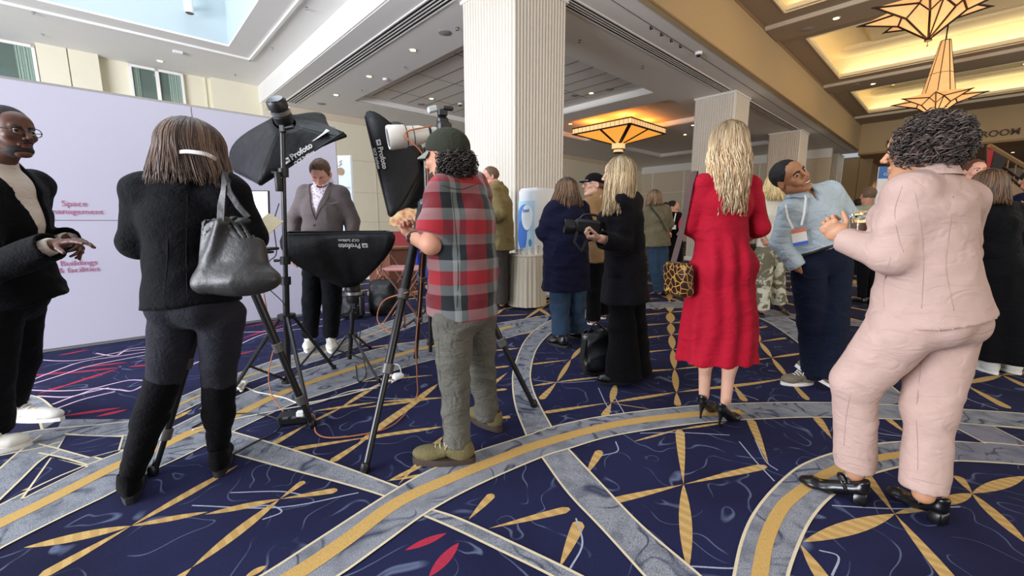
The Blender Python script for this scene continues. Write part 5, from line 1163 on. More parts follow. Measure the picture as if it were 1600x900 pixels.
# ---------------------------------------------------------------- photographer in plaid shirt
def photographer():
    sk = skin('warm', 'c99376'); Y = 2.12
    J = dict(nb=pp(702, 262, Y), shL=pp(691, 303, Y-.13), shR=pp(744, 292, Y+.17), ch=pp(720, 345, Y), wa=pp(724, 415, Y), pe=pp(724, 478, Y),
             elL=pp(673, 382, Y-.17), wrL=pp(644, 371, Y-.02), elR=pp(752, 385, Y+.22), wrR=pp(690, 385, Y+.25), hpL=pp(708, 500, Y-.10), hpR=pp(746, 495, Y+.10))
    J['knL'] = pp(710, 595, 2.02); J['anL'] = pp(714, 695, 2.0); J['knR'] = pp(752, 580, 2.28); J['anR'] = pp(762, 650, 2.34)
    p = Fig('photographer in red plaid shirt, dark cap and khaki shoes behind the camera tripod', (-.23, 2.14), J, (-.92, .25, 0), 1.06, w=(.158, .128, .152, .126, .165, .122), arm=(.047, .042, .042, .029))
    C = pp(697, 247, Y-.02); R = frame((-.86, .50, -.04)); hd = head_fld(C, R, 1.08, neck=J['nb'])
    hL = hand_fld(J['wrL'], A3(pp(634, 358, Y+.02))-A3(J['wrL']), (-.2, .3, .9), 1, 1.05, curl=(1.1, 1.15, 1.2, 1.2), th=.9); hR = hand_fld(J['wrR'], (-.9, 0, .2), (0, -.6, -.7), 1, 1, h=.004)
    p.body(sk, hd, (hL, hR)); eyes(p.root, C, R, 1.0, '2a1a10'); mouth_parts(p.root, C, R, 1.08, mat('lip_rosy', 'b0685c'))
    cap_hair('beard', p.root, C, R, mat('stubble_dark', '3a2c26', .8, ncol=.3, nscale=200), 1.08, r=(.059, .068, .044), off=(0, .028, -.075), cuts=(((0, .04, -.060), (0, .3, 1)), ((0, .0, -.09), (0, -1, .1))), rough=.001, h=.004)
    # cap
    M_cap = cloth('olive_cap', '33352b', bump=.2)
    cp_ = cap_hair('cap', p.root, C, R, M_cap, 1.08, r=(.090, .108, .088), off=(0, -.012, .040), cuts=(((0, 0, .018), (0, .22, -1)),), rough=.002, f=15, h=.004)
    b = MB(); L = lambda x, y, z: Vector(A3(C)+R @ (V3(x, y, z)*1.08)); vs_ = []
    for t in np.linspace(-1, 1, 11):
        for rr, dz in ((.0, 0), (1, -.022)):
            x = math.sin(t*1.1)*.082; y = .085*math.cos(t*1.1)*1.05-.002+rr*.068*math.cos(t*1.25)
            vs_ += [L(x, y, .036+dz-.012*t*t), L(x, y, .030+dz-.012*t*t)]
    fs = []
    for i in range(10): a = 4*i; fs += [(a, a+4, a+6, a+2), (a+1, a+3, a+7, a+5), (a+2, a+6, a+7, a+3), (a, a+1, a+5, a+4)]
    b.add(vs_, fs+[(0, 2, 3, 1), (40, 41, 43, 42)]); b.build('visor', mat('visor_grey', '7d8278', .8), cp_, 60)
    cap_hair('hair_mass', p.root, C, R, mat('hair_black_curl', '16110f', .7, ncol=.3, nscale=90), 1.0, r=(.090, .106, .075), off=(0, -.030, -.035), cuts=(((0, .0, 0), (0, 1, -.1)), ((0, 0, .03), (0, 0, 1))), rough=.010, f=26, h=.005)
    curls('curly_hair', p.root, C, R, M_hairt, 620, (.094, .112, .078), (0, -.030, -.038), az=(1.5, 4.78), cz=(-.85, .75), cols=((.13, .11, .10), (.09, .08, .075), (.20, .17, .15)), rr=(.007, .013), r=.0024, seed=6)
    mp = plaid(); ps_ = p.top('plaid_shirt', mp, .018, hem=A3(pp(722, 488, Y)), hemr=(.20, .175), sleeve=.80, neck=.062, amp=.013, seed=12, collar=.035, extra=.018, h=.007, f=(6, 6, 9))
    collar_ring(p, mat('collar_grey_blue', '6d7880', .85), r=.066, h=.045, gap=.6, tilt=.45, dz=.014)
    for q4 in (((690, 290), (720, 296), (750, 286)), ((706, 300), (712, 360), (716, 420), (714, 480))): seam(ps_, [A3(pp(*q_, Y-.2)) for q_ in q4], ray(*q4[1]), mat('plaid_seam', '2a2224', .9), r=.0018)
    jn = p.trousers('jeans', mat('grey_denim', '57554c', .9, ncol=.45, nscale=9, bump=.35, bscale=60, crease=.35), .014, hem=1.0, r=(.088, .064, .058, .054), amp=.009, seed=6, butt=.05)
    for q4 in (((684, 500), (686, 560), (690, 620), (694, 690)), ((690, 506), (700, 520), (722, 522), (730, 506)), ((676, 498), (720, 500), (765, 494))): seam(jn, [A3(pp(*q_, Y-.25)) for q_ in q4], ray(*q4[1]), mat('denim_seam', '4d4a42', .9), r=.0016)
    mk = mat('khaki_knit', '645b38', .85, ncol=.2, nscale=60, bump=.4, bscale=120); ml = mat('dark_lattice_sole', '3a2d24', .7, ncol=.5, nscale=90)
    sneaker(p.root, gp(741, 722), gp(646, 722), mk, ml, lace=M_lacew if 0 else mat('khaki_lace', 'aaa382', .8), w=.105, sole_h=.036); sneaker(p.root, gp(782, 675), gp(736, 652), mk, ml, lace=mat('khaki_lace', 'aaa382', .8), w=.105, sole_h=.036)
    b = MB(); a_, c_ = A3(J['elL']), A3(J['wrL']); d = nrm(c_-a_); q = c_-d*.02; b.lathe(Vector(q), [(.033, -.012), (.036, 0), (.033, .012)], 20, axis=d); b.box(Vector(q)+Vector((-.01, -.034, 0)), (.034, .012, .036), bev=.004); b.build('watch', M_dark, p.root, 60)
def plaid():
    m = bpy.data.materials.new('red_plaid'); m.use_nodes = True; N, L, p = nodes(m); p.inputs['Roughness'].default_value = .85; p.inputs['Specular IOR Level'].default_value = .2; p.inputs['Sheen Weight'].default_value = .2
    tc = N.new('ShaderNodeTexCoord'); se = N.new('ShaderNodeSeparateXYZ'); L.new(tc.outputs['Object'], se.inputs[0])
    def rampn(expr_in, mul, add, stops):
        a = N.new('ShaderNodeMath'); a.operation = 'MULTIPLY_ADD'; a.inputs[1].default_value = mul; a.inputs[2].default_value = add; L.new(expr_in, a.inputs[0])
        f = N.new('ShaderNodeMath'); f.operation = 'FRACT'; L.new(a.outputs[0], f.inputs[0]); r = N.new('ShaderNodeValToRGB'); r.color_ramp.interpolation = 'CONSTANT'; L.new(f.outputs[0], r.inputs[0])
        e = r.color_ramp.elements
        while len(e) > 1: e.remove(e[-1])
        e[0].position = 0; e[0].color = lin(stops[0][1])
        for q, c_ in stops[1:]: z = e.new(q); z.color = lin(c_)
        return r.outputs[0]
    xy = N.new('ShaderNodeMath'); xy.operation = 'MULTIPLY_ADD'; xy.inputs[1].default_value = .55; L.new(se.outputs['Y'], xy.inputs[0]); L.new(se.outputs['X'], xy.inputs[2])
    v = rampn(xy.outputs[0], 3.9, .15, [(0, '8e2028'), (.30, '1d2226'), (.52, '7c827f'), (.66, '23282c'), (.80, '952630')])
    h = rampn(se.outputs['Z'], 4.2, .1, [(0, '9a242c'), (.28, '7c817f'), (.50, '15191c'), (.80, '6a6e6c')])
    mx = N.new('ShaderNodeMix'); mx.data_type = 'RGBA'; mx.inputs[0].default_value = .5; L.new(v, mx.inputs[6]); L.new(h, mx.inputs[7]); L.new(mx.outputs[2], p.inputs['Base Color'])
    return m
photographer()

# ---------------------------------------------------------------- woman in red dress
def woman_red():
    sk = skin('fair', 'd2a58c'); Y = 2.42
    J = dict(nb=pp(1133, 268, Y+.01), shL=pp(1096, 289, Y), shR=pp(1172, 290, Y), ch=pp(1130, 318, Y), wa=pp(1126, 362, Y), pe=pp(1126, 412, Y),
             elL=pp(1076, 352, Y+.02), wrL=pp(1100, 382, Y+.22), elR=pp(1188, 356, Y+.02), wrR=pp(1160, 378, Y+.23), hpL=pp(1105, 425, Y), hpR=pp(1145, 425, Y))
    J['knL'] = pp(1104, 520, Y+.0); J['anL'] = pp(1100, 618, 2.50); J['knR'] = pp(1144, 522, Y); J['anR'] = pp(1134, 628, 2.46)
    p = Fig('woman in long red dress seen from behind, wavy blonde hair, black heels', (1.27, 2.42), J, (.05, 1, 0), .98, w=(.150, .125, .118, .092, .140, .105), leg=(.075, .052, .046, .031), female=True)
    C = pp(1137, 226, Y+.02); R = frame((.1, .98, -.12)); hd = head_fld(C, R, .98, female=True, neck=J['nb'], h=.004)
    p.bare = True; p.body(sk, hd, (hand_fld(J['wrL'], (.5, .8, .2), (0, -.2, 1), 1, .9, h=.004), hand_fld(J['wrR'], (-.5, .8, .2), (0, -.2, 1), -1, .9, h=.004)), h=.007)
    md = cloth('red_jersey', 'a01328', rough=.75, bump=.12); F_ = Fld(.006)
    j = p.J; wt = j['wa']+p.u*.01; hem = A3(pp(1122, 560, Y)); up = nrm(wt-hem)
    p.torso(F_, .009, ((wt-p.u*.03, -p.u),)); p.arms(F_, .009, 1.25, extra=.004)
    F_.econe(wt, j['pe'], (.122, .095), (.170, .148), p.x, .05); F_.econe(j['pe'], hem+V3(0, 0, -.03), (.170, .148), (.230, .180), p.x, .03, clip=((hem, -up),), pleat=(6, .07, .4), capr=.05)
    for sg in (-1, 1): F_.ell(j['pe']+p.x*sg*.052-p.f*.080+p.u*.0, (.085, .070, .10), None, .07)
    F_.cone(wt-p.u*.012, wt+p.u*.012, .10, .10, .001)
    F_.cone(j['nb']+p.u*.02, j['nb']+p.u*.12, .055, .055, .004, mode='s'); F_.cone(hem-V3(0, 0, .12), hem+V3(0, 0, .10), .17, .15, .004, mode='s')
    P, Q = F_.run(); w_ = np.clip((wt[2]-P[:, 2])*8, 0, 1); P2 = folds(P, Q, .004, (7, 7, 14), 21, 0); P = P2+vnormals(P, Q)*(w_*.008*np.sin((P[:, 0]-j['pe'][0])*62+P[:, 2]*2+3*vnoise(P*3)))[:, None]
    emit('dress', [(smooth_mesh(P, Q, 1), Q)], md, p.root)
    b = MB()
    for dz in (-.02, .004, .026):
        b.tube([A3(wt)+p.x*.128*math.cos(t)+p.f*.101*math.sin(t)+V3(0, 0, dz+.004*math.sin(t*2)) for t in np.linspace(0, 2*math.pi, 33)], .008, 8, cap=False)
    b.build('waist_pleats', md, p.root, 180)
    hc = ((.86, .74, .55), (.95, .87, .70), (.62, .47, .32), (.74, .60, .42)); cap_hair('hair_cap', p.root, C, R, mat('hair_dark_blonde', '6f5638', .5, ncol=.3, nscale=60), 1.0, r=(.088, .104, .094), cuts=(((0, .06, 0), (0, 1, -.25)),), rough=.004)
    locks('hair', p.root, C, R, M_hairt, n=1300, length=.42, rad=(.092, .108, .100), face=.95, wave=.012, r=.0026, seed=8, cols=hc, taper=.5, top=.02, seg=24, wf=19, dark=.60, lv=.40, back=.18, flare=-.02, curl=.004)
    pump(p.root, gp(1093, 655)+Vector((-.0, 0, 0)), gp(1122, 638), M_shoeblack, hh=.095); pump(p.root, gp(1122, 668), gp(1153, 653), M_shoeblack, hh=.095)
    # patterned bag on a strap
    bc = pp(1060, 436, Y-.02); t = thing('shoulder_bag', bc-Vector((0, 0, .12)), 'dark brown bag with gold squiggles hanging beside the woman in red', 'bag')
    mbg = mat('squiggle_leather', '2a0f0c', .4, ncol=0); N, L, pr = nodes(mbg); tc = N.new('ShaderNodeTexCoord'); vo = N.new('ShaderNodeTexVoronoi'); vo.feature = 'DISTANCE_TO_EDGE'; vo.inputs['Scale'].default_value = 26; L.new(tc.outputs['Object'], vo.inputs['Vector'])
    mr = N.new('ShaderNodeMapRange'); mr.inputs[1].default_value = .03; mr.inputs[2].default_value = .07; L.new(vo.outputs['Distance'], mr.inputs[0]); mx = N.new('ShaderNodeMix'); mx.data_type = 'RGBA'; mx.inputs[6].default_value = lin('b0863a'); mx.inputs[7].default_value = lin('2a0f0c'); L.new(mr.outputs[0], mx.inputs[0]); L.new(mx.outputs[2], pr.inputs['Base Color'])
    b = MB(); b.box(bc, (.085, .20, .19), Matrix.Rotation(.25, 3, 'Z') @ Matrix.Rotation(-.1, 3, 'Y'), bev=.02); b.build('bag_body', mbg, t, 40)
    b = MB(); nn = V3(-1, -.3, 0); ribbon(b, [A3(pp(1052, 410, Y-.06)), A3(pp(1063, 370, Y-.03)), A3(pp(1071, 330, Y-.03)), A3(pp(1078, 290, Y-.04)), A3(pp(1085, 268, Y-.0)), A3(pp(1087, 268, Y+.05)), A3(pp(1082, 300, Y+.07))], .030, [V3(-.3, -1, 0)]*4+[V3(0, 0, 1)]*2+[V3(0, 1, 0)], .003); b.build('strap', mat('taupe_strap', '54413c', .6), t, 60)
woman_red()

# ---------------------------------------------------------------- man in light blue shirt
def man_blue():
    sk = skin('brown', 'a8744f'); Y = 2.95
    J = dict(nb=pp(1252, 304, Y-.02), shR=pp(1232, 328, Y-.02), shL=pp(1297, 300, Y+.02), ch=pp(1269, 335, Y), wa=pp(1278, 368, Y), pe=pp(1287, 402, Y),
             elR=pp(1217, 380, Y+.02), wrR=pp(1247, 420, Y-.06), elL=pp(1333, 340, Y+.04), wrL=pp(1318, 396, Y-.06), hpR=pp(1262, 418, Y-.02), hpL=pp(1304, 414, Y+.02))
    J['knR'] = pp(1270, 505, Y+.04); J['anR'] = pp(1272, 588, 3.02); J['knL'] = pp(1300, 505, Y-.02); J['anL'] = pp(1296, 590, 2.90)
    p = Fig('smiling man in light blue shirt with lanyard badge, hands in navy trouser pockets', (2.2, 2.95), J, (-.28, -.95, .05), 1.0, w=(.160, .118, .155, .125, .165, .122))
    C = pp(1235, 277, Y-.04); up = V3(-.55, -.05, .83); R = frame((-.02, -.97, .16), up); R = frame((.16, -.95, .18), up); hd = head_fld(C, R, 1.06, mouth='smile', neck=J['nb'], h=.0025)
    p.body(sk, hd, (hand_fld(J['wrR'], (.45, .5, -.75), (.8, .2, .2), 1, .9, h=.004), hand_fld(J['wrL'], (-.45, .5, -.75), (-.8, .2, .2), -1, .9, h=.004)))
    mh = mat('hair_black', '120e0d'); eyes(p.root, C, R, 1.06, '1a0e08', look=(.5, .1)); brows(p.root, C, R, 1.06, mh, th=.006); mouth_parts(p.root, C, R, 1.06, mat('lip_brown', '84483a', .5), True)
    cap_hair('hair', p.root, C, R, mh, 1.06, r=(.080, .100, .090), off=(0, -.018, .032), cuts=(((0, .058, .070), (0, .82, -.57)), ((0, -.04, -.03), (0, .25, -1))), rough=.003, h=.0035)
    ms = cloth('light_blue_cotton', 'b0bdc2', bump=.2, crease=.38); p.top('shirt', ms, .016, hem=A3(J['pe'])+nrm(A3(J['wa'])-A3(J['pe']))*.104, hemr=(.182, .145), sleeve=1.93, neck=.060, amp=.014, seed=15, collar=.03, extra=.012, h=.007, f=(6, 6, 8), V=(mid(J['nb'], J['ch'], .55)+p.f*.1, .035, A3(J['nb'])+p.f*.07))
    b = MB()
    for i in range(5): q_ = mid(J['nb'], J['pe'], .38+.12*i)+p.f*.143; b.lathe(Vector(q_), [(.006, 0), (.006, .004)], 10, axis=p.f)
    b.build('buttons', ms, p.root); collar_ring(p, ms, r=.070, h=.050, gap=.38, tilt=.6, dz=.036, point=.045)
    p.trousers('trousers', cloth('navy_chinos', '161c2c'), .014, hem=1.0, r=(.092, .082, .080, .070), amp=.006, seed=7)
    b = MB(); bp = p.J['pe']+nrm(p.J['wa']-p.J['pe'])*.085; b.tube([bp+p.x*.184*math.cos(t)+p.f*.146*math.sin(t) for t in np.linspace(0, 2*math.pi, 33)], .017, 6, cap=False); ob = b.build('belt', mat('black_belt', '151210', .4), p.root, 180); b = MB(); b.box(Vector(bp+p.f*.162), (.045, .012, .034), Matrix(np.stack([p.x, p.f, p.u], 1).tolist()), bev=.004); b.build('buckle', mat('dull_metal', '8b8984', .35, 1, ncol=0), ob)
    mg = mat('taupe_suede', '776c5c', .85, ncol=.15, nscale=50); sneaker(p.root, gp(1268, 600), gp(1221, 601), mg, M_whitesole, lace=M_lacew)
    Rk = frame(A3(gp(1258, 600))-A3(gp(1300, 612))); Rk = Rk @ np.array(Matrix.Rotation(.35, 3, 'X')) @ np.array(Matrix.Rotation(.25, 3, 'Y')); h0 = A3(gp(1304, 612))+V3(.0, 0, .012); sneaker(p.root, h0, h0+Rk[:, 1]*.29, mg, M_whitesole, lace=M_lacew, R=Rk)
    b = MB(); q = lambda x, y: A3(pp(x, y, Y-.165)); bd = q(1249, 370)
    ribbon(b, [A3(pp(1228, 318, Y-.04)), q(1228, 324), q(1231, 340), q(1239, 357)], .013, V3(-.2, -1, 0), .0012); ribbon(b, [A3(pp(1257, 300, Y-.06)), q(1259, 310), q(1256, 335), q(1252, 352)], .013, V3(-.2, -1, 0), .0012)
    ln = b.build('lanyard', M_lacew, p.root); b = MB(); Rb = Matrix.Rotation(-.25, 3, 'Y') @ Matrix.Rotation(-.3, 3, 'Z'); b.box(Vector(bd), (.086, .003, .105), Rb, mi=0); b.box(Vector(bd)+Rb @ Vector((0, -.0022, .042)), (.086, .002, .026), Rb, mi=1); b.box(Vector(bd)+Rb @ Vector((0, -.0022, -.045)), (.086, .002, .022), Rb, mi=2)
    b.build('badge', [M_whitesole, mat('badge_orange', 'd97a5c', .6), mat('badge_blue', '3d63c4', .6)], ln)
man_blue()

# ---------------------------------------------------------------- woman in pink suit
def woman_pink():
    sk = skin('olive', 'bd8a68'); Y = 1.64
    J = dict(nb=pp(1455, 272, Y), shL=pp(1420, 306, Y-.04), shR=pp(1498, 312, Y+.06), ch=pp(1448, 345, Y), wa=pp(1446, 410, Y), pe=pp(1450, 492, Y),
             elL=pp(1386, 402, Y-.04), wrL=pp(1315, 372, Y+.16), elR=pp(1496, 400, Y+.20), wrR=pp(1430, 392, Y+.36), hpL=pp(1412, 512, Y-.02), hpR=pp(1472, 520, Y+.04))
    J['knL'] = pp(1336, 598, 1.70); J['anL'] = pp(1336, 738, 1.71); J['knR'] = pp(1452, 640, 1.60); J['anR'] = pp(1443, 772, 1.56)
    p = Fig('woman in pale pink suit with dark curly hair and black strap shoes', (1.55, 1.62), J, (-.42, .9, 0), 1.0, w=(.152, .130, .132, .110, .142, .112), arm=(.052, .044, .040, .028), leg=(.098, .068, .056, .037), female=True)
    C = pp(1438, 234, Y+.02); R = frame((-.45, .88, -.02)); hd = head_fld(C, R, 1.0, female=True, neck=J['nb'])
    hL = hand_fld(J['wrL'], A3(pp(1283, 342, Y+.20))-A3(J['wrL']), (.5, .75, .3), -1, .95, curl=(.9, .95, 1.0, 1.05), th=.8); hR = hand_fld(J['wrR'], (-.9, .2, .1), (0, -.3, .9), -1, .9, h=.004, curl=.9)
    p.body(sk, hd, (hL, hR), h=.007); eyes(p.root, C, R, 1.0, '2a1a10'); mouth_parts(p.root, C, R, 1.0, mat('lip_rosy', 'b0685c'))
    mp = cloth('pink_suiting', 'b99d91', rough=.8, bump=.12, bscale=150); bz = p.top('blazer', mp, .020, hem=A3(pp(1450, 488, Y))+V3(0, 0, -.01), hemr=(.222, .195), sleeve=1.93, neck=.060, amp=.012, seed=17, collar=.012, extra=.006, h=.007, f=(5, 5, 7), shoulder_pad=.006)
    ms_ = mat('pink_seam', 'a88c85', .9); vw = (0, 1, -.05)
    for a_, b_, c_, d_ in (((1430, 300), (1440, 360), (1443, 420), (1440, 484)), ((1490, 305), (1482, 370), (1478, 420), (1490, 484)), ((1392, 400), (1384, 430), (1380, 455), (1382, 484)), ((1410, 290), (1398, 330), (1404, 372), (1412, 396))):
        seam(bz, [A3(pp(*q_, Y-.15)) for q_ in (a_, b_, c_, d_)], ray(*b_), ms_)
    collar_ring(p, mp, r=.066, h=.045, gap=1.2, tilt=.6, dz=.012)
    tr_ = p.trousers('trousers', mp, .008, hem=.93, r=(.108, .080, .070, .066), amp=.006, seed=5, butt=.07, h=.008)
    seam(tr_, [A3(pp(*q_, 1.55)) for q_ in ((1330, 610), (1322, 650), (1318, 700))], ray(1325, 650), ms_); seam(tr_, [A3(pp(*q_, 1.5)) for q_ in ((1440, 560), (1432, 640), (1434, 700), (1434, 735))], ray(1434, 650), ms_)
    for x0, y0, x1, y1 in ((1302, 712, 1362, 724), (1425, 752, 1500, 768)): seam(tr_, [A3(pp(x0, y0-5, 1.5)), A3(pp((x0+x1)/2, (y0+y1)/2-4, 1.5)), A3(pp(x1, y1-5, 1.5))], ray((x0+x1)/2, (y0+y1)/2), ms_)
    hc = ((.09, .075, .07), (.16, .13, .12), (.30, .24, .20))
    cap_hair('hair_cap', p.root, C, R, mat('hair_black_curl', '16110f', .7, ncol=.3, nscale=90), 1.0, r=(.092, .100, .094), off=(0, -.026, .020), cuts=(((0, .058, .03), (0, 1, -.35)),), rough=.012, f=22, h=.005)
    curls('curly_hair', p.root, C, R, M_hairt, 1600, (.096, .102, .098), (0, -.030, .016), cz=(-.70, 1), cols=((.12, .10, .09), (.19, .155, .135), (.12, .10, .09), (.22, .18, .16), (.36, .29, .25)))
    pump(p.root, gp(1352, 790), gp(1248, 752), M_shoeblack, hh=.055, w=.085, block=True, strap=.085); pump(p.root, gp(1474, 822), gp(1386, 768), M_shoeblack, hh=.055, w=.085, block=True, strap=.085)
    a_, c_ = p.J['elL'], p.J['wrL']; d = nrm(c_-a_); b = MB(); q = c_-d*.0; pts = [q+ (np.cross(d, V3(0, 0, 1))*math.cos(t)+np.cross(d, np.cross(d, V3(0, 0, 1)))*math.sin(t))*.031 for t in np.linspace(0, 2*math.pi, 25)]; b.tube(pts, .004, 8, cap=False); b.build('bracelet', M_chrome, p.root, 180)
    c = pp(1345, 352, Y+.36); t = thing('drink_cup', c-Vector((0, 0, .06)), 'clear plastic cup of iced coffee with domed lid held by woman in pink', 'cup')
    gl = mat('clear_plastic', 'ffffff', .05, trans=1, ncol=0); b = MB(); b.lathe(c, [(.030, -.06), (.032, -.058), (.042, .035), (.043, .037), (.041, .037), (.031, -.055)], 28); b.build('cup', gl, t, 50)
    b = MB(); b.lathe(c, [(.045, .037), (.046, .042), (.040, .055), (.020, .066), (.001, .068)], 28); b.build('lid', gl, t, 60); b = MB(); b.lathe(c, [(.0285, -.054), (.038, .012), (.001, .013)], 24); b.build('coffee', mat('milky_coffee', '8a6a50', .3), t, 60)
woman_pink()
# ================================================================== EQUIPMENT, FURNITURE, LAMPS
def wpb(x, y, b):       # pixel on the vertical plane b = const (room axes)
    r = ray(x, y); q = -r.x*ca+r.y*sa; t = b/q; return Vector((r.x*t, r.y*t, CH+r.z*t))
AX = W(1, 0, 0); BX = W(0, 1, 0); UP = Vector((0, 0, 1))
M_blk = mat('black_metal', '101012', .35, ncol=.02, spec=.6); M_blkp = mat('black_plastic', '0d0d0f', .45, ncol=.03); M_fab = mat('softbox_fabric', '0b0b0d', .55, ncol=.2, nscale=20, bump=.5, bscale=10, spec=.35)
M_fabin = mat('softbox_diffuser', 'f0f0f2', .9, ncol=.01); M_silver = mat('brushed_silver', 'a8a6a2', .35, .9, ncol=.03); M_print = mat('silver_print', 'b9b7b4', .6, ncol=0)

# ---------------- lightbox wall
t = thing('backdrop_wall', W(.0, 5.9, 0), 'tall white-lavender lightbox wall with pink lettering behind the group at left', 'display wall')
m = MB(); m.rbox(-4.6, 2.27, 5.84, 5.98, 0, 2.48); m.build('frame', mat('frame_silver', 'a9a7a6', .4, .5), t)
M_fabw = mat('backlit_fabric', 'c5c3d1', .9, ncol=.01, emit='cfc4f0', es=.06)
for a0, a1 in ((-4.58, -2.1), (-2.09, .725), (.735, 2.25)):
    for z0, z1 in ((.03, 1.238), (1.246, 2.455)):
        m = MB(); m.rbox(a0, a1, 5.825, 5.84, z0, z1); m.build('fabric_panel', M_fabw, t)
M_pink = mat('pink_ink', 'b86a88', .8, ncol=0)
def ink(s, x, y, x1, name='lettering', bold=.0):
    p0 = wpb(x, y, 5.822); p1 = wpb(x1, y, 5.822); m = MB(); w_ = (W(0, 0, 0)+p1-p0).length
    text_mesh(m, s, p0, AX, UP, .145, width=w_, bold=bold, depth=.002); m.build(name, M_pink, t)
ink('Space', 96, 322, 136); ink('management', 76, 334, 161); ink('Buildings', 94, 416, 151); ink('& facilities', 90, 427, 156)

# ---------------- softboxes
def softbox(label, Cn, apex, txt, bulge=.10, name='softbox', flip=1, tsize=.06, tpos=(.5, .16)):
    """Cn: four corners of the open face (0-1 is the lettered long edge), apex: ring of the flash head"""
    Cn = [Vector(c) for c in Cn]; apex = Vector(apex); c0 = sum(Cn, Vector())/4; t = thing(name, apex, label, 'softbox', 'black softboxes on light stands')
    nrm_ = (Cn[1]-Cn[0]).cross(Cn[3]-Cn[0]).normalized()
    if nrm_.dot(apex-c0) > 0: nrm_ = -nrm_
    m = MB(); NS, NT = 14, 10
    def P(i, s_, t_):     # side i, s along the edge, t from rim to apex
        a, b = Cn[i], Cn[(i+1) % 4]; ax = (apex-c0).normalized()
        e = a.lerp(b, s_); rk = .075; ang = (a.lerp(b, s_)-c0); ang -= ax*ang.dot(ax); ring = apex+ang.normalized()*rk
        q = e.lerp(ring, t_); o = (e-c0); o -= ax*o.dot(ax); o.normalize(); sag = math.sin(math.pi*s_)
        return q+o*bulge*(1.15-.9*sag)*math.sin(math.pi*min(1, t_*1.0)**.8)*.8-o*.018*sag*math.sin(math.pi*s_*7)*math.sin(math.pi*t_)*.35
    for i in range(4):
        m2 = MB(); vs_ = [P(i, s_/NS, t_/NT) for t_ in range(NT+1) for s_ in range(NS+1)]
        m2.add(vs_, [(r*(NS+1)+c, r*(NS+1)+c+1, (r+1)*(NS+1)+c+1, (r+1)*(NS+1)+c) for r in range(NT) for c in range(NS)]); o_ = m2.build('fabric_panel', M_fab, t, 60)
        sm = o_.modifiers.new('thick', 'SOLIDIFY'); sm.thickness = .004
        if i == 0 and txt:
            k = MB(); ed = (Cn[1]-Cn[0]).normalized(); u0, v0 = tpos; base = P(0, u0, v0); dn = (P(0, u0, v0+.12)-base); dn = (dn-ed*dn.dot(ed)).normalized(); n_ = ed.cross(dn)*(1)
            if n_.dot(base-c0) < 0: n_ = -n_
            lift = n_*.012
            X = ed*flip; Y = (dn if flip > 0 else dn)
            if X.cross(Y).dot(n_) < 0: Y = -Y
            text_mesh(k, 'Profoto', base+lift, X, Y, tsize, bold=.03, depth=.002); text_mesh(k, 'OCF Softbox', base+lift-Y*tsize*.72, X, Y, tsize*.55, bold=.02, depth=.002); k.build('lettering', M_print, o_)
            k = MB(); Rm = Matrix((X, Y, X.cross(Y))).transposed(); k.box(base+lift-X*tsize*.62+Y*tsize*.28, (tsize*.8, tsize*.62, .002), Rm, mi=0); k.box(base+lift-X*tsize*.62+Y*tsize*.28+X.cross(Y)*.0015, (tsize*.5, tsize*.10, .002), Rm, mi=1); k.box(base+lift-X*tsize*.62+Y*tsize*.38+X.cross(Y)*.0015, (tsize*.25, tsize*.14, .002), Rm, mi=1); k.build('emblem', [M_print, M_fab], o_)
    m = MB(); d_ = nrm_*.02; m.add([c.lerp(c0, .16)-d_*2.4 for c in Cn]+[c.lerp(c0, .16)-d_*2.1 for c in Cn], [(0, 1, 2, 3), (7, 6, 5, 4)]+[(i, 4+i, 4+(i+1) % 4, (i+1) % 4) for i in range(4)]); m.build('diffuser', M_fabin, t)
    for i in range(4):
        m = MB(); a, b = Cn[i], Cn[(i+1) % 4]; m.tube([a, b], .006, 6); m.build('rim', M_blkp, t)
    return t, c0
def flash_head(p, d, label, r=.052, ln=.19):
    p = Vector(p); d = Vector(d).normalized(); t = thing('flash_head', p, label, 'studio flash', 'studio flash heads'); m = MB()
    m.lathe(p, [(r*.9, -.0), (r, .012), (r, ln*.35), (r*.93, ln*.38), (r*.93, ln*.62), (r, ln*.65), (r, ln-.012), (r*.85, ln)], 28, axis=d); m.build('housing', M_blkp, t, 40)
    m = MB(); m.lathe(p+d*(ln+.001), [(r*.8, 0), (r*.78, .003)], 24, axis=d); m.build('control_panel', mat('dark_glass', '15151a', .1, ncol=0), t)
    m = MB(); m.lathe(p+d*ln*.5, [(r*1.03, -.012), (r*1.03, .012)], 28, axis=d); m.build('silver_ring', M_silver, t, 40)
    q = d.cross(Vector((1, 0, 0))) if abs(d.x) < .9 else Vector((0, 0, 1)); 
    m = MB(); m.box(p+d*ln*.4-Vector((0, 0, r+.03)), (.035, .035, .06), bev=.006); m.build('tilt_bracket', M_blk, t)
    m = MB(); m.tube([p+d*ln*.4-Vector((-.02, 0, r+.03)), p+d*ln*.4-Vector((-.075, 0, r+.02))], [.012, .015], 10); m.build('lock_knob', M_blkp, t, 60)
    return t
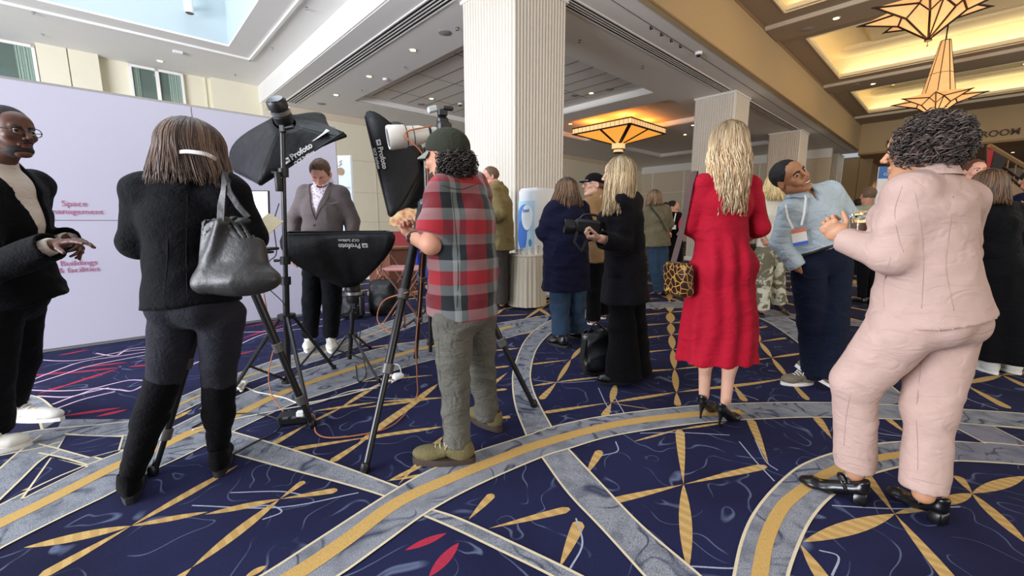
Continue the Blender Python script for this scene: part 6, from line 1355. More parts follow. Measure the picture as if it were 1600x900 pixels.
def light_stand(label, top, base, hub, feet, r=.014, brace=None, collars=(), name='light_stand'):
    top, base = Vector(top), Vector(base); t = thing(name, Vector((base.x, base.y, 0)), label, 'light stand', 'black tripod light stands'); m = MB(); n = len(collars)
    zs = [base]+[base.lerp(top, c) for c in collars]+[top]
    m.tube([base, base.lerp(top, collars[0] if n else .5)], r*1.25, 12); m.tube([base.lerp(top, collars[0] if n else .5), top], r*.9, 12); m.build('pole', M_blk, t, 60)
    for c in collars:
        m = MB(); q = base.lerp(top, c); m.lathe(q, [(r*1.2, -.03), (r*1.9, -.028), (r*1.9, .028), (r*1.2, .03)], 14, axis=(top-base)); k = m.build('collar', M_blkp, t, 40)
        m = MB(); m.tube([q, q+Vector((-r*4.2, -.005, 0))], [.008, .012], 10); m.build('knob', M_blkp, k, 60)
    hb = base.lerp(top, hub); m = MB(); m.lathe(hb, [(r*1.5, -.02), (r*3.4, -.015), (r*3.4, .012), (r*1.5, .016)], 12, axis=(top-base)); m.build('hub', M_blkp, t, 40)
    lo = base.lerp(top, brace if brace is not None else hub*.2); m = MB(); m.lathe(lo, [(r*1.4, -.015), (r*2.4, -.012), (r*2.4, .012), (r*1.4, .015)], 12); m.build('lower_hub', M_blkp, t, 40)
    for f_ in feet:
        f_ = Vector(f_); d = (f_-hb); s0 = hb+Vector((d.x, d.y, 0)).normalized()*r*2.6; m = MB(); m.tube([s0, f_+Vector((0, 0, .012))], r*.75, 8); lg = m.build('leg', M_blk, t, 60)
        m = MB(); mid_ = s0.lerp(f_, .55); m.tube([lo, mid_], r*.5, 6); m.build('strut', M_blk, lg)
        m = MB(); m.lathe(f_, [(r*1.0, 0), (r*1.15, .012), (r*1.0, .035)], 10); m.build('rubber_foot', M_blkp, lg, 60)
    return t
def battery(p, label, r=.022, ln=.13):
    m = MB(); p = Vector(p); m.lathe(p, [(r*.9, 0), (r, .006), (r, ln-.006), (r*.9, ln)], 18); m.box(p+Vector((-.0, r*.9, ln*.5)), (.02, .02, .05)); return tag(m.build('power_unit', M_blkp, None, 40, origin=p), label, 'power unit')
Y1 = 2.98; st1_top = pp(441, 196, Y1); st1_base = Vector((gp(450, 605).x, Y1, .03))
light_stand('tall black light stand carrying the upper left softbox', st1_top, st1_base, .28, [gp(346, 640), gp(486, 664), gp(522, 577)], r=.018, brace=.01, collars=(.42, .50, .83))
fh = flash_head(pp(446, 192, Y1), (-.02, -.5, .62), 'round black studio flash head on top of the tall light stand', ln=.16, r=.062)
softbox('big grey-black softbox at upper left, lettering rising to the right', [pp(408, 289, 3.02), pp(536, 207, 3.05), pp(508, 196, 3.72), pp(366, 268, 3.72)], pp(444, 190, 3.10), True, bulge=.13, tpos=(.40, .17), tsize=.056)
battery(pp(436, 299, Y1-.05), 'black cylindrical power unit clipped to the tall light stand')
Y2 = 3.75; b2 = Vector((pp(668, 400, Y2).x, Y2, .03))
light_stand('black light stand mostly hidden behind the photographer', pp(668, 262, Y2), b2, .24, [gp(676, 534), gp(632, 512), Vector((b2.x+.35, Y2+.35, 0))], r=.014, collars=(.5,))
flash_head(pp(664, 252, Y2), (1, -.1, .05), 'black studio flash head on the right softbox beside the dark cap')
softbox('black softbox standing on edge in front of the photographer', [pp(570, 182, 3.62), pp(607, 336, 3.55), pp(640, 322, 4.15), pp(600, 196, 4.2)], pp(663, 250, 3.75), True, bulge=.16, tpos=(.32, .17), tsize=.058)
Y3 = 3.5; b3 = Vector((gp(553, 560).x, Y3+.05, .03))
light_stand('short black light stand under the upturned softbox', pp(553, 470, Y3), b3, .42, [gp(512, 566), gp(592, 598), gp(578, 545), gp(660, 553)][:3], r=.015, collars=(.75,))
flash_head(pp(555, 472, Y3), (-.1, 0, 1), 'black studio flash head pointing up under the lowest softbox', r=.066, ln=.16)
softbox('black softbox lying face up before the man in grey suit, lettering upside down', [pp(442, 366, 3.20), pp(613, 363, 3.20), pp(604, 361, 3.78), pp(452, 362, 3.78)], pp(550, 446, 3.46), True, bulge=.15, flip=-1, tpos=(.70, .20), tsize=.054)
battery(pp(566, 492, Y3-.04), 'black power unit hanging on the short light stand', ln=.16)

# ---------------- tripods
def tripod(label, apex, feet, r=.016, bands=(.33, .66), head=None, center=None, braces=True):
    apex = Vector(apex); t = thing('tripod', Vector((apex.x, apex.y, 0)), label, 'tripod', 'black three-legged tripods'); m = MB(); m.lathe(apex, [(.03, -.05), (.055, -.04), (.055, .02), (.035, .04)], 16); m.build('shoulder', M_blk, t, 40)
    for f_ in feet:
        f_ = Vector(f_); s0 = apex+(Vector((f_.x, f_.y, apex.z))-apex).normalized()*.045; d = (f_-s0); m = MB(); m.tube([s0, s0+d*bands[0]], r*1.25, 10); m.tube([s0+d*bands[0], s0+d*bands[1]], r*1.05, 10); m.tube([s0+d*bands[1], f_+Vector((0, 0, .01))], r*.85, 10); lg = m.build('leg', M_blk, t, 60)
        for q in bands: m = MB(); c = s0+d*q; m.lathe(c, [(r*1.2, -.028), (r*1.5, -.024), (r*1.5, .024), (r*1.2, .028)], 14, axis=d); m.build('clamp', mat('clamp_grey', '5c5a57', .4, .3), lg, 40)
        m = MB(); m.lathe(f_, [(r*.8, .0), (r*1.2, .01), (r*1.1, .035), (r*.8, .05)], 10); m.build('rubber_foot', M_blkp, lg, 60)
    if center: m = MB(); m.tube([apex-Vector((0, 0, .15)), center], .016, 12); m.build('centre_column', M_blk, t, 60)
    return t
apA = pp(357, 400, 2.18); tripod('black tripod between and behind the legs of the woman in black blazer', apA, [gp(240, 742), gp(489, 668), gp(330, 590)], r=.019, bands=(.5, .82))
apP = pp(668, 322, 2.42); camc = pp(694, 216, 2.42); tripod('tall black camera tripod straddled by the photographer in plaid', apP, [gp(571, 737), gp(834, 636), gp(650, 560)], r=.020, bands=(.36, .64), center=Vector((apP.x, apP.y, camc.z-.08)))
# camera
cpos = Vector((apP.x+.01, apP.y, camc.z)); ld = (pp(642, 212, 2.36)-pp(690, 208, 2.42)).normalized(); t = thing('camera', cpos, 'black camera with long white lens on the tripod above the photographer', 'camera')
m = MB(); Rc = Matrix.Rotation(math.atan2(ld.y, ld.x), 3, 'Z'); c0 = pp(692, 208, 2.42); m.box(c0, (.075, .14, .10), Rc, bev=.012); m.box(c0+Vector((0, 0, .062)), (.06, .055, .04), Rc, bev=.01); m.build('camera_body', M_blkp, t, 40)
M_lensw = mat('lens_white', 'd9d5ca', .5, ncol=.03); m = MB(); m.lathe(c0, [(.034, .03), (.036, .06), (.040, .10), (.050, .13), (.052, .2), (.060, .21), (.064, .29), (.060, .30), (.050, .295)], 28, axis=ld); ln = m.build('lens', M_lensw, t, 40)
for a_ in (.075, .165, .205): m = MB(); m.lathe(c0+ld*a_, [(.0415+.08*(a_-.075), -.006), (.0425+.11*(a_-.075), 0), (.0415+.08*(a_-.075), .006)], 28, axis=ld); m.build('lens_ring', M_blkp, ln, 40)
m = MB(); m.lathe(c0+ld*.296, [(.048, 0), (.046, .004)], 24, axis=ld); m.build('front_glass', mat('dark_glass', '15151a', .1, ncol=0), ln)
m = MB(); m.box(c0+Vector((.0, 0, .105)), (.05, .045, .035), Rc, bev=.005); m.box(c0+Vector((.03, 0, .13)), (.06, .03, .02), Rc, bev=.004); m.build('radio_trigger', M_blkp, t)
m = MB(); m.box(c0+Vector((-.055, 0, .125)), (.05, .04, .03), Rc @ Matrix.Rotation(.3, 3, 'Y'), bev=.004); m.build('bounce_card', mat('card_grey', 'b9c0bd', .6), t)
m = MB(); m.box(cpos+Vector((0, 0, -.075)), (.05, .05, .05), bev=.008); m.build('tripod_head', M_blk, t)
# cables
M_or = mat('orange_cable', 'b06a44', .6, ncol=0); M_wc = mat('white_cable', 'd8d2c4', .6, ncol=0); M_bc = mat('black_cable', '121214', .5, ncol=0)
def cable(name, pts, r, m_, label, cat='cable', group=None, per=8):
    b = MB(); b.tube(catmull(pts, per), r, 7); return tag(b.build(name, m_, None, 180, origin=pts[0]), label, cat, group)
g = lambda x, y, z=.008: gp(x, y, z)
cable('orange_cable', [c0+ld*.05+Vector((0, -.05, .03)), c0+ld*.19+Vector((0, -.07, .0)), c0+ld*.12+Vector((.01, -.07, -.10)), pp(668, 270, 2.36), pp(666, 330, 2.33), pp(660, 400, 2.33), pp(656, 470, 2.36), pp(650, 540, 2.45), pp(652, 590, 2.6), g(650, 622), g(620, 660), g(580, 676), g(520, 684), g(494, 676), g(492, 652), g(484, 646)], .0042, M_or, 'orange tether cable running from the camera down to the carpet')
cable('orange_cable', [pp(640, 455, 2.2)+Vector((0, -.03, 0)), pp(600, 470, 2.25), pp(590, 500, 2.25), pp(612, 520, 2.2), pp(632, 505, 2.18), pp(628, 480, 2.17)], .004, M_or, 'loop of orange cable hanging on the tripod leg of the photographer')
cable('white_cable', [g(382, 604), g(400, 612), g(420, 616), g(446, 622), g(470, 630), g(510, 624), g(560, 612), g(600, 600), g(618, 590)], .005, M_wc, 'white cable crossing the carpet toward the white plug')
cable('white_cable', [g(616, 596), g(590, 590), g(584, 578), g(600, 572), g(622, 570), g(626, 588), g(612, 598)], .005, M_wc, 'white cable loop around the plug by the tripod leg')
cable('white_cable', [g(300, 672), g(330, 664), g(380, 652), g(440, 640), g(500, 628), g(545, 612), g(590, 606)], .004, M_wc, 'thin white cable lying along the grey carpet band')
cable('black_cable', [g(300, 668), g(340, 650), g(380, 646), g(420, 650), g(438, 660), g(430, 676), g(400, 690), g(360, 712)], .0045, M_bc, 'black cable curling on the carpet by the boot of the woman in black')
cable('black_cable', [pp(436, 318, Y1-.05), pp(428, 350, Y1-.1), pp(432, 395, Y1-.1), pp(420, 410, Y1-.12), pp(412, 440, Y1-.1), pp(440, 470, Y1-.06), pp(448, 482, Y1-.04)], .0035, M_bc, 'thin black cable dangling along the tall light stand')
cable('red_cable', [pp(412, 456, 2.7), pp(420, 500, 2.7), pp(430, 530, 2.72), pp(420, 580, 2.66), pp(424, 615, 2.62), g(440, 640), g(452, 648)], .0035, M_or, 'thin rust-coloured cable falling beside the tripod leg to the power strip')
cable('black_cable', [pp(566, 500, Y3-.04), pp(562, 530, Y3-.06), pp(568, 560, Y3-.06), g(572, 585), g(560, 596), g(556, 570)], .004, M_bc, 'black cable hanging from the short light stand')
t = thing('power_strip', g(462, 652, 0), 'black power strip box on the carpet at the foot of the tripod', 'power strip'); Rp = Matrix.Rotation(.22, 3, 'Z'); m = MB(); m.box(g(460, 652, .032), (.17, .085, .06), Rp, bev=.008); m.build('case', M_blkp, t)
for i in range(3): m = MB(); m.box(g(460, 652, .064)+Rp @ Vector((-.05+.05*i, 0, 0)), (.03, .03, .003), Rp); m.build('socket', mat('socket_grey', '4a4a4c', .5), t)
m = MB(); m.box(g(470, 646, .08), (.045, .035, .035), Rp, bev=.006); m.build('plug', M_trim, t)
t = thing('power_plug', g(622, 588, 0), 'white plug adapter on the carpet beside the tripod leg', 'plug'); m = MB(); m.box(g(622, 588, .03), (.09, .055, .055), Matrix.Rotation(.5, 3, 'Z'), bev=.018); m.build('case', M_trim, t, 60); m = MB(); m.box(g(608, 584, .05), (.05, .05, .05), Matrix.Rotation(.5, 3, 'Z'), bev=.016); m.build('adapter', M_trim, t, 60)
b = MB(); rnd = random.Random(9); pts = [g(376+rnd.uniform(-13, 13), 603+rnd.uniform(-9, 9), .012+.012*(i % 4)) for i in range(22)]; b.tube(catmull(pts, 5), .008, 7); tag(b.build('cable_coil', M_wc, None, 180, origin=g(376, 603, 0)), 'tangled heap of white cable on the carpet by the boot', 'cable')
# laptop and papers at the tripod
lp = pp(368, 390, 2.32); t = thing('laptop', lp, 'open laptop with pale screen in front of the woman in black blazer', 'laptop'); m = MB(); m.box(lp+Vector((0, 0, .0)), (.36, .24, .016), bev=.005); m.build('keyboard_deck', M_blkp, t)
Rl = Matrix.Rotation(-.12, 3, 'X'); sc_ = pp(376, 330, 2.46); m = MB(); m.box(sc_, (.34, .012, .24), Rl, bev=.004); lid = m.build('lid', M_blkp, t); m = MB(); m.box(sc_+Vector((0, -.008, 0)), (.325, .003, .225), Rl); m.build('screen', mat('screen_glow', 'dfe6f2', .4, emit='d6def0', es=.9, ncol=0), lid)
m = MB()
for i in range(9): m.box(sc_+Rl @ Vector((.04, -.0105, .09-.02*i)), (.16-.03*(i % 3), .001, .003), Rl)
m.build('screen_lines', mat('screen_line', '8fa0c0', .5), lid)
m = MB(); m.box(lp-Vector((0, 0, .02)), (.30, .22, .012)); m.build('tripod_shelf', M_blk, t)
pa = pp(420, 349, 2.0); m = MB(); m.box(pa, (.08, .10, .004), Matrix.Rotation(.5, 3, 'Y') @ Matrix.Rotation(.7, 3, 'X')); tag(m.build('paper', mat('cream_paper', 'd8cfae', .8), None, None, origin=pa), 'cream paper held by the woman in black blazer', 'paper')

# ---------------- square glass pendant
ca_, cb_ = 14.93, 9.67; z1 = 4.9; z0 = 4.69; hl = 1.29; t = thing('square_pendant', W(ca_, cb_, HS+.28), 'large square amber glass pendant with stepped hub hanging right of the near column', 'pendant light')
M_amber = mat('amber_glass', 'd9963c', .4, emit='f0a040', es=.85, ncol=.1, nscale=8); M_amber2 = mat('pale_amber_glass', 'e2c08c', .4, emit='f5c588', es=.7, ncol=.1, nscale=20); M_bronze = mat('bronze', '2a1710', .5, .3, ncol=.05)
for (x0, x1, y0, y1) in ((ca_-hl, ca_+hl, cb_-hl, cb_-hl+.03), (ca_-hl, ca_+hl, cb_+hl-.03, cb_+hl), (ca_-hl, ca_-hl+.03, cb_-hl, cb_+hl), (ca_+hl-.03, ca_+hl, cb_-hl, cb_+hl)):
    m = MB(); m.rbox(x0, x1, y0, y1, z0, z1); sd = m.build('side_glass', M_amber2, t); m = MB()
    for i in range(14):
        q = -hl+2*hl*(i+.5)/14
        if x1-x0 > 1: m.rbox(ca_+q-.006, ca_+q+.006, y0-.006, y1+.006, z0, z1)
        else: m.rbox(x0-.006, x1+.006, cb_+q-.006, cb_+q+.006, z0, z1)
    m.build('leading', mat('lead_line', '8a6030', .5), sd)
m = MB()
for z in (z0, z1):
    for (x0, x1, y0, y1) in ((ca_-hl-.02, ca_+hl+.02, cb_-hl-.02, cb_-hl+.05), (ca_-hl-.02, ca_+hl+.02, cb_+hl-.05, cb_+hl+.02), (ca_-hl-.02, ca_-hl+.05, cb_-hl, cb_+hl), (ca_+hl-.05, ca_+hl+.02, cb_-hl, cb_+hl)): m.rbox(x0, x1, y0, y1, z-.02, z+.02)
m.build('frame', M_bronze, t)
hr = .2; zb = 4.32; rim = []
for i in range(8):
    an = i*math.pi/4; 
def sq(i, h): 
    pts_ = [(-1, -1), (0, -1), (1, -1), (1, 0), (1, 1), (0, 1), (-1, 1), (-1, 0)]; return pts_[i % 8][0]*h, pts_[i % 8][1]*h
for i in range(8):
    a0, b0 = sq(i, hl-.05); a1, b1 = sq(i+1, hl-.05); c0_, d0 = sq(i, hr); c1_, d1 = sq(i+1, hr)
    P4 = [W(ca_+a0, cb_+b0, z0), W(ca_+a1, cb_+b1, z0), W(ca_+c1_, cb_+d1, zb), W(ca_+c0_, cb_+d0, zb)]; cc = W(ca_, cb_, z1); m = MB(); m.add(P4+[p.lerp(cc, .015) for p in P4], [(0, 1, 2, 3), (7, 6, 5, 4), (0, 4, 5, 1), (1, 5, 6, 2), (2, 6, 7, 3), (3, 7, 4, 0)]); m.build('glass_panel', M_amber, t)
    m = MB(); n_ = (P4[3]-P4[0]); ribbon(m, [P4[0]+Vector((0, 0, -.008)), P4[3]+Vector((0, 0, -.008))], .13 if i % 2 == 0 else .09, (0, 0, 1), .012); m.build('rib', M_bronze, t)
for k, (r_, za, zb_) in enumerate(((.26, 4.10, 4.32), (.19, 3.98, 4.10))):
    m = MB(); m.lathe(W(ca_, cb_, za), [(r_*.85, 0), (r_, .02), (r_, zb_-za)], 8, phase=math.pi/8); m.build('hub_step', M_amber2, t); m = MB(); m.lathe(W(ca_, cb_, za), [(r_*1.05, -.012), (r_*1.05, .012)], 8, phase=math.pi/8); m.build('hub_band', M_bronze, t)
m = MB(); m.tube([W(ca_, cb_, z1), W(ca_, cb_, HS+.28)], .03, 8); m.tube([W(ca_-.8, cb_-.8, z1), W(ca_-.8, cb_-.8, HS+.28)], .01, 6); m.tube([W(ca_+.8, cb_+.8, z1), W(ca_+.8, cb_+.8, HS+.28)], .01, 6); m.build('rod', M_bronze, t)
for dx, dy in ((-.7, -.7), (.7, .7), (.7, -.7), (-.7, .7)): point('pendant_light', W(ca_+dx, cb_+dy, 5.0), 16, 'ffa445', .12)
point('pendant_light', W(ca_, cb_, 4.3), 5, 'ffb060', .1)

# ---------------- star chandeliers
M_mica = mat('mica_glass', 'd8a970', .4, emit='ffc282', es=.48, ncol=.25, nscale=14)
def chandelier(a, b, z, label, top=1.5):
    t = thing('star_chandelier', W(a, b, HR+.7), label, 'chandelier', 'star-shaped glass chandeliers'); c = W(a, b, z); R1, R0 = .92, .36; N_ = 8
    rim = [c+AX*(R1 if i % 2 == 0 else R0)*math.cos(i*math.pi/8)+BX*(R1 if i % 2 == 0 else R0)*math.sin(i*math.pi/8)+UP*(.0 if i % 2 == 0 else 0) for i in range(16)]
    bot = c-UP*.50; n1 = [c+AX*.22*math.cos((i+.5)*math.pi/4)+BX*.22*math.sin((i+.5)*math.pi/4) for i in range(8)]
    up_ = c+UP*.16
    for i in range(8):
        tip = rim[2*i]; v0 = rim[2*i-1]; v1 = rim[(2*i+1) % 16]; lo = c+AX*.40*math.cos(i*math.pi/4)+BX*.40*math.sin(i*math.pi/4)-UP*.17; hi = c+AX*.30*math.cos(i*math.pi/4)+BX*.30*math.sin(i*math.pi/4)+UP*.16
        m = MB(); m.add([tip, v0, v1, lo, hi], [(0, 1, 3), (0, 3, 2), (0, 4, 1), (0, 2, 4)]); m.add([bot, v0, v1, lo], [(0, 3, 1), (0, 2, 3)]); p_ = m.build('glass_point', M_mica, t)
        m = MB(); 
        for q0, q1 in ((tip, v0), (tip, v1), (tip, lo), (lo, v0), (lo, v1), (lo, bot), (v0, bot) if i % 2 else (lo, bot)): m.tube([q0, q1], .016, 5)
        m.tube([tip, tip+(tip-c).normalized()*.06], [.018, .006], 6); m.build('frame_bars', M_bronze, p_)
    m = MB(); m.lathe(bot, [(.004, -.10), (.018, -.09), (.004, -.075), (.004, -.03), (.05, -.015), (.05, .01)], 10); m.build('finial', M_bronze, t, 50)
    for i in range(8):
        a0, a1 = (i)*math.pi/4, (i+1)*math.pi/4; q = lambda r, an, h: c+AX*r*math.cos(an)+BX*r*math.sin(an)+UP*h
        m = MB(); m.add([q(.34, a0, .12), q(.34, a1, .12), q(.10, a1, top), q(.10, a0, top)], [(0, 1, 2, 3)]); p_ = m.build('cone_panel', M_mica, t); m = MB(); m.tube([q(.34, a0, .12), q(.10, a0, top)], .010, 5); m.tube([q(.25, a0, .12+(top-.12)*.38), q(.25, a1, .12+(top-.12)*.38)], .007, 5); m.tube([q(.10, a0, top), q(.10, a1, top)], .01, 5); m.build('frame_bars', M_bronze, p_)
    m = MB(); m.tube([c+UP*top, W(a, b, HR+.69)], .016, 8); m.lathe(W(a, b, HR+.62), [(.11, 0), (.12, .06), (.05, .08)], 14); m.build('rod', M_bronze, t, 50)
    point('chandelier_light', c-UP*.75, 40, 'ffbf78', .25)
chandelier(10.1, .70, 4.70, 'near star chandelier of amber glass, cut by the top of the photo'); chandelier(17.0, .82, 4.62, 'far star chandelier with tall glass cone above the curly-haired woman')

# ---------------- kiosk, skirted table and cups
t = thing('water_kiosk', W(4.95, 4.7, 0), 'tall white drink dispenser with blue balloon graphic in front of the near column', 'dispenser'); A0, A1, B0, B1 = 4.66, 5.32, 4.40, 4.84
m = MB(); m.rbox(A0, A1, B0, B1, 0.02, 1.75, bev=.05); m.build('cabinet', mat('gloss_white', 'e4e6e8', .3, ncol=.01), t, 30)
m = MB(); m.rbox(A0+.30, A0+.56, B0-.012, B0+.01, 1.28, 1.60, bev=.01); s_ = m.build('display', mat('display_glow', 'cfd6ea', .3, emit='c3cce6', es=.5, ncol=0), t)
m = MB()
for i in range(3): m.lathe(W(A0+.36+.07*i, B0-.013, 1.45), [(.016, 0), (.016, .003)], 12, axis=-BX)
m.build('icons', mat('icon_blue', '6f93c9', .4), s_)
m = MB(); m.rbox(A0-.008, A0+.02, B0+.05, B1-.04, .62, 1.56, bev=.008); gpn = m.build('graphic_panel', mat('pale_blue_print', 'b9d6e8', .4, ncol=.15, nscale=6), t)
def disk(cz, cb, r, rz, mname, col, off): 
    m = MB(); vs_ = [W(A0-.009-off, cb+r*math.cos(u), cz+rz*math.sin(u)*(1 if math.sin(u) > 0 else 1.25)) for u in np.linspace(0, 2*math.pi, 29)[:-1]]+[W(A0-.008, cb+r*math.cos(u), cz+rz*math.sin(u)*(1 if math.sin(u) > 0 else 1.25)) for u in np.linspace(0, 2*math.pi, 29)[:-1]]
    m.add(vs_, [tuple(range(28))]+[(i, (i+1) % 28, 28+(i+1) % 28, 28+i) for i in range(28)]); m.build(mname, mat('print_'+col, col, .4), gpn)
disk(1.30, 4.66, .15, .20, 'print_shape', '5b8fd0', .001); disk(1.05, 4.70, .10, .22, 'print_shape', '3a6fc0', .0015); disk(1.32, 4.60, .12, .17, 'print_shape', 'eef2f6', .002); disk(.92, 4.53, .035, .05, 'print_shape', '4d8fb8', .002)
m = MB(); text_mesh(m, 'bevi', W(A0-.013, 4.69, 1.38), -BX, UP, .085, bold=.02, depth=.002); m.build('print_lettering', mat('print_2f62b8', '2f62b8', .4), gpn)
tc_ = Vector((.22, 6.10, 0)); t = thing('skirted_table', tc_, 'round small table with cream pleated skirt beside the near column', 'table'); m = MB(); prof = []
for i in range(120):
    an = 2*math.pi*i/120; rr = 1+.035*math.sin(an*26)+.02*math.sin(an*11+1); prof.append((math.cos(an)*rr, math.sin(an)*rr))
n_ = len(prof); vs_ = [tc_+Vector((x*.255*(1+.10*(1-k/6)), y*.255*(1+.10*(1-k/6)), .02+.74*k/6)) if k < 6 else tc_+Vector((math.cos(2*math.pi*i/120)*.255, math.sin(2*math.pi*i/120)*.255, .76)) for k in range(7) for i, (x, y) in enumerate(prof)]
m.add(vs_, [(k*n_+i, k*n_+(i+1) % n_, (k+1)*n_+(i+1) % n_, (k+1)*n_+i) for k in range(6) for i in range(n_)]); m.build('skirt', mat('champagne_cloth', 'c9bfa9', .7, ncol=.1), t, 180)
m = MB(); m.lathe(tc_, [(.255, .745), (.268, .75), (.268, .77), (.255, .775)], 40); m.build('table_top', mat('cream_cloth_top', 'd8d0bf', .8), t, 40)
def cup(p, r, h, label, col='e6e4de'):
    m = MB(); m.lathe(p, [(r*.75, 0), (r, h-.006), (r*1.08, h-.004), (r*1.08, h), (r*.9, h), (r*.66, .01)], 18); tag(m.build('paper_cup', mat('cup_'+col, col, .6), None, 50, origin=p), label, 'cup', 'cups on the skirted table')
for dx, dy, h, l in ((-.12, -.14, .07, 'low white cup at the left end of the skirted table'), (-.05, -.18, .09, 'white paper cup second from left on the skirted table'), (.03, -.16, .10, 'paper cup in the middle of the skirted table'), (.12, -.12, .13, 'tall paper cup at the right end of the skirted table'), (.17, -.05, .13, 'tall paper cup next to the dispenser')):
    cup(tc_+Vector((dx, dy, .775)), .034, h, l)
m = MB(); m.lathe(tc_+Vector((-.17, -.05, .775)), [(.05, 0), (.085, .012), (.08, .014), (.045, .004)], 20); tag(m.build('saucer', M_trim, None, 50, origin=tc_+Vector((-.17, -.05, .775))), 'white saucer at the left edge of the skirted table', 'saucer')

# ---------------- things by the back wall at left
def stand_banner(x, y0, y1, Y, w, label, name='banner_stand'):
    p = pp(x, y1, Y); t = thing(name, Vector((p.x, p.y, 0)), label, 'banner'); top = pp(x, y0, Y).z; m = MB(); m.box(Vector((p.x, p.y, (top+.05)/2)), (w, .05, top-.05), Matrix.Rotation(-.1, 3, 'Z'), bev=.02); bd = m.build('banner_face', mat('banner_white', 'e3ecf0', .6, ncol=.01), t); m = MB(); m.box(Vector((p.x, p.y, .03)), (w*1.1, .3, .05), bev=.01); m.build('base', M_silver, t); return t, bd, Vector((p.x, p.y, top))
t, bd, tp = stand_banner(547, 243, 460, 6.9, .34, 'white banner reading Explore the extraordinary behind the man in grey suit')
m = MB(); text_mesh(m, 'Explore the', tp+Vector((-.13, -.034, -.52)), (1, -.1, 0), UP, .055, depth=.002, width=.25); text_mesh(m, 'extraordinary', tp+Vector((-.13, -.034, -.62)), (1, -.1, 0), UP, .055, depth=.002, width=.26); m.build('lettering', mat('grey_ink', '7d8a8e', .7), bd)
m = MB(); m.lathe(tp+Vector((-.02, -.033, -.25)), [(.055, 0), (.06, .003)], 20, axis=(0, -1, 0)); m.build('cup_emblem', mat('copper_ink', 'a58468', .6), bd); m = MB(); m.tube(catmull([tp+Vector((-.05, -.038, -.17)), tp+Vector((0, -.038, -.13)), tp+Vector((-.03, -.038, -.11)), tp+Vector((.01, -.038, -.08))], 4), .005, 6); m.build('steam_emblem', mat('copper_ink', 'a58468', .6), bd)
def lectern():
    p = Vector((-2.0, 6.95, 0)); t = thing('wooden_cabinet', p, 'reddish-brown wooden bar cabinet with crossed trim left of the photographer', 'cabinet'); R_ = Matrix.Rotation(.9, 3, 'Z'); mw = mat('cherry_wood', '7c4632', .4, ncol=.25, nscale=5); mw2 = mat('light_trim_wood', 'b98a6e', .4)
    m = MB(); m.box(p+Vector((0, 0, .42)), (.55, .55, .74), R_, bev=.01); bd = m.build('body', mw, t); m = MB(); m.box(p+Vector((0, 0, .81)), (.64, .64, .05), R_, bev=.012); m.build('top', mw, t); m = MB(); m.box(p+Vector((0, 0, .04)), (.62, .62, .08), R_, bev=.012); m.build('plinth', mw2, t)
    for ax, ay in ((0, -1), (-1, 0)):
        nv = R_ @ Vector((ax, ay, 0)); tv = R_ @ Vector((ay, -ax, 0)); c = p+nv*.278
        for s_ in (-1, 1): m = MB(); m.tube([c+tv*(-.24)+Vector((0, 0, .42-.31*s_)), c+tv*.24+Vector((0, 0, .42+.31*s_))], .008, 6); m.build('cross_bar', mw2, bd)
        m = MB(); m.lathe(c+Vector((0, 0, .42)), [(.03, 0), (.03, .012)], 12, axis=nv); m.build('rosette', mw2, bd)
    return t
lectern()
def dchair():
    p = Vector((-1.34, 5.2, 0)); t = thing('director_chair', p, 'folding director chair with red canvas behind the photographer tripod', 'chair'); mr = mat('red_canvas', '7c1f22', .8); mr2 = mat('pink_canvas', 'b9817c', .8); mw = mat('chair_wood', '6a4534', .5)
    m = MB(); m.box(p+Vector((0, 0, .66)), (.46, .40, .035), bev=.01); m.build('seat', mr2, t); m = MB(); m.box(p+Vector((0, .2, 1.02)), (.50, .02, .18), bev=.006); m.build('backrest', mr, t)
    for sx in (-1, 1):
        m = MB(); m.tube([p+Vector((sx*.24, -.2, .0)), p+Vector((-sx*.22, -.2, .66))], .013, 8); m.build('leg', mw, t, 60); m = MB(); m.tube([p+Vector((sx*.24, .2, .0)), p+Vector((-sx*.22, .2, .66))], .013, 8); m.build('leg', mw, t, 60)
        m = MB(); m.tube([p+Vector((sx*.25, .2, .64)), p+Vector((sx*.25, .2, 1.12))], .013, 8); m.build('back_post', mw, t, 60); m = MB(); m.box(p+Vector((sx*.25, 0, .85)), (.05, .42, .02)); m.build('armrest', mw, t); m = MB(); m.tube([p+Vector((sx*.25, -.18, .64)), p+Vector((sx*.25, -.18, .85))], .011, 8); m.build('arm_post', mw, t, 60)
dchair()
p = Vector((-1.98, 9.4, 0)); t = thing('buffet_table', p, 'long table with royal blue cloth against the far sand wall', 'table'); m = MB(); prof = [(x, -.35-.015*math.sin(x*60)) for x in np.linspace(-.75, .75, 90)]+[(.75, .35), (-.75, .35)]
n_ = len(prof); m.add([p+Vector((x, y, z)) for z in (.03, .86) for x, y in prof], [(i, (i+1) % n_, n_+(i+1) % n_, n_+i) for i in range(n_)]+[tuple(range(n_, 2*n_))]); m.build('tablecloth', mat('royal_blue_cloth', '2438a0', .8), t, 60)
for i, (dx, h, l) in enumerate(((-.5, .16, 'clear glass at the left end of the blue buffet table'), (-.3, .22, 'tall pale bottle on the blue buffet table'), (-.12, .12, 'short white mug on the blue buffet table'), (.1, .25, 'tallest pale bottle on the blue buffet table'), (.3, .14, 'white jar at the right end of the blue buffet table'))):
    q = p+Vector((dx, -.1, .86)); m = MB(); m.lathe(q, [(.04, 0), (.045, .01), (.045, h*.65), (.02, h*.8), (.02, h)], 14); tag(m.build('tableware', mat('pale_ware', 'd5dde2', .3), None, 50, origin=q), l, 'tableware', 'tableware on the blue buffet')
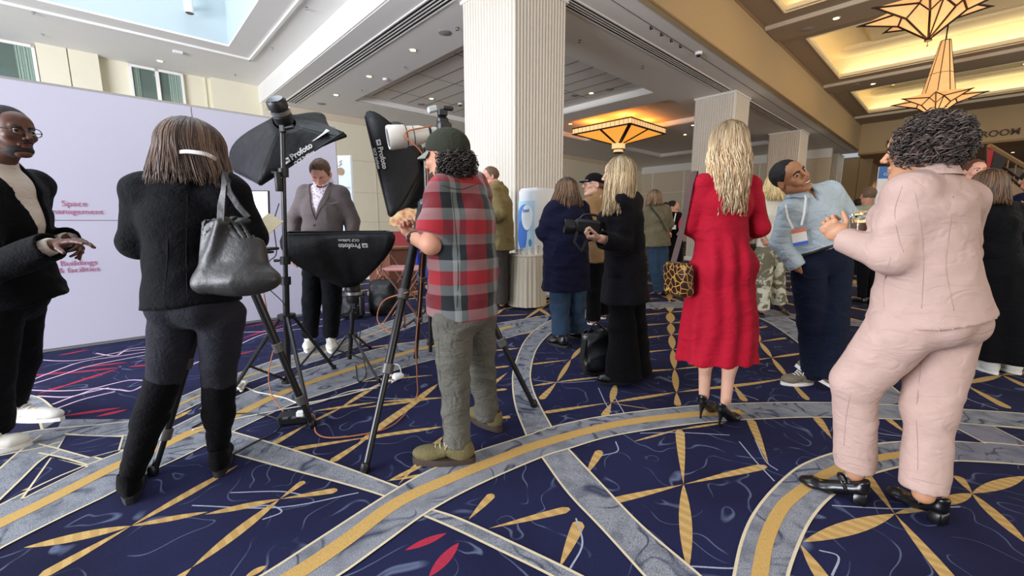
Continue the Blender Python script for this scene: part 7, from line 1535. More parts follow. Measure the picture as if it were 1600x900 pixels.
p = Vector((-3.35, 9.0, 0)); t = thing('red_bar_table', p, 'narrow table with dark red edge left of the blue buffet', 'table'); m = MB(); m.box(p+Vector((0, 0, .90)), (.95, .4, .05), bev=.01); m.build('table_top', mat('dark_red', '8a2a30', .6), t); m = MB(); m.box(p+Vector((0, 0, .45)), (.85, .3, .86)); m.build('cabinet_body', mat('pale_green_panel', 'c2ccb6', .7), t)
for dx, l in ((-.15, 'dark mug on the narrow red-edged table, left'), (.12, 'dark mug on the narrow red-edged table, right')): q = p+Vector((dx, 0, .925)); m = MB(); m.lathe(q, [(.045, 0), (.05, .01), (.05, .11), (.042, .11), (.042, .02)], 14); m.tube(catmull([q+Vector((.048, 0, .09)), q+Vector((.085, 0, .08)), q+Vector((.085, 0, .04)), q+Vector((.048, 0, .03))], 4), .007, 6); tag(m.build('mug', M_blkp, None, 50, origin=q), l, 'mug', 'dark mugs')
p = pp(630, 340, 10.2); m = MB(); m.box(p, (.62, .03, .5), Matrix.Rotation(.2, 3, 'Y'), bev=.01); mp_ = mat('flower_print', 'e0a25a', .8, ncol=0); N, L, pr = nodes(mp_); tc = N.new('ShaderNodeTexCoord'); vo = N.new('ShaderNodeTexVoronoi'); vo.inputs['Scale'].default_value = 9; L.new(tc.outputs['Object'], vo.inputs['Vector']); rp = N.new('ShaderNodeValToRGB'); rp.color_ramp.elements[0].color = lin('c2563a'); rp.color_ramp.elements[1].color = lin('f1d9a0'); L.new(vo.outputs['Distance'], rp.inputs[0]); L.new(rp.outputs[0], pr.inputs['Base Color'])
p2_ = MB(); t = thing('poster_board', Vector((p.x, p.y, 0)), 'orange flower-patterned board behind the blue buffet table', 'poster'); m.build('board', mp_, t); m = MB(); m.tube([Vector((p.x-.2, p.y+.05, 0)), Vector((p.x-.05, p.y+.03, p.z+.1))], .012, 6); m.tube([Vector((p.x+.2, p.y+.05, 0)), Vector((p.x+.05, p.y+.03, p.z+.1))], .012, 6); m.build('easel', M_blk, t)
def backpack(p, s, label):
    t = thing('backpack', Vector((p[0], p[1], 0)), label, 'bag', 'black gear bags behind the short light stand'); f = Fld(.012); f.box(p, (.17*s, .12*s, .22*s), None, .07*s, 0); f.ell(A3(p)+V3(0, -.10*s, -.06*s), (.13*s, .07*s, .12*s), None, .03); P, Q = f.run(); P = folds(P, Q, .012, (7, 7, 8), int(s*10), 1); P[:, 2] = np.maximum(P[:, 2], .004); emit('bag_body', [(P, Q)], M_fab, t)
    b = MB(); b.tube(catmull([A3(p)+V3(-.05*s, 0, .21*s), A3(p)+V3(0, 0, .27*s), A3(p)+V3(.05*s, 0, .21*s)], 5), .009, 6); b.build('handle', M_blkp, t, 60)
backpack((-1.72, 5.5, .235), 1.05, 'larger black gear bag standing behind the short light stand'); backpack((-2.05, 5.25, .185), .8, 'smaller black gear bag beside the trouser leg of the man in grey suit')

# ---------------- floor bag beside the coat
t = thing('floor_bag', gp(935, 580), 'slumped black leather bag on the carpet beside the long black coat', 'bag'); c = gp(938, 586)+Vector((0, .10, 0)); F_ = Fld(.008); F_.econe(A3(c)+V3(.02, 0, .07), A3(c)+V3(-.03, 0, .30), (.16, .085), (.125, .06), V3(1, .1, 0), 0); F_.ell(A3(c)+V3(-.02, .0, .32), (.12, .05, .04), None, .03); F_.econe(A3(c)+V3(-.03, 0, .30), A3(c)+V3(-.03, 0, .40), (.09, .03), (.11, .04), V3(1, .1, 0), .01, mode='s')
P, Q = F_.run(); P = folds(P, Q, .014, (5, 5, 7), 3, 1); P[:, 2] = np.maximum(P[:, 2], .003); emit('bag_body', [(P, Q)], mat('soft_black_leather', '151517', .32, ncol=.1, bump=.3, bscale=18), t)
b = MB(); ribbon(b, [A3(c)+V3(-.13, -.06, .28), A3(c)+V3(-.16, -.10, .12), A3(c)+V3(-.13, -.13, .03), A3(c)+V3(-.05, -.12, .012), A3(c)+V3(.03, -.10, .02)], .035, [V3(-.3, -1, .1)]*2+[V3(-.2, -.8, .6)]+[V3(0, -.2, 1)]*2, .003); b.build('strap', M_shoeblack, t, 60)
b = MB(); b.tube(catmull([A3(c)+V3(-.10, -.03, .33), A3(c)+V3(-.04, -.05, .42), A3(c)+V3(.05, -.03, .35)], 5), .008, 6); b.build('handle', M_shoeblack, t, 60)

# ---------------- right background: sponsor sign, stair rail, hanging flag
t = thing('sponsor_sign', Vector((pp(1402, 300, 11).x, 11, 0)), 'sponsor sign with blue header and CBRE lettering behind the woman in pink', 'sign'); c = pp(1410, 262, 11); M_sg = mat('sign_white', 'dfe3e6', .6); w_ = 1.25; Rs = Matrix.Rotation(-.05, 3, 'Z')
m = MB(); m.box(Vector((c.x+.05, 11, c.z-.95)), (w_, .04, 1.95), Rs, bev=.005); m.build('panel', M_sg, t); m = MB(); m.box(Vector((c.x+.05, 10.975, c.z-.12)), (w_, .01, .30), Rs); hd_ = m.build('header', mat('sign_blue', '2f6fb5', .6), t)
m = MB(); x0 = c.x+.05-w_/2+.09; text_mesh(m, 'CONNECT |', Vector((x0, 10.965, c.z-.2)), (1, 0, 0), UP, .13, depth=.004, width=.52); text_mesh(m, 'Gold Sponsor', Vector((x0+.56, 10.965, c.z-.13)), (1, 0, 0), UP, .09, depth=.004); text_mesh(m, 'Partners', Vector((x0+.56, 10.965, c.z-.23)), (1, 0, 0), UP, .09, depth=.004); m.build('lettering', M_trim, hd_)
m = MB(); text_mesh(m, 'CBRE', Vector((x0+.08, 10.965, c.z-.52)), (1, 0, 0), UP, .22, depth=.004, bold=.02); m.build('lettering', mat('sign_ink', '3a4046', .6), t)
m = MB(); m.box(Vector((c.x+.05, 11.0, .03)), (w_*.8, .5, .06), bev=.01); m.build('base', M_silver, t)
Yr = 12.0; t = thing('stair_rail', Vector((pp(1575, 400, Yr).x, Yr, 0)), 'brown sloping escalator balustrade at the right edge of the hall', 'escalator'); mbr = mat('bronze_panel', '7d6242', .5, ncol=.1)
for k, (dy, r_) in enumerate(((0, .07), (28, .035), (40, .03))):
    m = MB(); m.tube([pp(1545, 228+dy*.6, Yr), pp(1620, 272+dy, Yr)], r_, 6); m.build('handrail' if k == 0 else 'rail', M_bronze if k else mbr, t)
m = MB()
for i in range(6): q = pp(1552+12*i, 234+7*i, Yr); m.tube([q, q-UP*.55], .02, 6)
m.build('balusters', mbr, t)
m = MB(); q0, q1 = pp(1545, 250, Yr), pp(1640, 330, Yr); m.add([q0, q1, q1-UP*.35, q0-UP*.35]+[p+Vector((0, .3, 0)) for p in (q0, q1, q1-UP*.35, q0-UP*.35)], [(0, 1, 2, 3), (7, 6, 5, 4), (0, 4, 5, 1), (3, 2, 6, 7), (0, 3, 7, 4), (1, 5, 6, 2)]); m.build('truss', mbr, t)
m = MB(); m.tube([pp(1612, 300, Yr), Vector((pp(1612, 300, Yr).x, Yr, 0))], .12, 10); m.build('support_post', mbr, t)
Yf = 10.5; t = thing('hanging_flag', pp(1553, 225, Yf), 'red and black flag hanging by the stair rail', 'flag'); mb_ = MB(); mb_.tube([pp(1541, 226, Yf), pp(1541, 420, Yf)], .018, 8); mb_.tube([pp(1541, 420, Yf), Vector((pp(1541, 420, Yf).x, Yf, 0))], .018, 8); mb_.build('pole', M_bronze, t)
for k, (cols_, pts4) in enumerate((('9c1c22', ((1542, 232), (1554, 236), (1548, 262), (1541, 262))), ('141318', ((1554, 236), (1574, 250), (1552, 284), (1541, 284), (1548, 262))))):
    m = MB(); a_ = [pp(x, y, Yf-.01*k+.02*math.sin(x)) for x, y in pts4]; n_ = len(a_); m.add(a_+[p+Vector((0, .012, 0)) for p in a_], [tuple(range(n_))[::-1], tuple(range(n_, 2*n_))]+[(i, (i+1) % n_, n_+(i+1) % n_, n_+i) for i in range(n_)]); m.build('cloth', mat('flag_'+cols_, cols_, .8), t)
p = W(28.96+2.2, 3.9, 0)
# ================================================================== THE OTHER PEOPLE
def simple(label, base, J, fwd, sc, head, skn, wear, hair, h=.012, female=False, w=None, arm=(.050, .040, .038, .028), leg=(.085, .060, .056, .042), face=True, hands=(None, None)):
    kw = dict(female=female, arm=arm, leg=leg)
    if w: kw['w'] = w
    p = Fig(label, base, J, fwd, sc, **kw); C, R, hs = head
    hd = head_fld(C, R, hs, female=female, neck=J['nb'], h=.004 if face else .006); hl = []
    for S_, hv in zip('LR', hands):
        if hv is not None: hl.append(hand_fld(J['wr'+S_], hv[0], hv[1], hv[2], .95*sc, h=.0045, curl=hv[3] if len(hv) > 3 else .5))
    p.body(skn, hd, hl, h=h)
    if face: eyes(p.root, C, R, hs, '2a1a10'); mouth_parts(p.root, C, R, hs, mat('lip_rosy', 'b0685c'))
    return p
sk_f, sk_w, sk_d = skin('fair', 'd2a58c'), skin('warm', 'c99376'), skin('deep', '5b3a2c')
# ---- tan jacket man by the column
Y = 5.9
J = dict(nb=pp(777, 289, Y), shL=pp(770, 301, Y-.15), shR=pp(784, 300, Y+.18), ch=pp(780, 322, Y), wa=pp(780, 352, Y), pe=pp(781, 385, Y), elL=pp(783, 335, Y-.24), wrL=pp(768, 342, Y-.32), elR=pp(778, 335, Y+.26), wrR=pp(765, 343, Y+.2), hpL=pp(779, 395, Y-.08), hpR=pp(784, 395, Y+.1))
J['knL'] = pp(782, 435, Y-.06); J['anL'] = pp(784, 474, Y-.05); J['knR'] = pp(786, 432, Y+.12); J['anR'] = pp(788, 470, Y+.14)
C = pp(765, 276, Y); R = frame((-.94, -.34, 0))
p = simple('man in khaki jacket and grey-brown trousers standing at the near column', (-.1, 5.9), J, (-.9, -.35, 0), 1.05, (C, R, 1.1), skin('rosy', 'dba088'), None, None, hands=(((-.9, -.2, .2), (0, .3, -.9), 1), ((-.9, -.3, .2), (0, .3, -.9), -1)), w=(.165, .135, .165, .14, .17, .13))
M_hb2 = mat('hair_ash_brown', '6b5340', .7, ncol=.3, nscale=160); cap_hair('hair', p.root, C, R, M_hb2, 1.1, r=(.083, .103, .092), off=(0, -.020, .034), cuts=(((0, .058, .068), (0, .82, -.57)), ((0, -.05, -.055), (0, .3, -1))), rough=.005); brows(p.root, C, R, 1.1, M_hb2)
p.top('jacket', cloth('khaki_corduroy', '857650'), .035, hem=A3(pp(781, 390, Y)), hemr=(.235, .21), sleeve=1.92, neck=.066, amp=.012, seed=31, collar=.04, extra=.014, h=.010); p.trousers('trousers', cloth('brown_grey_trousers', '4a4440'), .016, hem=1.0, r=(.096, .082, .078, .070), h=.010, amp=.007)
for hx, tx in (((790, 480), (772, 480)), ((795, 476), (778, 476))): sneaker(p.root, gp(*hx), gp(*tx), M_shoeblack, M_blacksole)
# ---- small man in navy suit far at left
Y = 11.0
J = dict(nb=pp(647, 323, Y), shL=pp(642, 328, Y-.12), shR=pp(650, 328, Y+.18), ch=pp(646, 337, Y), wa=pp(646, 350, Y), pe=pp(646, 366, Y), elL=pp(641, 342, Y-.2), wrL=pp(652, 344, Y-.25), elR=pp(652, 342, Y+.2), wrR=pp(660, 339, Y), hpL=pp(645, 370, Y-.08), hpR=pp(648, 370, Y+.1))
J['knL'] = pp(645, 393, Y-.08); J['anL'] = pp(645, 416, Y-.08); J['knR'] = pp(649, 393, Y+.1); J['anR'] = pp(649, 416, Y+.1)
C = pp(646, 317, Y); R = frame((.95, -.25, 0)); p = simple('small man in navy suit far off, beside the orange flower board', (-2.6, 11), J, (.95, -.3, 0), 1.0, (C, R, 1.05), sk_w, None, None, hands=(((.9, 0, .1), (0, .3, -.9), 1), ((.9, 0, .3), (0, .3, -.9), -1)), face=False)
cap_hair('hair', p.root, C, R, mat('hair_black', '120e0d'), 1.05, cuts=(((0, .058, .068), (0, .82, -.57)), ((0, -.05, -.04), (0, .3, -1)))); p.top('shirt', cloth('white_cotton', 'dcdcdc'), .01, neck=.058, h=.014); p.top('suit_jacket', M_navycloth, .03, hem=A3(pp(646, 368, Y)), sleeve=1.92, neck=.07, h=.012, V=(A3(pp(646, 345, Y))+p.f*.1, .07, A3(J['nb'])+p.f*.06)); p.trousers('trousers', M_navycloth, .015, h=.014, r=(.09, .075, .07, .065))
for hx in ((643, 418), (647, 418)): q = gp(*hx); sneaker(p.root, Vector((J['anL'].x-.06, J['anL'].y if hx[0] == 643 else J['anR'].y, 0)), Vector((J['anL'].x+.22, (J['anL'].y if hx[0] == 643 else J['anR'].y)-.05, 0)), M_shoeblack, M_blacksole)
# ---- woman in navy tunic
Y = 4.12
J = dict(nb=pp(890, 312, Y), shL=pp(866, 329, Y-.06), shR=pp(907, 329, Y+.10), ch=pp(886, 350, Y), wa=pp(884, 380, Y), pe=pp(886, 418, Y), elL=pp(851, 362, Y-.04), wrL=pp(868, 372, Y+.22), elR=pp(918, 364, Y+.12), wrR=pp(908, 372, Y+.3), hpL=pp(876, 432, Y-.02), hpR=pp(900, 432, Y+.06))
J['knL'] = pp(875, 478, Y); J['anL'] = pp(876, 522, 4.10); J['knR'] = pp(900, 475, Y+.1); J['anR'] = pp(902, 516, 4.30)
C = pp(884, 299, Y+.02); R = frame((-.45, .88, -.05)); p = simple('woman in loose navy tunic and blue jeans seen from behind, shoulder-length brown hair', (.56, 4.12), J, (-.3, .95, 0), 1.03, (C, R, 1.02), sk_f, None, None, female=True, hands=(((.5, .6, .2), (0, .3, -.9), 1), ((-.5, .6, .2), (0, .3, -.9), -1)), w=(.185, .155, .18, .15, .18, .14), arm=(.060, .052, .046, .032), leg=(.10, .075, .066, .05), face=False)
p.top('tunic', cloth('navy_tunic', '14152a'), .03, hem=A3(pp(884, 452, Y)), hemr=(.255, .21), sleeve=1.85, neck=.07, amp=.012, seed=41, extra=.014, h=.009, pleat=(6, .05, 1)); md = mat('blue_denim', '233a50', .9, ncol=.4, nscale=10, bump=.4, bscale=50); p.trousers('jeans', md, .010, hem=1.0, r=(.10, .086, .080, .076), amp=.010, h=.009)
hc = ((.36, .25, .17), (.52, .39, .27), (.28, .19, .13)); cap_hair('hair_cap', p.root, C, R, mat('hair_brown_mass', '3a261b'), 1.02, r=(.095, .110, .098), cuts=(((0, .055, .0), (0, 1, -.25)),)); locks('hair', p.root, C, R, M_hairt, n=500, length=.20, rad=(.100, .115, .102), face=.8, wave=.012, r=.0040, seed=12, cols=hc, taper=.4, top=.02, seg=12, flare=.4, wf=12)
for hx, tx in (((886, 544), (856, 536)), ((914, 532), (890, 526))): sneaker(p.root, gp(*hx), gp(*tx), M_shoeblack, mat('dark_brown_sole', '2c2624', .7), collar=.12)
# ---- man in black cap and tan turtleneck
Y = 4.75
J = dict(nb=pp(934, 303, Y), shL=pp(921, 321, Y-.12), shR=pp(948, 318, Y+.16), ch=pp(935, 340, Y), wa=pp(935, 368, Y), pe=pp(936, 400, Y), elL=pp(928, 352, Y-.26), wrL=pp(914, 340, Y-.34), elR=pp(950, 352, Y+.2), wrR=pp(930, 345, Y+.05), hpL=pp(930, 412, Y-.05), hpR=pp(942, 412, Y+.08))
J['knL'] = pp(928, 455, Y-.04); J['anL'] = pp(927, 500, Y+.02); J['knR'] = pp(942, 452, Y+.1); J['anR'] = pp(943, 490, Y+.15)
C = pp(927, 289, Y); R = frame((-.97, -.2, .08)); p = simple('man in black cap and camel turtleneck with camera strap, behind the navy tunic', (1.0, 4.75), J, (-.95, -.1, 0), 1.04, (C, R, 1.08), sk_f, None, None, hands=(((-.6, 0, .7), (.3, .2, -.7), 1, .9), ((-.7, -.2, .5), (.3, .2, -.7), -1, .9)))
p.top('turtleneck', cloth('camel_knit', '9c7b56'), .022, hem=A3(pp(936, 408, Y)), sleeve=1.92, neck=.058, collar=.05, amp=.010, seed=44, h=.009, extra=.008); p.trousers('trousers', M_blackpant, .014, h=.010, r=(.092, .078, .074, .068))
mcap = cloth('black_cap', '101014'); cap_hair('cap', p.root, C, R, mcap, 1.08, r=(.088, .106, .086), off=(0, -.012, .038), cuts=(((0, 0, .026), (0, .12, -1)),), rough=.001, f=15)
b = MB(); L = lambda x, y, z: Vector(A3(C)+R @ (V3(x, y, z)*1.08)); vs_ = []
for t_ in np.linspace(-1, 1, 9):
    for rr, dz in ((0, 0), (1, -.016)): x = math.sin(t_*1.05)*.08; y = .088*math.cos(t_)+rr*.07*math.cos(t_*1.25); vs_ += [L(x, y, .036+dz), L(x, y, .030+dz)]
fs_ = []
for i in range(8): a = 4*i; fs_ += [(a, a+4, a+6, a+2), (a+1, a+3, a+7, a+5), (a+2, a+6, a+7, a+3), (a, a+1, a+5, a+4)]
b.add(vs_, fs_); b.build('visor', mcap, p.root, 60); cap_hair('hair_bun', p.root, A3(C)+R @ V3(0, -.115, -.035), R, mat('hair_auburn', '5a3424', .6, ncol=.3, nscale=100), 1, r=(.034, .034, .034), off=(0, 0, 0), rough=.006); cap_hair('hair', p.root, C, R, mat('hair_auburn', '5a3424'), 1.08, r=(.079, .099, .06), off=(0, -.02, .0), cuts=(((0, -.012, 0), (0, 1, 0)),), rough=.003)
b = MB(); b.tube([L(.036+.022*math.cos(u), .100, .002+.018*math.sin(u)) for u in np.linspace(0, 6.283, 13)], .002, 5, cap=False); b.tube([L(-.036+.022*math.cos(u), .100, .002+.018*math.sin(u)) for u in np.linspace(0, 6.283, 13)], .002, 5, cap=False); b.tube([L(-.058, .098, .006), L(-.080, 0, .008)], .002, 5); b.tube([L(.058, .098, .006), L(.080, 0, .008)], .002, 5); b.build('glasses', M_chrome, p.root, 180)
b = MB(); ribbon(b, [A3(J['nb'])+V3(.02, -.07, 0), A3(pp(930, 330, Y-.16)), A3(pp(926, 350, Y-.18))], .02, V3(-.3, -1, 0), .002); b.build('strap', M_lacew, p.root)
for hx, tx in (((932, 507), (918, 506)), ((946, 498), (932, 497))): sneaker(p.root, gp(*hx), gp(*tx), M_shoeblack, M_whitesole)
# ---- blonde woman in long black coat
Y = 3.10
J = dict(nb=pp(976, 300, Y), shL=pp(965, 320, Y-.12), shR=pp(987, 316, Y+.14), ch=pp(974, 342, Y), wa=pp(976, 378, Y), pe=pp(978, 415, Y), elL=pp(972, 382, Y-.18), wrL=pp(938, 373, Y-.28), elR=pp(986, 372, Y+.22), wrR=pp(945, 362, Y+.05), hpL=pp(970, 432, Y-.07), hpR=pp(988, 432, Y+.08))
J['knL'] = pp(972, 505, Y-.05); J['anL'] = pp(974, 590, Y-.04); J['knR'] = pp(990, 505, Y+.10); J['anR'] = pp(992, 580, Y+.12)
C = pp(966, 272, Y); R = frame((-.90, .42, -.05)); p = simple('blonde woman in long black coat and flared trousers holding a black camcorder', (.9, 3.1), J, (-.95, .25, 0), 1.03, (C, R, 1.0), sk_f, None, None, female=True, hands=(((-.95, .1, .1), (0, .2, .95), -1, .8), ((-.9, -.1, .1), (0, -.1, -1), 1, .7)), h=.009, w=(.135, .118, .118, .10, .135, .108))
p.top('coat', M_blackpant if 0 else cloth('charcoal_coat', '17161a', bump=.2), .024, hem=A3(pp(976, 470, Y)), hemr=(.215, .18), sleeve=1.93, neck=.060, collar=.02, amp=.009, seed=51, extra=.008, h=.008, pleat=(4, .05, 0)); p.trousers('flared_trousers', cloth('black_crepe', '0b0b0d'), .010, hem=1.0, r=(.088, .080, .086, .125), h=.009, amp=.010, f=(6, 6, 5))
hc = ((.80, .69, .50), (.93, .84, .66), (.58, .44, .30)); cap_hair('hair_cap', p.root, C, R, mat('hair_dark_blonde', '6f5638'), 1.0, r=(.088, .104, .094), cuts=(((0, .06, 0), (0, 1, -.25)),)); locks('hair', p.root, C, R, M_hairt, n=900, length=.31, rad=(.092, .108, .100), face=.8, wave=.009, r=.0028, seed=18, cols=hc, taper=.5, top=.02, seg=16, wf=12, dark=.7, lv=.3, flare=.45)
for S_ in 'LR': a_ = J['an'+S_]; sneaker(p.root, Vector((a_.x+.05, a_.y, 0)), Vector((a_.x-.20, a_.y-.02, 0)), M_shoeblack, M_blacksole, w=.085)
c = pp(918, 355, 2.95); t = thing('camcorder', c, 'black camcorder in a padded cover held by the blonde woman in black coat', 'camera'); Rk = Matrix.Rotation(.1, 3, 'Y'); m = MB(); m.box(c, (.19, .10, .105), Rk, bev=.02); m.build('body', M_fab, t, 40); m = MB(); m.lathe(c+Vector((-.09, 0, 0)), [(.045, 0), (.052, .02), (.052, .07), (.044, .075), (.040, .06)], 20, axis=(-1, 0, .05)); m.build('lens_hood', M_blkp, t, 40); m = MB(); m.tube(catmull([c+Vector((-.06, 0, .05)), c+Vector((-.02, 0, .085)), c+Vector((.06, 0, .08)), c+Vector((.08, 0, .05))], 5), .009, 8); m.build('top_handle', M_blkp, t, 60)
b = MB(); ribbon(b, [c+Vector((-.08, -.055, -.03)), c+Vector((-.10, -.07, -.10)), c+Vector((-.05, -.07, -.16)), c+Vector((.0, -.06, -.06))], .02, V3(0, -1, 0), .002); b.build('strap', M_blkp, t, 60)
# ---- woman in olive jacket
Y = 6.75
J = dict(nb=pp(1026, 319, Y), shL=pp(1013, 328, Y), shR=pp(1040, 328, Y+.02), ch=pp(1027, 343, Y), wa=pp(1027, 362, Y), pe=pp(1028, 383, Y), elL=pp(1010, 350, Y+.05), wrL=pp(1016, 362, Y+.28), elR=pp(1046, 350, Y+.05), wrR=pp(1040, 362, Y+.28), hpL=pp(1021, 392, Y), hpR=pp(1034, 392, Y))
J['knL'] = pp(1024, 425, Y); J['anL'] = pp(1030, 456, Y+.05); J['knR'] = pp(1036, 425, Y); J['anR'] = pp(1040, 455, Y+.1)
C = pp(1021, 309, Y); R = frame((-.6, .75, 0)); p = simple('woman in olive brown jacket and blue jeans with cross-body strap, far centre', (2.37, 6.75), J, (-.1, 1, 0), 1.0, (C, R, 1.0), sk_f, None, None, female=True, face=False, w=(.155, .12, .14, .105, .15, .11))
p.top('jacket', cloth('olive_wool', '6f6650', ncol=.3), .028, hem=A3(pp(1027, 384, Y)), hemr=(.225, .17), sleeve=1.93, neck=.065, collar=.03, amp=.010, seed=61, extra=.01, h=.011); p.trousers('jeans', md, .012, h=.012, r=(.092, .078, .074, .072), amp=.008)
cap_hair('hair_cap', p.root, C, R, mat('hair_brown_mass', '3a261b'), 1.0, r=(.092, .108, .096), cuts=(((0, .055, .0), (0, 1, -.25)),)); locks('hair', p.root, C, R, M_hairt, n=260, length=.14, rad=(.098, .112, .100), face=.8, wave=.012, r=.0055, seed=22, cols=((.42, .30, .20), (.62, .50, .36)), taper=.5, top=.02, seg=10, flare=.3)
b = MB(); ribbon(b, [A3(pp(1016, 323, Y-.10)), A3(pp(1030, 340, Y-.16)), A3(pp(1042, 362, Y-.16))], .02, V3(0, -1, 0), .003); b.build('strap', M_blkp, p.root)
for hx, tx in (((1030, 463), (1026, 458)), ((1040, 461), (1041, 457))): sneaker(p.root, gp(*hx), gp(*tx), M_shoeblack, M_blacksole)
# ---- man in black top with lanyard
Y = 8.2
J = dict(nb=pp(1051, 331, Y), shR=pp(1044, 338, Y), shL=pp(1061, 338, Y), ch=pp(1052, 350, Y), wa=pp(1052, 365, Y), pe=pp(1053, 383, Y), elR=pp(1042, 354, Y+.02), wrR=pp(1047, 366, Y-.2), elL=pp(1064, 354, Y+.02), wrL=pp(1060, 366, Y-.2), hpR=pp(1048, 388, Y), hpL=pp(1058, 388, Y))
J['knR'] = pp(1048, 413, Y); J['anR'] = pp(1048, 438, Y); J['knL'] = pp(1059, 413, Y); J['anL'] = pp(1060, 437, Y)
C = pp(1052, 324, Y); R = frame((.85, -.5, 0)); p = simple('dark-haired man in black top with white lanyard, far centre', (3.2, 8.2), J, (.2, -1, 0), 1.0, (C, R, 1.05), sk_w, None, None, hands=(((.5, -.5, .1), (0, .3, -.9), -1), ((-.5, -.5, .1), (0, .3, -.9), 1)), face=False)
p.top('sweater', M_blacksuit, .02, hem=A3(pp(1053, 386, Y)), sleeve=1.92, neck=.06, h=.012); p.trousers('trousers', M_blackpant, .014, h=.012, r=(.09, .076, .072, .066)); cap_hair('hair', p.root, C, R, mat('hair_black', '120e0d'), 1.05, cuts=(((0, .058, .068), (0, .82, -.57)), ((0, -.05, -.04), (0, .3, -1))))
b = MB(); 
for x0 in (1047.5, 1056): ribbon(b, [A3(pp(x0, 333, Y-.10)), A3(pp(1052, 352, Y-.17))], .02, V3(0, -1, 0), .002)
ln_ = b.build('lanyard', M_lacew, p.root); b = MB(); b.box(pp(1052, 355, Y-.18), (.10, .004, .08)); b.build('badge', M_whitesole, ln_)
for S_ in 'LR': a_ = J['an'+S_]; sneaker(p.root, Vector((a_.x, a_.y+.06, 0)), Vector((a_.x, a_.y-.2, 0)), M_shoeblack, M_blacksole)
# ---- person mostly hidden between those two
Y = 9.5
J = dict(nb=pp(1040, 333, Y), shL=pp(1035, 339, Y), shR=pp(1048, 339, Y), ch=pp(1041, 349, Y), wa=pp(1041, 362, Y), pe=pp(1041, 376, Y), elL=pp(1033, 352, Y), wrL=pp(1037, 362, Y+.2), elR=pp(1050, 352, Y), wrR=pp(1046, 362, Y+.2), hpL=pp(1037, 380, Y), hpR=pp(1045, 380, Y))
J['knL'] = pp(1037, 404, Y); J['anL'] = pp(1037, 424, Y); J['knR'] = pp(1045, 404, Y); J['anR'] = pp(1045, 424, Y)
C = pp(1040, 325, Y); R = frame((0, 1, 0)); p = simple('dark-haired person in black, half hidden behind the olive jacket', (3.5, 9.5), J, (0, 1, 0), 1.0, (C, R, 1.05), sk_w, None, None, face=False)
p.top('sweater', M_blacksuit, .02, sleeve=1.92, neck=.06, h=.014); p.trousers('trousers', M_blackpant, .014, h=.014); cap_hair('hair', p.root, C, R, mat('hair_black', '120e0d'), 1.05, cuts=(((0, .058, .068), (0, .82, -.57)), ((0, -.05, -.05), (0, .3, -1))))
for S_ in 'LR': a_ = J['an'+S_]; sneaker(p.root, Vector((a_.x, a_.y-.08, 0)), Vector((a_.x, a_.y+.18, 0)), M_shoeblack, M_blacksole)
# ---- blonde woman walking in patterned trousers
Y = 5.35
J = dict(nb=pp(1206, 306, Y), shL=pp(1190, 318, Y), shR=pp(1222, 318, Y+.05), ch=pp(1206, 338, Y), wa=pp(1206, 358, Y), pe=pp(1204, 384, Y), elL=pp(1184, 348, Y+.02), wrL=pp(1192, 372, Y-.10), elR=pp(1226, 348, Y+.05), wrR=pp(1222, 375, Y), hpL=pp(1195, 396, Y-.02), hpR=pp(1211, 396, Y+.04))
J['knL'] = pp(1192, 440, Y-.02); J['anL'] = pp(1190, 484, 5.36); J['knR'] = pp(1213, 436, Y+.1); J['anR'] = pp(1218, 474, 5.50)
C = pp(1210, 288, Y); R = frame((.7, .6, 0)); p = simple('blonde woman walking away in pale top and leaf-patterned trousers', (3.3, 5.35), J, (.4, .9, 0), 1.0, (C, R, 1.0), sk_w, None, None, female=True, face=False, hands=(((.3, -.2, -.8), (.8, .2, 0), -1), ((.1, -.2, -.9), (-.8, 0, 0), 1)))
p.top('sleeveless_top', cloth('cream_knit', 'cfc8b6'), .014, hem=A3(pp(1205, 384, Y)), sleeve=.3, neck=.062, h=.010); mpf = mat('leaf_print', 'd8d4bd', .85, ncol=0); N, L, pr = nodes(mpf); tc = N.new('ShaderNodeTexCoord'); nz = N.new('ShaderNodeTexNoise'); nz.inputs['Scale'].default_value = 13; nz.inputs['Detail'].default_value = 5; L.new(tc.outputs['Object'], nz.inputs['Vector'])
se_ = N.new('ShaderNodeSeparateXYZ'); L.new(tc.outputs['Object'], se_.inputs[0]); ad = N.new('ShaderNodeMath'); ad.operation = 'MULTIPLY_ADD'; ad.inputs[1].default_value = .22; L.new(se_.outputs['Z'], ad.inputs[0]); L.new(nz.outputs['Fac'], ad.inputs[2])
mr = N.new('ShaderNodeMapRange'); mr.inputs[1].default_value = .56; mr.inputs[2].default_value = .64; L.new(ad.outputs[0], mr.inputs[0]); mx = N.new('ShaderNodeMix'); mx.data_type = 'RGBA'; mx.inputs[6].default_value = lin('d2cfb6'); mx.inputs[7].default_value = lin('6f6850'); L.new(mr.outputs[0], mx.inputs[0]); L.new(mx.outputs[2], pr.inputs['Base Color'])
p.trousers('trousers', mpf, .016, h=.010, r=(.098, .082, .076, .072), amp=.010)
hc = ((.80, .66, .42), (.93, .82, .58)); cap_hair('hair_cap', p.root, C, R, mat('hair_dark_blonde', '6f5638'), 1.0, r=(.090, .106, .094), cuts=(((0, .06, 0), (0, 1, -.25)),)); locks('hair', p.root, C, R, M_hairt, n=400, length=.22, rad=(.094, .110, .100), face=.8, wave=.010, r=.0045, seed=28, cols=hc, taper=.5, top=.02, seg=14, flare=.3)
for hx, tx in (((1184, 492), (1193, 497)), ((1212, 478), (1232, 494))): pump(p.root, gp(*hx), gp(*tx), M_shoeblack, hh=.05, block=True)
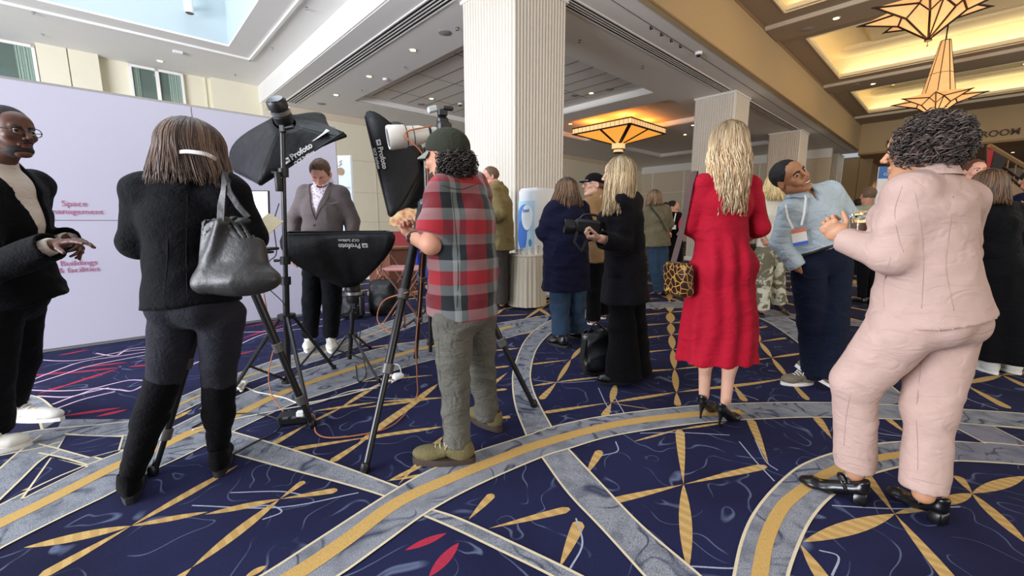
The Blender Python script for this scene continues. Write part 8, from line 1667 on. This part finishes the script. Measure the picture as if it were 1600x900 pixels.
# ---- woman in black with long skirt at the right edge
Y = 3.35
J = dict(nb=pp(1550, 305, Y), shL=pp(1528, 330, Y), shR=pp(1580, 330, Y+.05), ch=pp(1553, 350, Y), wa=pp(1552, 385, Y), pe=pp(1555, 420, Y), elL=pp(1528, 375, Y+.05), wrL=pp(1555, 372, Y+.25), elR=pp(1592, 378, Y+.02), wrR=pp(1590, 352, Y+.22), hpL=pp(1540, 430, Y), hpR=pp(1575, 430, Y))
J['knL'] = pp(1542, 490, Y); J['anL'] = pp(1540, 548, Y); J['knR'] = pp(1575, 490, Y); J['anR'] = pp(1575, 548, Y)
C = pp(1544, 290, Y); R = frame((.45, .88, -.1)); p = simple('brown-haired woman in black top and long black skirt looking at her phone, right edge', (J['pe'].x, Y), J, (.35, .9, 0), 1.02, (C, R, 1.0), sk_f, None, None, female=True, face=False, hands=(((.3, .5, .6), (0, .2, .9), -1), ((-.2, .3, .8), (-.3, .3, .8), 1)))
p.top('blouse', M_blacksuit, .020, hem=A3(pp(1554, 412, Y)), sleeve=1.9, neck=.062, h=.010, amp=.012, seed=71, extra=.01)
F_ = Fld(.010); hm = A3(pp(1560, 556, Y)); F_.econe(p.J['wa']-V3(0, 0, .02), p.J['pe'], (.150, .12), (.21, .19), p.x, 0); F_.econe(p.J['pe'], hm, (.21, .19), (.33, .30), p.x, .03, clip=((hm, V3(0, 0, -1)),), pleat=(8, .06, 0), capr=.05); P, Q = F_.run(); emit('long_skirt', [(folds(P, Q, .008, (6, 6, 3), 8, 1), Q)], cloth('black_crepe', '0b0b0d'), p.root)
b = MB(); b.tube([A3(p.J['wa'])+V3(0, 0, -.05)+p.x*.155*math.cos(u)+p.f*.125*math.sin(u) for u in np.linspace(0, 6.283, 30)], .014, 6, cap=False); b.build('belt', mat('dull_metal', '8b8984', .35, 1), p.root, 180)
hc = ((.36, .25, .17), (.50, .36, .24), (.26, .18, .12)); cap_hair('hair_cap', p.root, C, R, mat('hair_brown_mass', '3a261b'), 1.0, r=(.090, .106, .096), cuts=(((0, .055, .0), (0, 1, -.25)),)); locks('hair', p.root, C, R, M_hairt, n=500, length=.17, rad=(.096, .110, .102), face=.8, wave=.006, r=.0036, seed=33, cols=hc, taper=.5, top=.02, seg=12, flare=.2)
for S_ in 'LR': a_ = J['an'+S_]; sneaker(p.root, Vector((a_.x-.02, a_.y-.12, 0)), Vector((a_.x+.02, a_.y+.12, 0)), M_whitesnk, M_whitesole)
c = pp(1588, 340, Y+.28); t = thing('smartphone', c, 'smartphone with bright screen held by the woman in black', 'phone'); m = MB(); Rk = Matrix.Rotation(.5, 3, 'X'); m.box(c, (.075, .010, .15), Rk, bev=.004); m.build('case', M_blkp, t); m = MB(); m.box(c+Rk @ Vector((0, -.006, 0)), (.068, .002, .14), Rk); m.build('screen', mat('phone_glow', 'b9a6e0', .3, emit='b9a6e0', es=.8, ncol=0), t)
# ---- two men behind her
Y = 5.0
J = dict(nb=pp(1531, 288, Y), shR=pp(1512, 300, Y), shL=pp(1552, 300, Y), ch=pp(1532, 320, Y), wa=pp(1532, 345, Y), pe=pp(1532, 375, Y), elR=pp(1508, 330, Y), wrR=pp(1515, 360, Y-.1), elL=pp(1556, 330, Y), wrL=pp(1550, 360, Y-.1), hpR=pp(1522, 385, Y), hpL=pp(1542, 385, Y))
J['knR'] = pp(1522, 430, Y); J['anR'] = pp(1522, 478, Y); J['knL'] = pp(1542, 430, Y); J['anL'] = pp(1542, 478, Y)
C = pp(1523, 268, Y); R = frame((-.3, -.95, 0)); p = simple('man with short reddish-brown hair, face just visible behind the curly-haired woman', (J['pe'].x, Y), J, (-.2, -1, 0), 1.08, (C, R, 1.12), skin('rosy', 'dba088'), None, None, hands=(((0, -.2, -.9), (.8, 0, 0), -1), ((0, -.2, -.9), (-.8, 0, 0), 1)))
p.top('sweater', cloth('dark_grey_knit', '2b2b30'), .02, sleeve=1.92, neck=.06, h=.012); p.trousers('trousers', M_blackpant, .014, h=.012); mh_ = mat('hair_auburn', '5a3424'); cap_hair('hair', p.root, C, R, mh_, 1.12, cuts=(((0, .060, .068), (0, .82, -.57)), ((0, -.05, -.04), (0, .3, -1))), rough=.005); brows(p.root, C, R, 1.12, mh_)
for S_ in 'LR': a_ = J['an'+S_]; sneaker(p.root, Vector((a_.x, a_.y+.07, 0)), Vector((a_.x-.03, a_.y-.2, 0)), M_shoeblack, M_blacksole)
Y = 4.9
J = dict(nb=pp(1618, 302, Y), shR=pp(1597, 314, Y), shL=pp(1640, 314, Y), ch=pp(1618, 335, Y), wa=pp(1618, 360, Y), pe=pp(1618, 390, Y), elR=pp(1596, 348, Y), wrR=pp(1596, 335, Y-.25), elL=pp(1642, 345, Y), wrL=pp(1636, 375, Y-.1), hpR=pp(1608, 400, Y), hpL=pp(1628, 400, Y))
J['knR'] = pp(1608, 445, Y); J['anR'] = pp(1608, 490, Y); J['knL'] = pp(1628, 445, Y); J['anL'] = pp(1628, 490, Y)
C = pp(1612, 282, Y); R = frame((-.6, -.8, 0)); p = simple('man in navy jacket and white shirt cut off by the right edge', (J['pe'].x, Y), J, (-.4, -.9, 0), 1.05, (C, R, 1.1), sk_w, None, None, hands=(((0, -.2, -.9), (.8, 0, 0), -1), ((-.2, -.3, .8), (0, 0, 1), 1)), face=False)
p.top('shirt', cloth('white_cotton', 'dcdcdc'), .01, neck=.058, h=.012); p.top('suit_jacket', M_navycloth, .03, sleeve=1.92, neck=.07, h=.012, V=(A3(p.J['wa'])+p.f*.1, .09, A3(J['nb'])+p.f*.06)); p.trousers('trousers', M_navycloth, .014, h=.012); cap_hair('hair', p.root, C, R, mat('hair_black', '120e0d'), 1.1, cuts=(((0, .060, .068), (0, .82, -.57)), ((0, -.05, -.04), (0, .3, -1))))
for S_ in 'LR': a_ = J['an'+S_]; sneaker(p.root, Vector((a_.x, a_.y+.07, 0)), Vector((a_.x-.03, a_.y-.2, 0)), M_shoeblack, M_blacksole)
# ---- two more beyond the man in blue
for (px_, py_, Y, lab, tm, fw, hm_) in ((1356, 306, 6.2, 'person in pale sage shirt behind the arm of the woman in pink', ('sage_cotton', 'a3a68f'), (.2, .95, 0), 'hair_ash_brown'), (1340, 320, 9.0, 'dark-haired person in black far behind the man in light blue shirt', ('black_suiting', '0b0b0e'), (.1, 1, 0), 'hair_black')):
    s_ = 6.2/Y*.98; q = lambda dx, dy, dz=0: pp(px_+dx*s_, py_+dy*s_, Y+dz)
    J = dict(nb=q(0, 16), shL=q(-17, 25), shR=q(17, 25), ch=q(0, 40), wa=q(0, 60), pe=q(0, 82), elL=q(-22, 50), wrL=q(-20, 75), elR=q(22, 50), wrR=q(20, 75), hpL=q(-8, 90), hpR=q(8, 90), knL=q(-8, 125), knR=q(8, 125))
    for S_, dx in (('L', -8), ('R', 8)): a_ = q(dx, 155); J['an'+S_] = Vector((a_.x, a_.y, .09)); J['kn'+S_] = Vector((J['kn'+S_].x, Y, .48)); J['hp'+S_] = Vector((J['hp'+S_].x, Y, .9))
    C = q(0, 0); R = frame(fw); p = simple(lab, (J['pe'].x, Y), J, fw, 1.0, (C, R, 1.05), sk_w, None, None, face=False); p.top('shirt', cloth(*tm), .022, sleeve=1.9, neck=.06, h=.013, amp=.010); p.trousers('trousers', M_blackpant, .014, h=.014)
    cap_hair('hair', p.root, C, R, mat(hm_, '6b5340'), 1.05, cuts=(((0, .058, .068), (0, .82, -.57)), ((0, -.05, -.05), (0, .3, -1))), rough=.005)
    for S_ in 'LR': a_ = J['an'+S_]; sneaker(p.root, Vector((a_.x, a_.y-.08, 0)), Vector((a_.x, a_.y+.18, 0)), M_shoeblack, M_blacksole)
